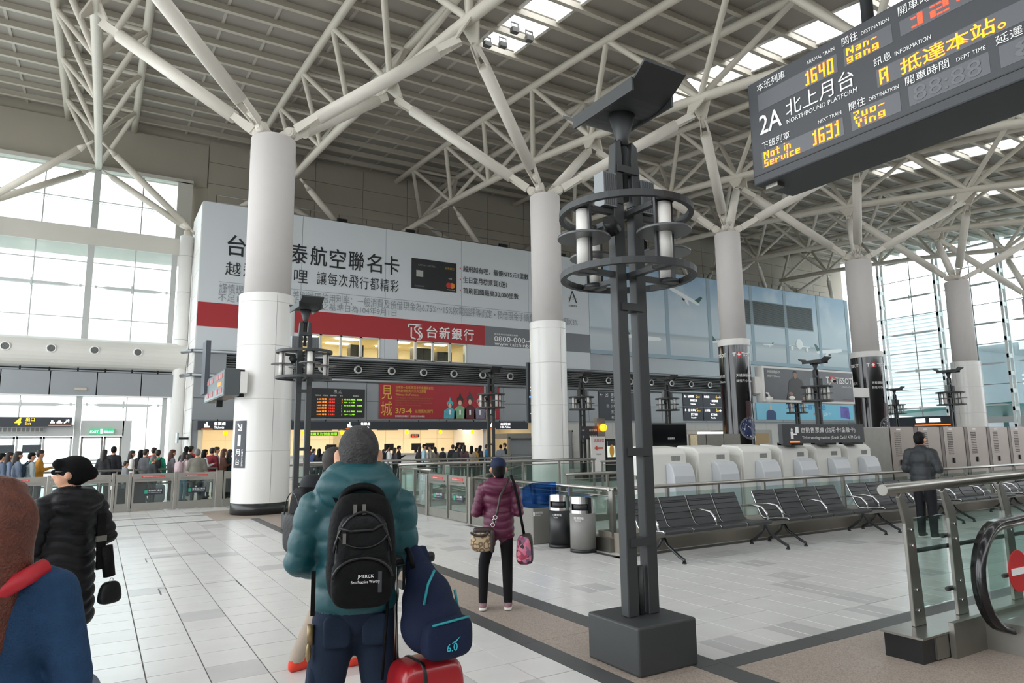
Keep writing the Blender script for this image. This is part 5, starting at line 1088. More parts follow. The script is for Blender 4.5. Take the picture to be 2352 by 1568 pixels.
# ================================================================== TICKET MACHINES
KW = mat('machine_white_shell', '#dedcd6', .4, var=.02, scale=3); KG = mat('machine_grey_cover', '#c3c6ca', .25)
def make_kiosk():
    t = thing('ticket_machine', 'x', 'ticket machine', (0,0,0), 0, 'ticket vending machines')
    # back face toward -y; width .82; sloped top
    q = MB().prism([(-.44,0,0),(-.44,0,1.36),(-.44,.12,1.46),(-.44,.55,1.5),(-.44,.72,1.3),(-.44,.75,0)][::-1], (.88,0,0)); bevel(part('body', q, KW, t, True), .025, 3)
    q = MB().prism([(-.1,0,0),(-.1,0,1.17),(-.1,-.08,1.19),(-.1,-.16,1.13),(-.1,-.22,.95),(-.1,-.24,.5),(-.1,-.24,0)], (.53,0,0)); bevel(part('rear_cover', q, KG, t, True), .02, 3)
    for k in range(9): part('vent_slot', MB().box(.06+k*.025, .075+k*.025, -.006, .001, 1.225, 1.315), mat('vent_shadow', '#8b8b88', .6), t, True)
    part('side_shelf', MB().box(-.74, -.44, .1, .5, .92, .97), SSD, t, True)
    part('side_fascia', MB().box(-.47, -.44, .05, .7, .1, 1.3), KW, t, True)
    return t
kiosk = make_kiosk(); KX = [9.15, 10.35, 11.6, 12.8, 13.97, 15.1]
KL = ['first', 'second', 'third', 'fourth', 'fifth', 'sixth']
kiosk['label'] = 'white ticket machine seen from behind, first from the nearest lamp post'
kiosk.location = (KX[0], 9.55, 0)
for k in range(1, 6): dup(kiosk, (KX[k], 9.55, 0), 0, 'white ticket machine seen from behind, %s from the nearest lamp post' % KL[k])
ks = thing('machine_sign', 'dark sign above the white machines reading Ticket vending machine', 'sign', (13.6, 9.4, 1.45)); part('board', MB().box(12.2, 15.06, 9.38, 9.48, 1.5, 1.91), mat('machine_sign_charcoal', '#2e3135', .4), ks)
text('自動售票機 (信用卡/金融卡)', ks, (12.82, 9.378, 1.71), X_, Z_, .13, LW, w=1.9); text('Ticket vending machine (Credit Card / ATM Card)', ks, (12.83, 9.378, 1.57), X_, Z_, .085, LW, w=2.05); part('pictogram', MB().ell((12.5, 9.376, 1.79), (.03,.004,.035)).box(12.46,12.54,9.372,9.378,1.6,1.75).box(12.54,12.66,9.372,9.378,1.68,1.71).box(12.62,12.72,9.372,9.378,1.72,1.85), LW, ks); part('underline', MB().box(12.42, 12.74, 9.372, 9.378, 1.52, 1.56), LO, ks)
for x in (12.75, 13.9, 14.9): part('foot', MB().box(x-.2, x+.2, 9.7, 9.8, 1.42, 1.5).box(x-.2, x+.2, 9.45, 9.8, 1.46, 1.52), BLACK, ks)
tv = thing('black_monitor', 'big switched-off black monitor behind the first white machine', 'monitor', (11.1, 11.6, 0)); part('screen', MB().box(10.62, 11.62, 11.55, 11.63, 1.38, 1.95), mat('glossy_black_screen', '#0e0f11', .15), tv); part('bezel', MB().box(10.58, 11.66, 11.56, 11.66, 1.34, 1.99), BLACK, tv); part('stand', MB().box(11.0, 11.25, 11.62, 11.8, 0, 1.4), SSD, tv); text('高鐵資訊', tv, (11.05, 11.548, 1.62), X_, Z_, .05, LW)
sb = thing('steel_cabinet_row', 'low brushed steel cabinets behind the third white machine', 'cabinet', (12.8, 12.0, 0))
for k in range(3): part('cabinet_front', MB().box(11.95+k*.6, 12.53+k*.6, 11.8, 12.3, 0, 1.74), SSD, sb)
for k, (x, z) in enumerate(((12.1, 1.6), (12.1, 1.3))): tag(part('orange_notice', MB().box(x-.1, x+.12, 11.78, 11.8, z-.12, z+.12), mat('notice_cream', '#d9c9a5', .6, var=.3, scale=30)), 'small cream printed notice beside the black monitor, %s' % ('upper' if k == 0 else 'lower'), 'notice')
# ================================================================== LOCKERS
LKM = mat('warm_stainless_locker', '#9a8f88', .35, .8, var=.1, scale=3)
def make_locker():
    t = thing('locker', 'x', 'locker', (0,0,0), 0, 'luggage lockers')
    part('body', MB().box(0, 1.3, .02, .8, .0, 1.88), LKM, t, True); d = part('door', MB().box(.02, 1.15, -.01, .02, .12, 1.86), LKM, t, True)
    q = MB()
    for i in range(13):
        for j in range(5): q.box(.2+j*.06, .24+j*.06, -.013, -.009, 1.1+i*.05, 1.125+i*.05)
    tag(part('vent_holes', q, mat('locker_hole', '#4a4441', .6), d, True), kind='stuff'); part('handle', MB().box(.4, .46, -.04, -.01, .85, 1.0), BLACK, d, True); part('number_plate', MB().box(.3, .5, -.013, -.009, 1.79, 1.83), LW, d, True)
    part('edge_strip', MB().box(1.15, 1.3, -.02, .02, 0, 1.88), mat('locker_edge', '#6b625d', .4, .6), t, True); return t
lk = make_locker(); lk['label'] = 'tall steel luggage locker, first of the row beyond the white machines'; lk.location = (18.0, 10.5, 0)
for k in range(1, 8): dup(lk, (18.0+1.32*k, 10.5, 0), 0, 'tall steel luggage locker, %s of the row counted from the machines' % ['', 'second', 'third', 'fourth', 'fifth', 'sixth', 'seventh', 'eighth'][k])
le = tag(part('locker_end_panel', MB().box(15.6, 17.98, 10.5, 11.3, 0, 1.86), SSD), 'plain brushed steel end cabinet between machines and lockers', 'cabinet')
# ================================================================== BINS, RECYCLING BOX
def bin_(label, x, y, m, dark):
    t = thing('litter_bin', label, 'bin', (x, y, 0), math.radians(-52)); r = .19
    part('foot', MB().lathe([(r+.004,0),(r+.004,.05),(r,.05)], (0,0,0), 36), BLACK, t, True); part('body', MB().lathe([(r,.05),(r,.56)], (0,0,0), 36), m, t, True)
    q = MB(); n = 36; vs = []
    def top(a): return .76+.05*math.sin(a)*-1*.9
    # chrome cap: slanted top, mouth opening toward -y
    mouth = lambda a: abs(((a+PI/2+PI) % (2*PI))-PI) < .62
    for i in range(n):
        a0, a1 = 2*PI*i/n, 2*PI*(i+1)/n; P_ = lambda a, z: (r*math.cos(a), r*math.sin(a), z); z0, z1 = top(a0), top(a1)
        if mouth((a0+a1)/2): q.add([P_(a0,.56),P_(a1,.56),P_(a1,.605),P_(a0,.605)], [(0,1,2,3)]); q.add([P_(a0,.7),P_(a1,.7),P_(a1,z1),P_(a0,z0)], [(0,1,2,3)])
        else: q.add([P_(a0,.56),P_(a1,.56),P_(a1,z1),P_(a0,z0)], [(0,1,2,3)])
        q.add([(0,0,.76),P_(a0,z0),P_(a1,z1)], [(0,1,2)])
    part('chrome_cap', q, CHROME, t, True); part('mouth_lining', MB().lathe([(r-.02,.57),(r-.02,.72)], (0,0,0), 24, caps=True), BLACK, t, True)
    text('一般垃圾' if dark else '資源回收', t, wm(t)@Vector((-.08,-r-.002,.48)), wm(t).to_3x3()@X_, Z_, .035, LW); text('Trash' if dark else 'Recycling', t, wm(t)@Vector((-.06,-r-.002,.45)), wm(t).to_3x3()@X_, Z_, .02, LW)
bin_('black round litter bin with chrome top beside the blue recycling box', 6.27, 8.98, mat('bin_black', '#202022', .4), True); bin_('grey round litter bin with chrome top nearest the lamp post', 6.27, 8.42, mat('bin_grey', '#7d7b78', .5, var=.05, scale=30), False)
rb = thing('recycling_box', 'grey recycling box with slanted translucent blue hood by the railing', 'bin', (6.27, 9.9, 0)); bevel(part('body', MB().box(6.02, 6.5, 9.4, 10.5, 0, .56), mat('box_grey_paint', '#77756f', .5, var=.04, scale=20), rb), .01, 1)
BLU = glass('blue_acrylic', '#7fb0ea', .3)
q = MB(); A, B_, Cc, D_ = (6.03,9.42), (6.49,9.42), (6.49,10.48), (6.03,10.48)
for pts in ([(6.03,9.42,.56),(6.49,9.42,.56),(6.49,9.42,.96),(6.03,9.42,.96)], [(6.03,10.48,.56),(6.49,10.48,.56),(6.49,10.48,.64),(6.03,10.48,.64)], [(6.03,9.42,.56),(6.03,10.48,.56),(6.03,10.48,.64),(6.03,9.42,.96)], [(6.49,9.42,.56),(6.49,10.48,.56),(6.49,10.48,.64),(6.49,9.42,.96)], [(6.03,9.42,.96),(6.49,9.42,.96),(6.49,10.48,.64),(6.03,10.48,.64)]): q.add(pts, [(0,1,2,3)])
part('blue_hood', q, BLU, rb); text('資源回收', rb, (6.06, 9.399, .47), X_, Z_, .035, LW); text('Recycling', rb, (6.08, 9.399, .44), X_, Z_, .02, LW); part('emblem', MB().box(6.03, 6.055, 9.395, 9.4, .44, .5), LW, rb)
# ================================================================== ESCALATOR AND NEAR RAILING (right edge)
nr = thing('escalator_railing', 'near stainless railing with flat posts and glass on a black plinth', 'railing', (6.5, 3.08, 0))
part('plinth', MB().box(5.17, 12, 2.92, 3.2, 0, .17), mat('black_metal_plinth', '#161617', .25), nr); part('plinth_cap', MB().box(5.15, 12, 2.9, 3.22, .17, .185), SS, nr); part('plinth_end', MB().box(5.33, 12, 2.905, 2.921, .01, .165), SSD, nr)
part('handrail', MB().cyl((5.18, 3.12, 1.215), (12, 3.12, 1.33), .042, n=20), SS, nr)
for x in (5.42, 6.06, 7.0, 8.0, 9.0):
    hz_ = 1.18+.017*(x-5.2)
    bevel(part('post', MB().prism([(x-.0,3.1,.185),(x+.16,3.1,.185),(x+.11,3.1,.9),(x+.11,3.1,1.02),(x-.02,3.1,hz_),(x-.06,3.1,hz_-.03),(x+.0,3.1,.95)], (0,.03,0)), SSD, nr), .004, 1)
    for zz_ in (.3, .45, .78, .9): part('bolt', MB().cyl((x+.06, 3.1, zz_), (x+.06, 3.085, zz_), .013, n=10), CHROME, nr)
    for zz_ in (.39, .81):
        if x > 5.5: part('clamp', MB().cyl((x-.07, 3.14, zz_), (x+.02, 3.14, zz_), .018, n=10), BLACK, nr)
for a, b in ((5.62, 6.0), (6.26, 6.95), (7.2, 7.95), (8.2, 8.95)): part('glass_panel', MB().box(a-.08, b+.03, 3.13, 3.142, .3, .98), GLASSR, nr)
part('tie_bar', MB().cyl((5.56, 3.16, .72), (12, 3.16, .72), .018, n=8), BLACK, nr)
es = thing('escalator', 'escalator end with black rubber handrail and red no-entry disc', 'escalator', (7, 2.7, 0))
path = [(12, 2.7, 1.0), (6.35, 2.7, .97), (6.1, 2.7, .96)]+[(6.02+.42*math.cos(a)*1.0, 2.7, .56+.40*math.sin(a)) for a in np.linspace(PI*.5, PI*1.42, 14)]+[(6.1, 2.7, .17), (6.25, 2.7, .16)]
q = MB(); 
prv = None; W_ = .05
for i, p in enumerate(path):
    a = Vector(path[max(0,i-1)]); b = Vector(path[min(len(path)-1,i+1)]); d = (b-a).normalized(); n_ = Vector((-d.z,0,d.x))
    ring = [Vector(p)+Y_*(W_*c_)+n_*(.028*s_) for c_, s_ in ((-1,-.6),(-.8,.6),(-.3,1),(.3,1),(.8,.6),(1,-.6))]
    bse = len(q.v); q.v += [tuple(v) for v in ring]
    if prv is not None:
        for k in range(6): q.f.append((prv+k, prv+(k+1)%6, bse+(k+1)%6, bse+k)); q.mi.append(0); q.sm.append(True)
    prv = bse
part('handrail', q, mat('black_rubber_handrail', '#131316', .22, coat=.3), es)
part('handrail_track', MB().tube([(x+.045 if 5.5 < x < 6.2 else x, y, z-(.035 if z > .6 else -.0)) for x, y, z in path[1:16]], .022, 8), SS, es)
part('balustrade_glass', MB().box(5.75, 12, 2.694, 2.706, .25, .93), GLASSR, es); part('deck', MB().box(5.95, 12, 2.55, 2.86, 0, .22), SSD, es); part('skirt', MB().box(5.5, 12, 2.86, 2.9, 0, .25), SSD, es)
ne = part('no_entry_disc', MB().cyl((6.17, 2.69, .58), (6.17, 2.684, .58), .155, n=32), mat('no_entry_red', '#c3292c', .4), es); part('no_entry_bar', MB().box(6.05, 6.29, 2.678, 2.683, .555, .605), LW, ne)
part('far_skirt', MB().box(5.95, 12, 1.45, 1.6, 0, .9), SSD, es)
# ================================================================== FAR FURNITURE NEAR COLUMN 2
a_ = thing('sandwich_board', 'white standing board with a red arrow and red characters near the orange ball', 'sign', (17.3, 22, 0)); part('board', MB().add([(16.95,22,.3),(17.6,22,.3),(17.63,22.02,1.78),(16.92,22.02,1.78),(16.95,22.05,.3),(17.6,22.05,.3),(17.63,22.07,1.78),(16.92,22.07,1.78)], [(0,1,2,3),(7,6,5,4),(0,4,5,1),(1,5,6,2),(2,6,7,3),(3,7,4,0)]), WHITE, a_)
part('foot', MB().box(16.95, 17.6, 21.9, 22.2, 0, .3), DARK, a_); text('高鐵便當', a_, (17.06, 21.99, 1.55), X_, Z_, .15, RED, w=.5); text('販售時間', a_, (17.15, 21.99, 1.05), X_, Z_, .06, BINK); part('red_arrow', MB().box(17.2, 17.5, 21.985, 21.995, 1.29, 1.35).prism([(17.2,21.985,1.22),(17.2,21.985,1.42),(17.06,21.985,1.32)], (0,.01,0)), mat('arrow_red', '#d84a34', .5), a_)
ic = thing('ice_cream_kiosk', 'black standing kiosk with an ice cream picture under the orange ball', 'kiosk', (17.95, 22.1, 0)); part('body', MB().box(17.72, 18.2, 22.05, 22.3, 0, 1.68), BLACK, ic); part('screen', MB().box(17.76, 18.16, 22.03, 22.05, .95, 1.6), mat('kiosk_screen', '#b9c4b4', .3, var=.4, scale=6, emit=.4), ic); part('ice_cream_print', MB().ell((17.97, 22.02, 1.2), (.12, .006, .25)), mat('ice_cream_orange', '#e2a03a', .5), ic); part('label_print', MB().box(17.76, 18.16, 22.02, 22.03, 1.4, 1.6), DARK, ic)
ibl = thing('orange_info_ball', 'glowing orange information ball mounted on a steel pillar', 'lamp', (17.9, 22.3, 0)); part('pillar', MB().box(17.5, 17.92, 22.34, 22.5, 0, 2.52), SSD, ibl); part('ball', MB().ell((17.64, 22.12, 2.14), (.16,.16,.16), 20, 14), mat('orange_glow', '#f58a1c', .3, emit=1.2), ibl); text('?', ibl, (17.58, 21.95, 2.06), X_, Z_, .17, LW, bold=.03)
sg = thing('elevator_sign', 'small dark double sign with arrows pointing to the elevator', 'sign', (17.1, 22.35, 1.65)); part('board', MB().box(16.66, 17.5, 22.3, 22.36, 1.67, 2.2), DARK, sg); part('post', MB().box(17.05, 17.1, 22.33, 22.4, 0, 1.7), SSD, sg)
for k, s_ in enumerate(('月台電梯', '旅遊服務')): text('←', sg, (16.7, 22.295, 1.99-.26*k), X_, Z_, .1, LW); text(s_, sg, (17.05, 22.295, 1.99-.26*k), X_, Z_, .1, LW, w=.4)
ti = thing('info_counter', 'grey information kiosk with dark canopy beside the second column', 'kiosk', (14.6, 24, 0)); part('canopy', MB().box(14.2, 16.3, 24, 25, 1.75, 1.95), SSD, ti); part('desk', MB().box(14.4, 16.2, 24, 24.8, 0, 1.1), mat('kiosk_desk', '#6f7072', .4), ti); part('post', MB().box(14.25, 14.35, 24, 24.1, 0, 1.8), SSD, ti); part('post', MB().box(16.15, 16.25, 24, 24.1, 0, 1.8), SSD, ti); part('shade', MB().box(14.4, 16.2, 24.3, 24.35, 1.1, 1.75), mat('kiosk_glass', '#8e9192', .3), ti)
wh = tag(part('white_lightbox', MB().box(27.0, 29.5, 25.8, 26.0, 1.35, 2.0).box(28.1,28.3,25.85,25.95,0,1.35), mat('lightbox_white', '#e8ecef', .4, emit=.5)), 'white lit box sign behind the white machines', 'sign')
for k, x in enumerate((25.0, 30.0)):
    st = thing('hall_kiosk', ('grey shop kiosk behind the black monitor', 'steel-fronted shop kiosk behind the black wrapped column')[k], 'kiosk', (x, 26.5, 0)); part('body', MB().box(x, x+3.4, 26.4, 28, 0, 2.1), SSD, st); part('opening', MB().box(x+.3, x+3.1, 26.38, 26.41, 1.0, 1.9), mat('kiosk_warm_opening', '#b49a70', .6), st)
# ================================================================== PEOPLE
TS = bpy.data.scenes.new('mesh_workshop')
def ecyl_mesh(mb, z0, z1, a, b, n=24, m=6):
    rows = []
    for j in range(m+1):
        u = j/m; rx, ry, ox, oy = [a[k]+(b[k]-a[k])*u for k in range(4)]
        rows.append([(ox+rx*math.cos(2*PI*i/n), oy+ry*math.sin(2*PI*i/n), z0+(z1-z0)*u) for i in range(n)])
    vs = [p for r in rows for p in r]; fs = [(j*n+i, j*n+(i+1)%n, (j+1)*n+(i+1)%n, (j+1)*n+i) for j in range(m) for i in range(n)]
    mb.add(vs, fs+[tuple(range(n-1,-1,-1)), tuple(range(m*n, (m+1)*n))])
def cap_mesh(mb, p0, r0, p1, r1):
    p0, p1 = Vector(p0), Vector(p1); mb.cyl(p0, p1, r0, r1, n=14); mb.ell(p0, (r0,)*3, 14, 10); mb.ell(p1, (r1,)*3, 14, 10)
class Body:
    """list of labelled soft shapes that get fused into one continuous skin"""
    def __init__(s): s.p = []
    def cap(s, p0, r0, p1, r1, lab, q=None): s.p.append(('c', np.array(p0, float), r0, np.array(p1, float), r1, lab, q)); return s
    def ell(s, c, r, lab, rz=0., rx=0.): s.p.append(('e', np.array(c, float), np.array(r, float), np.array((Matrix.Rotation(rz,3,'Z')@Matrix.Rotation(rx,3,'X'))), None, lab, None)); return s
    def ecyl(s, z0, z1, a, b, lab): s.p.append(('y', z0, z1, np.array(a, float), np.array(b, float), lab, None)); return s
    def sdf(s, P):
        D = []
        for k in s.p:
            if k[0] == 'c':
                a, b = k[1], k[3]; ab = b-a; t = np.clip(((P-a)@ab)/max(1e-9, ab@ab), 0, 1); D.append(np.linalg.norm(P-(a+t[:,None]*ab), axis=1)-(k[2]+(k[4]-k[2])*t))
            elif k[0] == 'e':
                q = (P-k[1])@k[3]; l = np.linalg.norm(q/k[2], axis=1); D.append((l-1)*k[2].min())
            else:
                z0, z1, a, b = k[1:5]; u = np.clip((P[:,2]-z0)/(z1-z0), 0, 1)[:,None]; pr = a+(b-a)*u
                l = np.sqrt(((P[:,0]-pr[:,2])/pr[:,0])**2+((P[:,1]-pr[:,3])/pr[:,1])**2); dz = np.maximum(np.maximum(z0-P[:,2], P[:,2]-z1), 0)
                D.append((l-1)*np.minimum(pr[:,0], pr[:,1])+dz)
        return np.array(D)
    def grow(s, name, labels, voxel=.014, smooth=8, quilt=None):
        mb = MB()
        for k in s.p:
            if k[0] == 'c': cap_mesh(mb, k[1], k[2], k[3], k[4])
            elif k[0] == 'e': mb.ell(tuple(k[1]), tuple(k[2]), 20, 14, Matrix(k[3].tolist()))
            else: ecyl_mesh(mb, *k[1:5])
        o = bpy.data.objects.new('raw', mb.mesh('raw')); TS.collection.objects.link(o)
        r = o.modifiers.new('r', 'REMESH'); r.mode = 'VOXEL'; r.voxel_size = voxel; r.use_smooth_shade = True
        sm = o.modifiers.new('s', 'SMOOTH'); sm.factor = .5; sm.iterations = smooth
        with bpy.context.temp_override(scene=TS, view_layer=TS.view_layers[0]):
            dg = bpy.context.evaluated_depsgraph_get(); me = bpy.data.meshes.new_from_object(o.evaluated_get(dg))
        bpy.data.objects.remove(o); me.name = name
        n = len(me.vertices); V = np.empty(n*3, np.float32); me.vertices.foreach_get('co', V); V = V.reshape(-1, 3).astype(float)
        if quilt:
            Nn = np.empty(n*3, np.float32); me.vertices.foreach_get('normal', Nn); Nn = Nn.reshape(-1, 3)
            D = s.sdf(V); w = D.argmin(0); h = np.zeros(n)
            for i, k in enumerate(s.p):
                sel = w == i
                if k[5] not in quilt['on'] or not sel.any(): continue
                if k[0] == 'c' and k[6] is not None:
                    ab = k[3]-k[1]; L = np.linalg.norm(ab); c = ((V[sel]-k[1])@(ab/L))+k[6]
                else: c = V[sel][:,2]+quilt.get('wob', .0)*np.sin(V[sel][:,0]*17+1)*.5
                h[sel] = np.abs(np.sin(PI*c/quilt['pitch']))**.55-.62
                if quilt.get('cross'): 
                    xx = np.abs(np.sin(PI*V[sel][:,0]/quilt['cross']))**.5; h[sel] = np.minimum(h[sel]+.62, xx)-.62
            V += Nn*(h*quilt['amp'])[:,None]; me.vertices.foreach_set('co', V.astype(np.float32).ravel())
        m = len(me.polygons); Cn = np.empty(m*3, np.float32); me.polygons.foreach_get('center', Cn); w = s.sdf(Cn.reshape(-1, 3).astype(float)).argmin(0)
        me.polygons.foreach_set('material_index', np.array([labels.index(s.p[i][5]) for i in w], np.int32)); me.polygons.foreach_set('use_smooth', np.ones(m, bool)); me.update()
        return me
def hand(b, w, d, side, lab='skin', curl=.5):
    """palm with five bent fingers leaving wrist w along d"""
    w = Vector(w); d = Vector(d).normalized(); a = d.cross(Z_); a = a.normalized() if a.length > .2 else X_.copy(); nrm = a.cross(d)
    b.ell(tuple(w+d*.045), (.04, .04, .04), lab); b.cap(tuple(w), .026, tuple(w+d*.08), .03, lab)
    for k, (o, l) in enumerate(((-.03, .062), (-.01, .072), (.01, .068), (.03, .052))):
        p = w+d*.085+a*o; q_ = p+d*l*.55-nrm*.01*curl; r = q_+d*l*.4-nrm*.035*curl; b.cap(tuple(p), .0095, tuple(q_), .009, lab); b.cap(tuple(q_), .009, tuple(r), .0075, lab)
    p = w+d*.03+a*.03*side; q_ = p+d*.035+a*.03*side; b.cap(tuple(p), .012, tuple(q_), .0105, lab); b.cap(tuple(q_), .0105, tuple(q_+d*.03), .009, lab)
def head(b, hy=0., lab='skin', z=1.6, y=.015, ears=True):
    R_ = Matrix.Rotation(hy, 3, 'Z'); f = lambda x, yy, zz: tuple(Vector((0, y, z))+R_@Vector((x, yy, zz)))
    b.ell(f(0,0,0), (.077,.097,.113), lab, hy); b.ell(f(0,.03,-.06), (.056,.062,.058), lab, hy); b.cap(f(0,.09,.005), .011, f(0,.112,-.028), .016, lab)
    b.ell(f(0,.088,-.062), (.026,.014,.01), lab, hy)
    if ears:
        for s in (-1, 1): b.ell(f(s*.094,-.008,-.014), (.018,.026,.038), lab, hy)
    return f
def human(arms, feet=((-.1,.0),(.1,.0)), bulk=1., hem=.86, coat=False, legr=1., top='top', hy=0., hood=False, lean=0., knees=None, sleeves='top', pants='pants', hoodz=0., collar=False, ears=True):
    b = Body(); B = bulk
    b.ell((0,0,.92), (.155*B,.118*B,.13), pants)
    for i, s in enumerate((-1, 1)):
        fx, fy = feet[i]; kn = knees[i] if knees else (fx*.95+s*.0, fy*.45+.015, .5)
        b.cap((s*.085,0,.88), .092*legr, kn, .07*legr, pants); b.cap(kn, .07*legr, (fx,fy-.01,.1), .056*legr, pants)
        b.cap((fx,fy-.03,.055), .048, (fx+s*.012,fy+.11,.045), .038, 'shoe'); b.cap((fx,fy-.045,.03), .034, (fx+s*.014,fy+.13,.028), .03, 'shoe')
    b.ell((0,0,1.08), (.162*B,.118*B,.2), top); b.ell((0,-.005,1.26), (.182*B,.122*B,.2), top); b.cap((-.135*B,-.01,1.375), .07*B, (.135*B,-.01,1.375), .07*B, top)
    if coat: b.ecyl(hem, 1.15, (.2*B,.155*B,0,0), (.175*B,.13*B,0,0), top)
    else: b.ecyl(hem, 1.12, (.172*B,.13*B,0,0), (.17*B,.125*B,0,0), top)
    for i, s in enumerate((-1, 1)):
        e, w = arms[i]; sh = (s*.175*B, -.01, 1.36); r = .066*B
        l1 = (Vector(e)-Vector(sh)).length
        b.cap(sh, r*1.05, e, r*.86, top, 0.); b.cap(e, r*.86, w, r*.68, sleeves, l1); hand(b, w, Vector(w)-Vector(e), -s)
    b.cap((0,-.005,1.38), .06, (0,.008,1.52), .052, 'skin')
    if collar: b.ecyl(1.4, 1.475, (.095,.09,0,0), (.085,.085,0,.01), top)
    if hood:
        u = hoodz; b.ell((0,-.1,1.395+u), (.17*B,.085*B,.1), top, 0, -.35); b.cap((-.085*B,-.045,1.44+u), .055*B, (.085*B,-.045,1.44+u), .055*B, top)
        for s in (-1, 1): b.cap((s*.1*B,-.02,1.43+u), .055*B, (s*.03,.085,1.4+u*.5), .045*B, top); b.cap((s*.1*B,-.03,1.41+u), .055*B, (s*.13*B,-.02,1.38), .07*B, top)
    f = head(b, hy, ears=ears); return b, f
DOWN = (((-.235,-.03,1.1),(-.235,.06,.86)), ((.235,-.03,1.1),(.235,.06,.86)))
FOLD = (((-.26,.0,1.1),(-.1,.2,1.08)), ((.26,.0,1.1),(.1,.2,1.12)))
PHONE = (((-.23,-.02,1.1),(-.2,.05,.88)), ((.22,.03,1.12),(.13,.27,1.2)))
EYE = mat('eye_dark', '#1a1412', .2); LIP = mat('lip', '#9a5a50', .5)
def face_bits(o, f):
    for s in (-1, 1): part('eye', MB().ell(f(s*.032,.088,.012), (.012,.008,.008), 10, 6), EYE, o, True); part('eyebrow', MB().cap_(f(s*.018,.094,.034), f(s*.05,.084,.036)) if False else MB().cyl(f(s*.018,.094,.034), f(s*.05,.082,.036), .005, n=6), EYE, o, True)
def skinned(name, b, labels, mats, parent, **k):
    me = b.grow(name, labels, **k); return link(name, me, mats, parent)
def hair_short(f, hy, big=1.): 
    h = Body(); h.ell(f(0,-.018,.022), (.085*big,.098*big,.1*big), 'h', hy); h.ell(f(0,-.03,-.03), (.078*big,.078*big,.07*big), 'h', hy); h.ell(f(0,.03,.07), (.068*big,.07*big,.045*big), 'h', hy); return h
def hair_long(f, hy, L=.25, w=.085):
    h = hair_short(f, hy, 1.06); h.cap(f(0,-.05,-.02), w*1.05, f(0,-.085,-L), w*.8, 'h'); h.cap(f(-.05,-.03,-.03), w*.5, f(-.07,-.04,-L*.8), w*.45, 'h'); h.cap(f(.05,-.03,-.03), w*.5, f(.07,-.04,-L*.8), w*.45, 'h'); return h
def cloth(name, col, rough=.75, var=.08, scale=14, bump=.2, bs=90): return mat(name, col, rough, var=var, scale=scale, bump=bump, bscale=bs, spec=.25)
JEANS = cloth('dark_jeans', '#1a2638', .85, .25, 10); HBLK = mat('black_hair', '#0a0807', .5, var=.3, scale=60, bump=.4, bscale=120, spec=.2)
def at(px, depth):
    """ground point seen at picture column px, depth metres along the view axis"""
    fh = Vector((CF.x, CF.y)).normalized(); r = Vector((CR.x, CR.y)).normalized(); k = (px-1176)/1568*depth*1.0
    return (fh.x*depth+r.x*k, fh.y*depth+r.y*k, 0)
def bearing(px): return YAW+math.atan((px-1176)/1568)
def superell(c, r, e=.35, n=28, m=18, taper=0.):
    mb = MB(); sp = lambda v, p: math.copysign(abs(v)**p, v); vs = []
    for j in range(m+1):
        ph = PI*j/m-PI/2
        for i in range(n):
            t = 2*PI*i/n; zz = sp(math.sin(ph), e); tp = 1-taper*(zz+1)/2
            vs.append((c[0]+r[0]*sp(math.cos(ph), e)*sp(math.cos(t), e)*tp, c[1]+r[1]*sp(math.cos(ph), e)*sp(math.sin(t), e)*tp, c[2]+r[2]*zz))
    mb.add(vs, [(j*n+i, j*n+(i+1)%n, (j+1)*n+(i+1)%n, (j+1)*n+i) for j in range(m) for i in range(n)], True); return mb
# ---- man in the teal padded jacket
x, y, _ = at(825, 3.12); rz = -bearing(825)+.04
man = thing('person', 'man from behind in a teal padded jacket and blue jeans', 'person', (x, y, 0), rz, None, .985)
b, f = human((((-.25,-.02,1.14),(-.15,.2,1.06)), ((.215,.0,1.14),(.14,.22,1.1))), feet=((-.15,.02),(.13,.0)), bulk=1.09, hem=.94, legr=1.12, hood=True, hoodz=.06)
TEAL = mat('teal_nylon', '#0d484f', .47, var=.12, scale=7, bump=.35, bscale=22, spec=.5)
body = skinned('body', b, ['skin','top','pants','shoe'], [SKIN, TEAL, JEANS, cloth('brown_shoe', '#3a2c22')], man, voxel=.012, smooth=9, quilt=dict(on=('top',), pitch=.1, amp=.0115, wob=.06))
face_bits(man, f)
h = hair_short(f, 0, 1.09); link('hair', h.grow('hair', ['h'], .012, 6), mat('grey_hair', '#464545', .75, var=.7, scale=38, bump=1., bscale=110, spec=.15), man)
part('belt_loop_keys', MB().cyl((-.19,-.05,.88),(-.19,-.05,.8),.015,n=8).ell((-.195,-.06,.77),(.012,.012,.04)), mat('key_brass', '#8d7a58', .4, .6), man, True)
for s in (-1, 1): part('cargo_pocket', superell((s*.17,.01,.62), (.03,.07,.09), .5, 14, 8), JEANS, man, True); part('back_pocket', superell((s*.08,-.105,.855), (.058,.016,.065), .4, 14, 8), JEANS, man, True)
NYL = mat('black_nylon', '#0a0a0b', .65, var=.3, scale=20, bump=.4, bscale=60, spec=.15); NYL2 = mat('black_nylon_sheen', '#0e0f10', .5, var=.2, scale=15, bump=.4, bscale=40, spec=.22); ZIP = mat('zip_black', '#0d0d0e', .35)
bp = thing('backpack', 'big black backpack worn over the teal padded jacket', 'backpack', (x, y, 0), rz, None, .985)
yb0 = -.235
part('main_bag', superell((.01,yb0,1.215), (.15,.095,.225), .55, taper=.14), NYL, bp, True)
part('front_pocket', superell((.01,yb0-.07,1.2), (.118,.042,.165), .5, taper=.15), NYL2, bp, True); part('lower_pocket', superell((.01,yb0-.085,1.095), (.122,.05,.1), .55), NYL, bp, True)
def arc(cx, cz, rx, rzz, a0, a1, yy, n=14): return [(cx+rx*math.cos(a), yy(cx+rx*math.cos(a)) if callable(yy) else yy, cz+rzz*math.sin(a)) for a in np.linspace(a0, a1, n)]
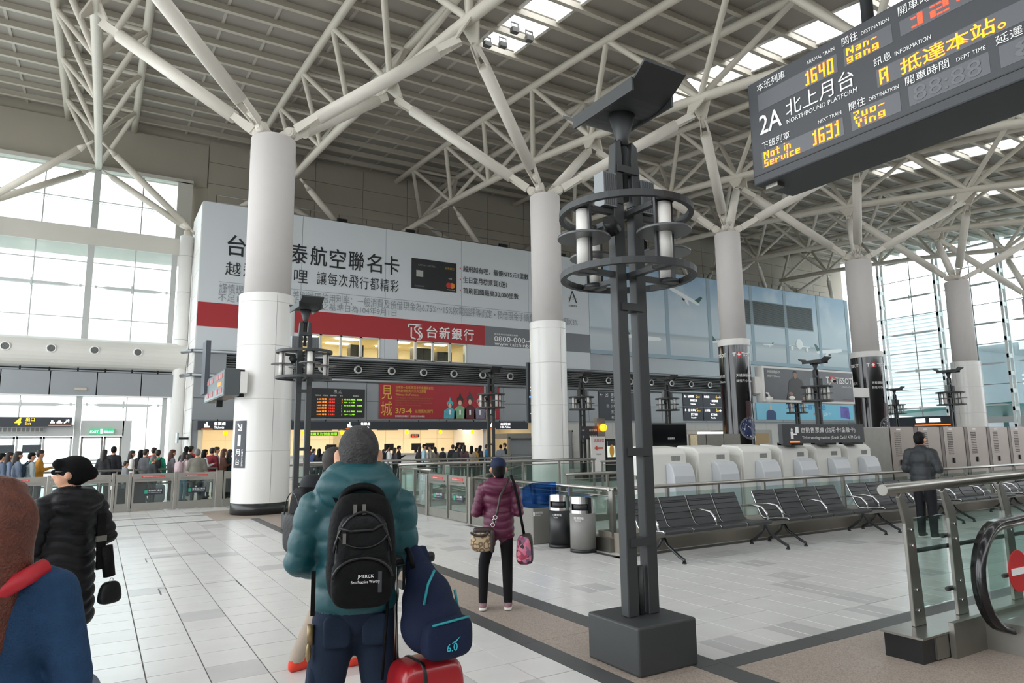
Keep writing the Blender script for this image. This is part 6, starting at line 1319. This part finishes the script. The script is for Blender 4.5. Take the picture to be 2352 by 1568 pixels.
part('zip_line', MB().tube(arc(.01,1.16,.118,.21,.25,PI-.25,yb0-.098),.006,6), ZIP, bp, True); part('zip_line', MB().tube(arc(.01,1.11,.118,.085,.1,PI-.1,yb0-.132),.006,6), ZIP, bp, True); part('zip_line', MB().tube([(-.08,yb0-.112,1.31),(-.04,yb0-.115,1.297),(.05,yb0-.115,1.3),(.1,yb0-.108,1.325)],.006,6), ZIP, bp, True); part('seam_fold', MB().tube(arc(.01,1.3,.1,-.07,.3,PI-.3,yb0-.114),.004,6), ZIP, bp, True)
part('carry_handle', MB().tube(arc(.01,1.405,.085,.06,0.,PI,yb0+.02),.016,8), NYL, bp, True)
for s in (-1, 1): part('zip_pull', MB().box(-.012+s*.018,.012+s*.018-.01,yb0-.1,yb0-.088,1.36,1.4), SSD, bp, True)
part('zip_pull', MB().box(-.07,-.057,yb0-.122,yb0-.112,1.25,1.29), SSD, bp, True); part('side_strap', MB().box(-.19,-.172,-.16,-.15,.94,1.12), NYL, bp, True); part('side_strap', MB().box(.19,.202,-.15,-.14,1.02,1.12), NYL, bp, True)
for s in (-1, 1): part('shoulder_strap', MB().sheet([[(s*(.04+.028*k+o), -.19+.06*k+.02*k*k, 1.4+.06*k-.018*k*k) for o in (-.0,.055)] for k in (0,.6,1.2,1.8,2.4,3)]).sheet([[(s*(.04+.028*k+o), -.205+.06*k+.02*k*k, 1.39+.06*k-.018*k*k) for o in (.055,-.0)] for k in (0,.6,1.2,1.8,2.4,3)]), NYL, bp, True)
wmx = wm(bp); text('JMERCK', bp, wmx@Vector((-.01,yb0-.138,1.115)), wmx.to_3x3()@X_, Z_, .016, LW, off=.002); text('Best Practice Worthy', bp, wmx@Vector((-.035,yb0-.138,1.095)), wmx.to_3x3()@X_, Z_, .014, LW, w=.11, off=.002)
part('reflective_tab', MB().box(.07,.085,yb0-.137,yb0-.133,1.06,1.14), mat('reflective_grey', '#3e4043', .3), bp, True)
# ---- person half hidden behind the teal jacket
x, y, _ = at(770, 5.3); rz = -(bearing(770)+math.radians(62))
p2 = thing('person', 'masked person in beige trousers and red trainers hidden behind the teal jacket', 'person', (x, y, 0), rz, None, .93)
b, f = human(DOWN, feet=((-.1,-.22),(.1,.16)), bulk=1.02, hy=-.1, knees=((-.09,-.04,.47),(.1,.14,.5)))
skinned('body', b, ['skin','top','pants','shoe'], [SKIN, cloth('charcoal_sweater', '#3a3d40'), cloth('beige_chino', '#a19486', .85), cloth('red_trainer', '#d2412f', .6)], p2, voxel=.016)
h = hair_short(f, -.1, 1.02); link('hair', h.grow('hair', ['h'], .016, 6), mat('dark_brown_hair', '#2c2825', .6, var=.3, scale=60, bump=.4, bscale=120), p2)
part('face_mask', MB().ell(f(0,.05,-.045), (.062,.07,.05)), mat('mask_white', '#d9dcdc', .8), p2, True); face_bits(p2, f)
b2 = thing('backpack', 'black backpack seen sideways beside the teal padded sleeve', 'backpack', (x, y, 0), rz, None, .93); part('main_bag', superell((0,-.24,1.15), (.16,.11,.26), .5, taper=.2), NYL, b2, True); part('front_pocket', superell((0,-.33,1.06), (.13,.05,.15), .5), NYL2, b2, True); part('carry_handle', MB().tube(arc(0,1.41,.05,.05,0.,PI,-.2),.014,8), NYL, b2, True); part('shoulder_strap', MB().tube([(-.1,-.17,1.34),(-.12,-.08,1.45),(-.12,.06,1.43),(-.12,.13,1.3)],.022,8), NYL, b2, True); part('zip_line', MB().tube(arc(0,1.15,.14,.22,.2,PI-.2,-.352),.005,6), ZIP, b2, True)
wj = tag(part('folded_jacket', superell((x-.16, y+.0, 1.3), (.09,.1,.1), .8), cloth('dark_folds', '#26282b')), 'dark bundled jacket hanging over the hidden backpack', 'jacket')
# ---- woman in maroon jacket
rzw = -(bearing(1150)+.05); wl = (3.475, 6.06, 0)
wo = thing('person', 'woman from behind in a maroon quilted jacket, navy cap and black trousers', 'person', wl, rzw, None, .845)
b, f = human((((-.265,-.05,1.1),(-.13,.2,1.1)), ((.24,-.03,1.1),(.12,.2,1.14))), feet=((-.19,-.02),(.1,-.0)), bulk=1.06, hem=.82, legr=.95, hood=True, hy=.3, ears=True)
MAR = mat('maroon_nylon', '#561535', .45, var=.1, scale=9, bump=.3, bscale=25, spec=.5)
skinned('body', b, ['skin','top','pants','shoe'], [SKIN, MAR, cloth('black_trouser', '#101012', .85, .1), cloth('pink_grey_trainer', '#8a6a70', .6, .3, 30)], wo, voxel=.013, smooth=8, quilt=dict(on=('top',), pitch=.085, amp=.012, wob=.04))
h = hair_short(f, .3, 1.03); h.ell(f(0,-.06,-.06), (.06,.05,.07), 'h'); link('hair', h.grow('hair', ['h'], .014, 6), HBLK, wo)
CAPM = cloth('navy_cap', '#1a2540', .7)
c_ = Body(); c_.ell(f(0,-.008,.05), (.096,.112,.088), 'h', .3); link('cap', c_.grow('cap', ['h'], .014, 5), CAPM, wo); R3 = Matrix.Rotation(.3,3,'Z')
part('cap_brim', MB().sheet([[tuple(Vector((0,.015,1.6))+R3@Vector((.085*math.sin(a)*(1), .085+ (.1*math.cos(a))*k, .045-.02*k))) for a in np.linspace(-1.4,1.4,10)] for k in (0,.5,1.)]), CAPM, wo, True); part('mask_strap', MB().cyl(f(-.082,.0,.0), f(-.06,.075,-.05), .003, n=5), LW, wo, True)
for s, (fx, fy) in ((-1, (-.19,-.02)), (1, (.1,0))): part('sole', superell((fx,fy+.035,.02), (.045,.125,.02), .5), mat('white_sole', '#d5d2cd', .6), wo, True); part('pink_lace', MB().ell((fx,fy+.1,.085), (.025,.05,.02)), mat('neon_pink', '#e8566e', .6), wo, True)
face_bits(wo, f)
TAN = mat('tan_monogram', '#a18a68', .65)
def tan_nodes():
    N, L, b_ = nodes_of(TAN); tc = N.new('ShaderNodeTexCoord'); v = N.new('ShaderNodeTexVoronoi'); v.inputs['Scale'].default_value = 22; L.new(tc.outputs['Object'], v.inputs['Vector'])
    cr = N.new('ShaderNodeValToRGB'); e = cr.color_ramp.elements; e[0].color = lin('#b39d7c'); e[1].color = lin('#b39d7c'); e[0].position = .38; e.new(.45).color = lin('#6a5440'); e.new(.6).color = lin('#6a5440'); e[-1].position = .68
    L.new(v.outputs['Distance'], cr.inputs[0]); L.new(cr.outputs[0], b_.inputs['Base Color'])
tan_nodes(); BRN = mat('dark_brown_leather', '#2e211d', .45)
mw = Matrix.Translation(wl)@Matrix.Rotation(rzw,4,'Z')
hb = thing('handbag', 'tan monogram handbag with brown leather strap on the maroon jacket', 'handbag', wl, rzw)
part('pouch', superell((-.15,-.19,.68), (.125,.075,.105), .75, taper=.18), TAN, hb, True); part('leather_top', superell((-.14,-.19,.775), (.1,.05,.03), .6), BRN, hb, True); part('side_trim', superell((-.05,-.22,.68), (.022,.035,.11), .6), BRN, hb, True); part('grab_handle', MB().tube(arc(-.17,.77,.08,-.035,0,PI,-.265),.012,8), BRN, hb, True)
part('strap', MB().tube([(.1,.0,1.27),(.09,-.13,1.22),(.03,-.2,1.1),(.0,-.21,.95),(-.03,-.22,.85)],.012,8), BRN, hb, True)
for k, (px_, pz) in enumerate(((-.045,.83),(-.03,.87),(-.02,.9))): part('chain_ring', MB().tube([(px_+.018*math.cos(a),-.225,pz+.018*math.sin(a)) for a in np.linspace(0,2*PI,12,endpoint=False)],.004,6,closed=True), CHROME, hb, True)
FLO = mat('floral_fabric', '#8f4a5c', .6)
def flo_nodes():
    N, L, b_ = nodes_of(FLO); tc = N.new('ShaderNodeTexCoord'); v = N.new('ShaderNodeTexVoronoi'); v.inputs['Scale'].default_value = 30; L.new(tc.outputs['Object'], v.inputs['Vector']); cr = N.new('ShaderNodeValToRGB'); e = cr.color_ramp.elements
    e[0].color = lin('#2c2328'); e[1].color = lin('#c7566e')
    for p_, c in ((.3,'#b9415c'),(.5,'#6f5a7a'),(.7,'#d5839a')): e.new(p_).color = lin(c)
    sp = N.new('ShaderNodeSeparateXYZ'); L.new(v.outputs['Color'], sp.inputs[0]); L.new(sp.outputs[0], cr.inputs[0]); L.new(cr.outputs[0], b_.inputs['Base Color'])
flo_nodes()
fb = thing('shoulder_bag', 'pink floral shoulder bag with black strap beside the black trousers', 'handbag', wl, rzw)
part('pouch', superell((.25,-.03,.57), (.085,.12,.14), .6, taper=.2), FLO, fb, True); part('black_band', superell((.275,-.03,.58), (.07,.085,.145), .5, taper=.15), BRN, fb, True); part('strap', MB().tube([(.13,-.0,1.28),(.16,-.1,1.22),(.2,-.12,1.05),(.23,-.09,.85),(.255,-.04,.7)],.014,8), NYL, fb, True)
# ---- woman in long black quilted coat
x, y, _ = at(178, 4.7); rz = -(bearing(178)-.62)
bk = thing('person', 'woman in a long black quilted hooded coat, black hat and sunglasses', 'person', (x, y, 0), rz, None, .905)
b, f = human((((-.27,-.02,1.1),(-.2,.14,.98)), ((.3,-.04,1.12),(.22,.16,1.04))), feet=((-.1,.12),(.09,-.16)), bulk=1.14, hem=.52, coat=True, legr=.9, hood=True, hy=.75)
BLQ = mat('black_quilt', '#0a0a0e', .5, var=.15, scale=12, bump=.25, bscale=30, spec=.3)
skinned('body', b, ['skin','top','pants','shoe'], [SKIN, BLQ, cloth('black_trouser2', '#121214'), cloth('black_shoe', '#151515')], bk, voxel=.013, smooth=8, quilt=dict(on=('top',), pitch=.085, amp=.02, wob=.05))
h = hair_short(f, .75, 1.05); link('hair', h.grow('hair', ['h'], .014, 6), HBLK, bk); FUR = cloth('black_knit_hat', '#08080a', .95, .2, 40, .8, 120)
c_ = Body(); c_.ell(f(0,-.025,.035), (.105,.12,.098), 'h', .75); c_.ell(f(0,-.135,-.005), (.05,.05,.05), 'h'); c_.ell(f(0,-.04,-.03), (.09,.09,.06), 'h'); c_.cap(f(-.06,.07,.07), .04, f(.06,.07,.07), .04, 'h'); link('hat', c_.grow('hat', ['h'], .014, 5), FUR, bk)
part('sunglasses', MB().cyl(f(-.07,.09,.012), f(.07,.09,.012), .02, n=8).cyl(f(.078,.08,.016), f(.085,-.01,.014), .007, n=6).cyl(f(-.078,.08,.016), f(-.085,-.01,.014), .007, n=6), mat('sunglass_black', '#0a0a0b', .15), bk, True); face_bits(bk, f)
sb_ = thing('shoulder_bag', 'black strap bag with small dangling pouch on the long black coat', 'handbag', (x, y, 0), rz, None, .905); part('strap', MB().sheet([[(.12+o,-.19-.005*k,1.3-.08*k) for o in (-.035,.035)] for k in range(6)]).sheet([[(.12+o,-.2-.005*k,1.3-.08*k) for o in (.035,-.035)] for k in range(6)]), NYL, sb_, True); part('buckle', MB().box(.08,.16,-.215,-.2,1.1,1.14), SSD, sb_, True); part('umbrella_roll', MB().cyl((.16,-.21,1.06),(.19,-.23,.84),.045,.04,n=12), NYL, sb_, True); part('ring', MB().tube([(.21+.014*math.cos(a),-.23,.81+.014*math.sin(a)) for a in np.linspace(0,2*PI,10,endpoint=False)],.003,5,closed=True), CHROME, sb_, True); part('pouch', superell((.21,-.22,.72), (.095,.05,.08), .6, taper=.3), NYL2, sb_, True)
# ---- red-haired person at the picture corner
x, y, _ = at(18, 1.98); rz = -(bearing(18)+.3)
rh = thing('person', 'person with long red-brown hair and denim jacket at the picture corner', 'person', (x, y, 0), rz, None, .895)
b, f = human((((-.27,-.02,1.1),(-.24,.08,.88)), ((.25,-.03,1.1),(.22,.1,.88))), bulk=1.02, hem=.84, collar=True, ears=False)
skinned('body', b, ['skin','top','pants','shoe'], [SKIN, cloth('denim_blue', '#24405f', .85, .25, 25, .5, 160), cloth('navy_trouser', '#1b2230'), cloth('dark_shoe', '#222222')], rh, voxel=.013)
h = hair_long(f, 0, .36, .12); link('hair', h.grow('hair', ['h'], .013, 6), mat('red_brown_hair', '#5c2a17', .45, var=.6, scale=25, bump=.7, bscale=110), rh); face_bits(rh, f)
rs = thing('red_backpack', 'bright red backpack strap over the denim jacket', 'backpack', (x, y, 0), rz, None, .895); part('strap', MB().tube([(.15,-.03,1.44),(.1,-.1,1.41),(-.02,-.14,1.34),(-.18,-.15,1.2)],.028,8), mat('red_nylon', '#b81f2c', .5), rs, True); part('main_bag', superell((-.22,-.26,1.02), (.12,.1,.24), .5), MATS['red_nylon'], rs, True)
x, y, _ = at(178, 2.95)
gs_ = thing('suitcase', 'grey-blue suitcase top at the bottom picture edge', 'suitcase', (x, y, 0), .4); part('shell', superell((0,0,.38), (.16,.11,.32), .35), mat('grey_blue_shell', '#6b7280', .4), gs_, True); part('top_handle', MB().tube(arc(0,.69,.06,.025,0,PI,0.),.01,6), CHROME, gs_, True)
for sx in (-.1,.1): part('wheel', MB().cyl((sx,-.02,.03),(sx,.02,.03),.03,n=12), BLACK, gs_, True)
# ---- man at right in dark quilted jacket
rz = -(bearing(2128)+.5)
mr_ = thing('person', 'man in a charcoal quilted jacket standing before the waiting benches', 'person', (11.55, 6.25, 0), rz, None, .985)
b, f = human((((-.27,-.02,1.1),(-.14,.2,1.06)), ((.28,-.02,1.1),(.14,.24,1.12))), feet=((-.1,0),(.1,0)), bulk=1.14, hem=.84, legr=1.1, collar=True, hy=.0)
skinned('body', b, ['skin','top','pants','shoe'], [SKIN, mat('charcoal_quilt', '#26292c', .6, var=.1, scale=20), cloth('black_slacks', '#15161a'), cloth('dark_trainer', '#2a2d35')], mr_, voxel=.018, smooth=6, quilt=dict(on=('top',), pitch=.1, amp=.012, cross=.14))
h = hair_short(f, 0, 1.04); link('hair', h.grow('hair', ['h'], .016, 6), HBLK, mr_); face_bits(mr_, f)
for s in (-1, 1): part('sole', superell((s*.1,.035,.015), (.045,.13,.015), .5), MATS['white_sole'], mr_, True)
# ---- red suitcase with navy backpack
x, y, _ = at(978, 3.1); rz = -bearing(978)+math.radians(28)
rc = thing('suitcase', 'red hard-shell suitcase with black zip band and telescopic handle', 'suitcase', (x, y, 0), rz)
RSH = mat('glossy_red_shell', '#9c1d24', .3, coat=.3, var=.05, scale=10)
part('shell', superell((0,0,.38), (.15,.105,.33), .3), RSH, rc, True); part('zip_band', MB().lathe([(0,0)],(0,0,0),3) if False else superell((-.05,0,.38), (.012,.109,.334), .3), BLACK, rc, True)
part('handle_tube', MB().cyl((-.1,.09,.7),(-.1,.09,1.1),.011,n=8), SS, rc, True); part('handle_tube', MB().cyl((.06,.09,.7),(.06,.09,1.1),.011,n=8), SS, rc, True); bevel(part('handle_grip', MB().box(-.13,.09,.07,.11,1.085,1.13), BLACK, rc, True), .015, 3); part('zip_pull', MB().box(-.09,-.075,-.12,-.108,.58,.63), CHROME, rc, True)
for sx in (-.12,.12):
    for sy in (-.06,.06): part('wheel', MB().cyl((sx,sy-.015,.035),(sx,sy+.015,.035),.035,n=12), BLACK, rc, True)
nb = thing('backpack', 'navy backpack with teal trim slung over the red suitcase handle', 'backpack', (x, y, 0), rz)
NAV = cloth('navy_canvas', '#151f38', .8, .12, 16); TRM = mat('teal_trim', '#1f8f98', .5)
nb.location = (x, y, .1); bpy_fix(nb)
bd = Body(); bd.ell((.02,-.02,.75), (.14,.125,.13), 'n'); bd.ell((.01,-.0,.84), (.115,.105,.13), 'n'); bd.cap((-.01,.03,.95), .07, (-.02,.07,1.03), .045, 'n')
link('main_bag', bd.grow('main_bag', ['n'], .013, 8), NAV, nb); part('front_pocket', superell((.04,-.115,.71), (.115,.05,.085), .55), NAV, nb, True); part('pocket_trim', MB().tube([(-.05,-.158,.775),(.04,-.168,.785),(.13,-.15,.785)],.005,6), TRM, nb, True); part('zip_trim', MB().tube([(-.06,-.1,.85),(-.045,-.105,.93),(.0,-.08,.98)],.006,6), TRM, nb, True); part('zip_trim', MB().tube([(.135,-.05,.8),(.118,-.05,.88)],.006,6), TRM, nb, True)
part('shoulder_strap', MB().sheet([[(-.02+o,.0+.028*k,.98+.075*math.sin(k*.62)) for o in (-.04,.05)] for k in range(6)]).sheet([[(-.02+o,.0+.028*k,.99+.075*math.sin(k*.62)) for o in (.05,-.04)] for k in range(6)]), NAV, nb, True); part('hanging_strap', MB().cyl((-.15,.05,.9),(-.19,.02,.55),.007,n=6), NYL, nb, True); part('strap_edge', MB().tube([(-.06,.03*k,.985+.075*math.sin(k*.62)) for k in range(6)],.012,6), NYL, nb, True)
wq = wm(nb); text('6.0', nb, wq@Vector((.01,-.168,.665)), wq.to_3x3()@X_, Z_, .032, mat('logo_teal', '#3db8c8', .5), off=.003, bold=.01); part('swoosh', MB().sheet([[(.02,-.172,.71),(.03,-.172,.70),(.05,-.172,.705),(.075,-.172,.72)],[(.025,-.172,.705),(.035,-.172,.695),(.055,-.172,.7),(.075,-.172,.72)]]), MATS['logo_teal'], nb, True)
# ---- people in the queues: a few bodies, many individuals
def proto(arms, kw, hair):
    b, f = human(arms, **kw); me = b.grow('body', ['skin','top','pants','shoe'], .03, 5)
    h = {'s': lambda: hair_short(f, kw.get('hy', 0.), 1.05), 'l': lambda: hair_long(f, kw.get('hy', 0.), .26), 'c': lambda: hair_short(f, kw.get('hy', 0.), 1.1)}[hair](); hm = h.grow('hair', ['h'], .028, 4); return me, hm
VAR = {'stand_s': proto(DOWN, dict(bulk=1.0), 's'), 'stand_l': proto(DOWN, dict(bulk=.93), 'l'), 'phone_s': proto(PHONE, dict(bulk=1.0), 's'), 'phone_l': proto(PHONE, dict(bulk=.93, hy=.3), 'l'), 'fold_s': proto(FOLD, dict(bulk=1.06, coat=True, hem=.8), 's')}
HB2 = mat('dark_brown_hair_far', '#241b15', .5); HRD = mat('auburn_hair', '#4a2416', .5); HGR = mat('grey_hair_far', '#6d6a68', .6); SHO = mat('far_shoe', '#2a2828', .6)
def cl(h): return mat('cloth_'+h[1:], h, .8, var=.1, scale=10)
def crowd(label, x, y, H, var, top, pants, face=0., hair=None, pack=None, group=None):
    """face: compass turn in degrees from looking away from the camera (+ = to picture right)"""
    rz = -(math.atan2(x, y)+math.radians(face)); t = thing('person', label, 'person', (x, y, 0), rz, group, H/1.705)
    me, hm = VAR[var]; o = bpy.data.objects.new('body', me); COL.objects.link(o); o.parent = t
    if not me.materials:
        for k in range(4): me.materials.append(SKIN)
        hm.materials.append(HBLK)
    for k, m in enumerate((SKIN, cl(top), cl(pants), SHO)): o.material_slots[k].link = 'OBJECT'; o.material_slots[k].material = m
    o = bpy.data.objects.new('hair', hm); COL.objects.link(o); o.parent = t; o.material_slots[0].link = 'OBJECT'; o.material_slots[0].material = hair or HBLK
    if pack:
        p = thing('backpack', pack[1], 'backpack', (x, y, 0), rz, None, H/1.705); part('main_bag', superell((0,-.22,1.18), (.14,.09,.2), .5, 12, 8), cl(pack[0]), p, True); part('pocket', superell((0,-.29,1.1), (.1,.04,.1), .5, 10, 6), cl(pack[0]), p, True)
        for s in (-1, 1): part('shoulder_strap', MB().tube([(s*.09,-.15,1.34),(s*.11,-.05,1.45),(s*.12,.08,1.4)],.022,6), cl(pack[0]), p, True)
    return t
Q1, Q2, Q3 = 'people by the exit doors', 'people in the exit-side queue', 'people at the ticket counters'
def pos(px, yy):
    d = CF*1568+CR*(px-1176)-CU*(1040-784); return d.x/d.y*yy
LQ = [('person in slate blue top at the very picture edge', 4, 21.4, 1.5, 'stand_s', '#4a5568', '#22252b', 60), ('long-haired person in slate blue dress by the exit gates', 22, 22.3, 1.52, 'stand_l', '#5b6a80', '#3a4252', 70),
 ('masked long-haired person in grey-blue tee by the exit gates', 42, 21.6, 1.54, 'stand_l', '#6b788c', '#303a4a', 75), ('person in pale grey sleeves and navy vest by the exit gates', 73, 21.8, 1.5, 'stand_s', '#b4bcbe', '#24303c', 75), ('person in mustard jacket looking at a phone', 92, 22.2, 1.56, 'phone_s', '#b07a1c', '#2b2b30', 80),
 ('woman in black tee with hands behind back before the glass doors', 240, 24.0, 1.54, 'stand_l', '#15181c', '#14161a', 30), ('tall man in black jacket before the glass doors', 261, 24.6, 1.63, 'stand_s', '#14161d', '#14161a', 20),
 ('masked woman in white top near the queue rail', 303, 24.2, 1.5, 'stand_l', '#d9d6d2', '#3a3a3e', 80), ('small child in grey top beside the queue rail', 291, 22.6, 1.22, 'stand_s', '#75787a', '#3c4044', 70),
 ('person in black hoodie in the queue by the big suitcase', 324, 24.6, 1.52, 'stand_l', '#1b1b1d', '#201f22', 30), ('man in charcoal tee in the queue', 335, 23.6, 1.54, 'stand_s', '#4a4c50', '#26282c', 50), ('man in red shirt deep in the queue', 353, 25.6, 1.58, 'stand_s', '#8d2a2c', '#26282c', 40),
 ('older grey-haired man bending in black coat behind the gate', 353, 21.6, 1.36, 'fold_s', '#1d2024', '#1f2024', 60), ('person in bright green jacket with olive hood', 363, 23.2, 1.52, 'stand_s', '#128a6a', '#8d9296', 10),
 ('auburn-haired woman in grey tee in the queue', 396, 23.4, 1.51, 'stand_l', '#6c6c70', '#2c2826', 70), ('tall man in dark cap in the queue', 428, 25.0, 1.6, 'stand_s', '#2d2e31', '#202226', 20), ('man in red top beside the capped man', 438, 25.2, 1.61, 'stand_s', '#9c2a30', '#202226', 40),
 ('woman in pale pink jacket in the queue', 424, 22.6, 1.44, 'stand_l', '#c9b4b6', '#4c6a78', 50), ('woman in white blouse reading a paper in the queue', 470, 23.4, 1.5, 'phone_l', '#d4d6d8', '#3a3c42', 70), ('man in red and navy vest in the queue', 487, 23.8, 1.55, 'stand_s', '#7c1e2a', '#22262e', 30),
 ('man in grey shirt facing the counters in the queue', 497, 24.2, 1.57, 'stand_s', '#9ea09e', '#3b3a38', 80), ('woman in brown jumper in the queue', 514, 23.2, 1.51, 'phone_l', '#4a2a1c', '#241c1a', 75), ('woman in dark teal top beside the first column', 528, 23.4, 1.49, 'stand_l', '#16343a', '#16181c', 60),
 ('grey-haired man in olive grey shirt leaning on the glass gate', 454, 20.75, 1.53, 'fold_s', '#77746a', '#232b3c', 5)]
for k, (lab, px, yy, H, v, tp, pn, fc) in enumerate(LQ):
    hair = HRD if 'auburn' in lab or 'brown jumper' in lab else HGR if 'grey-haired' in lab else HB2 if k % 3 else HBLK
    pk = {'person in bright green jacket with olive hood': ('#1b1f22', 'black drawstring backpack on the bright green jacket'), 'person in pale grey sleeves and navy vest by the exit gates': ('#1f3a4c', 'navy backpack on the pale grey sleeves'), 'woman in pale pink jacket in the queue': ('#c3aeb2', 'pale pink backpack in the queue')}.get(lab)
    crowd(lab, pos(px, yy), yy, H, v, tp, pn, fc, hair, pk, Q1 if k < 7 else Q2)
CQ = [('man in brown top at the far end of the counter queue', 711, 29, 1.56, 'stand_s', '#4a2a1a', 20), ('masked person in blue in the counter queue', 720, 28, 1.44, 'stand_s', '#2a3a68', 60), ('person in black behind the maroon bag in the counter queue', 733, 27, 1.45, 'stand_l', '#18181b', 10), ('man in white shirt with black backpack at the counters', 750, 28, 1.55, 'stand_s', '#d9dadc', 30), ('person in pale green at the counters', 762, 29, 1.53, 'stand_s', '#8fa8a0', 10),
 ('small person at the counters behind the white hoodie', 881, 30, 1.35, 'stand_s', '#303236', 70), ('man in white hoodie at the ticket counters', 890, 29, 1.52, 'stand_s', '#e2e2e4', 60), ('woman in grey beside the white hoodie', 907, 29, 1.42, 'stand_l', '#54525c', 60), ('man in black suit at the ticket counter', 916, 29.5, 1.5, 'phone_s', '#17181b', 80),
 ('dark-haired person behind the light blue shirt', 964, 30, 1.46, 'stand_l', '#2c2c30', 40), ('man in light blue shirt facing another man', 974, 28, 1.56, 'stand_s', '#a9c8d8', 85), ('man in grey tee facing the light blue shirt', 989, 28, 1.5, 'stand_s', '#9a968e', -85), ('woman with dark bob behind the grey tee', 999, 29, 1.42, 'stand_l', '#8c8478', -40), ('small person in black at the counter', 1017, 30, 1.38, 'stand_s', '#1f2024', 40),
 ('tall man in black deep in the counter queue', 1053, 29, 1.6, 'stand_s', '#1b1c20', 60), ('man in black jacket in the counter queue', 1040, 27.6, 1.52, 'stand_s', '#16171b', 20), ('capped man in dark green in the counter queue', 1048, 26, 1.45, 'stand_s', '#23282a', 50), ('long-haired woman in mauve in the counter queue', 1066, 26.2, 1.5, 'stand_l', '#5c4448', 20), ('long-haired woman in beige in the counter queue', 1083, 26.6, 1.46, 'stand_l', '#b09f8c', 10), ('child in mustard in the counter queue', 1094, 27.6, 1.36, 'stand_s', '#b58a2c', 60), ('woman in black beside the mustard child', 1103, 28.4, 1.46, 'stand_l', '#22242a', 50), ('man in bright blue jacket bending at the counter', 1118, 29, 1.5, 'stand_s', '#2a7fb4', 80),
 ('person in grey vest near the police counter', 1150, 28, 1.48, 'stand_s', '#7c8086', 20), ('man in dark olive near the police counter', 1160, 28.6, 1.55, 'phone_s', '#1f231f', -80), ('person in pink beside the ice cream kiosk', 1424, 24.5, 1.5, 'stand_s', '#a4586a', 50)]
for k, (lab, px, yy, H, v, tp, fc) in enumerate(CQ):
    pk = ('#1c1d20', 'black backpack on the white shirt at the counters') if 'white shirt with' in lab else ('#15161a', 'black backpack on the white hoodie') if 'white hoodie at' in lab else None
    crowd(lab, pos(px, yy), yy, H, v, tp, '#24262c', fc, HB2 if k % 2 else HBLK, pk, Q3)
# luggage in the queue
def luggage(lab, x, y, w, h, col, tilt=0.):
    t = thing('suitcase', lab, 'suitcase', (x, y, 0), .3, 'suitcases in the queue'); part('shell', superell((0,0,h/2+.04), (w/2,.12,h/2), .35, 16, 10), cl(col), t, True); part('handle', MB().tube([(-.08,.08,h),(-.08,.08,h+.3),(.08,.08,h+.3),(.08,.08,h)],.012,6), SSD, t, True); part('wheel', MB().cyl((-w*.3,-.03,.03),(-w*.3,.03,.03),.03,n=10), BLACK, t, True); part('wheel', MB().cyl((w*.3,-.03,.03),(w*.3,.03,.03),.03,n=10), BLACK, t, True)
luggage('big dark purple suitcase behind the middle exit gate', pos(320, 21.2), 21.2, .44, .72, '#2a2430'); luggage('dark grey carry-on suitcase behind the narrow fence panel', pos(276, 21.0), 21.0, .36, .5, '#25262a'); luggage('black suitcase seen through the narrow fence panel, further back', pos(281, 23.4), 23.4, .4, .6, '#2c2c30'); luggage('pale suitcase beside the middle gate', pos(368, 22.4), 22.4, .34, .5, '#6a6c72')
cr_ = tag(part('yellow_bag', superell((pos(331, 21.0), 21.0, .06), (.2,.1,.05), .7, 14, 8), mat('yellow_bag', '#d8b23a', .6)), 'yellow bag lying on the floor behind the middle exit gate', 'bag')
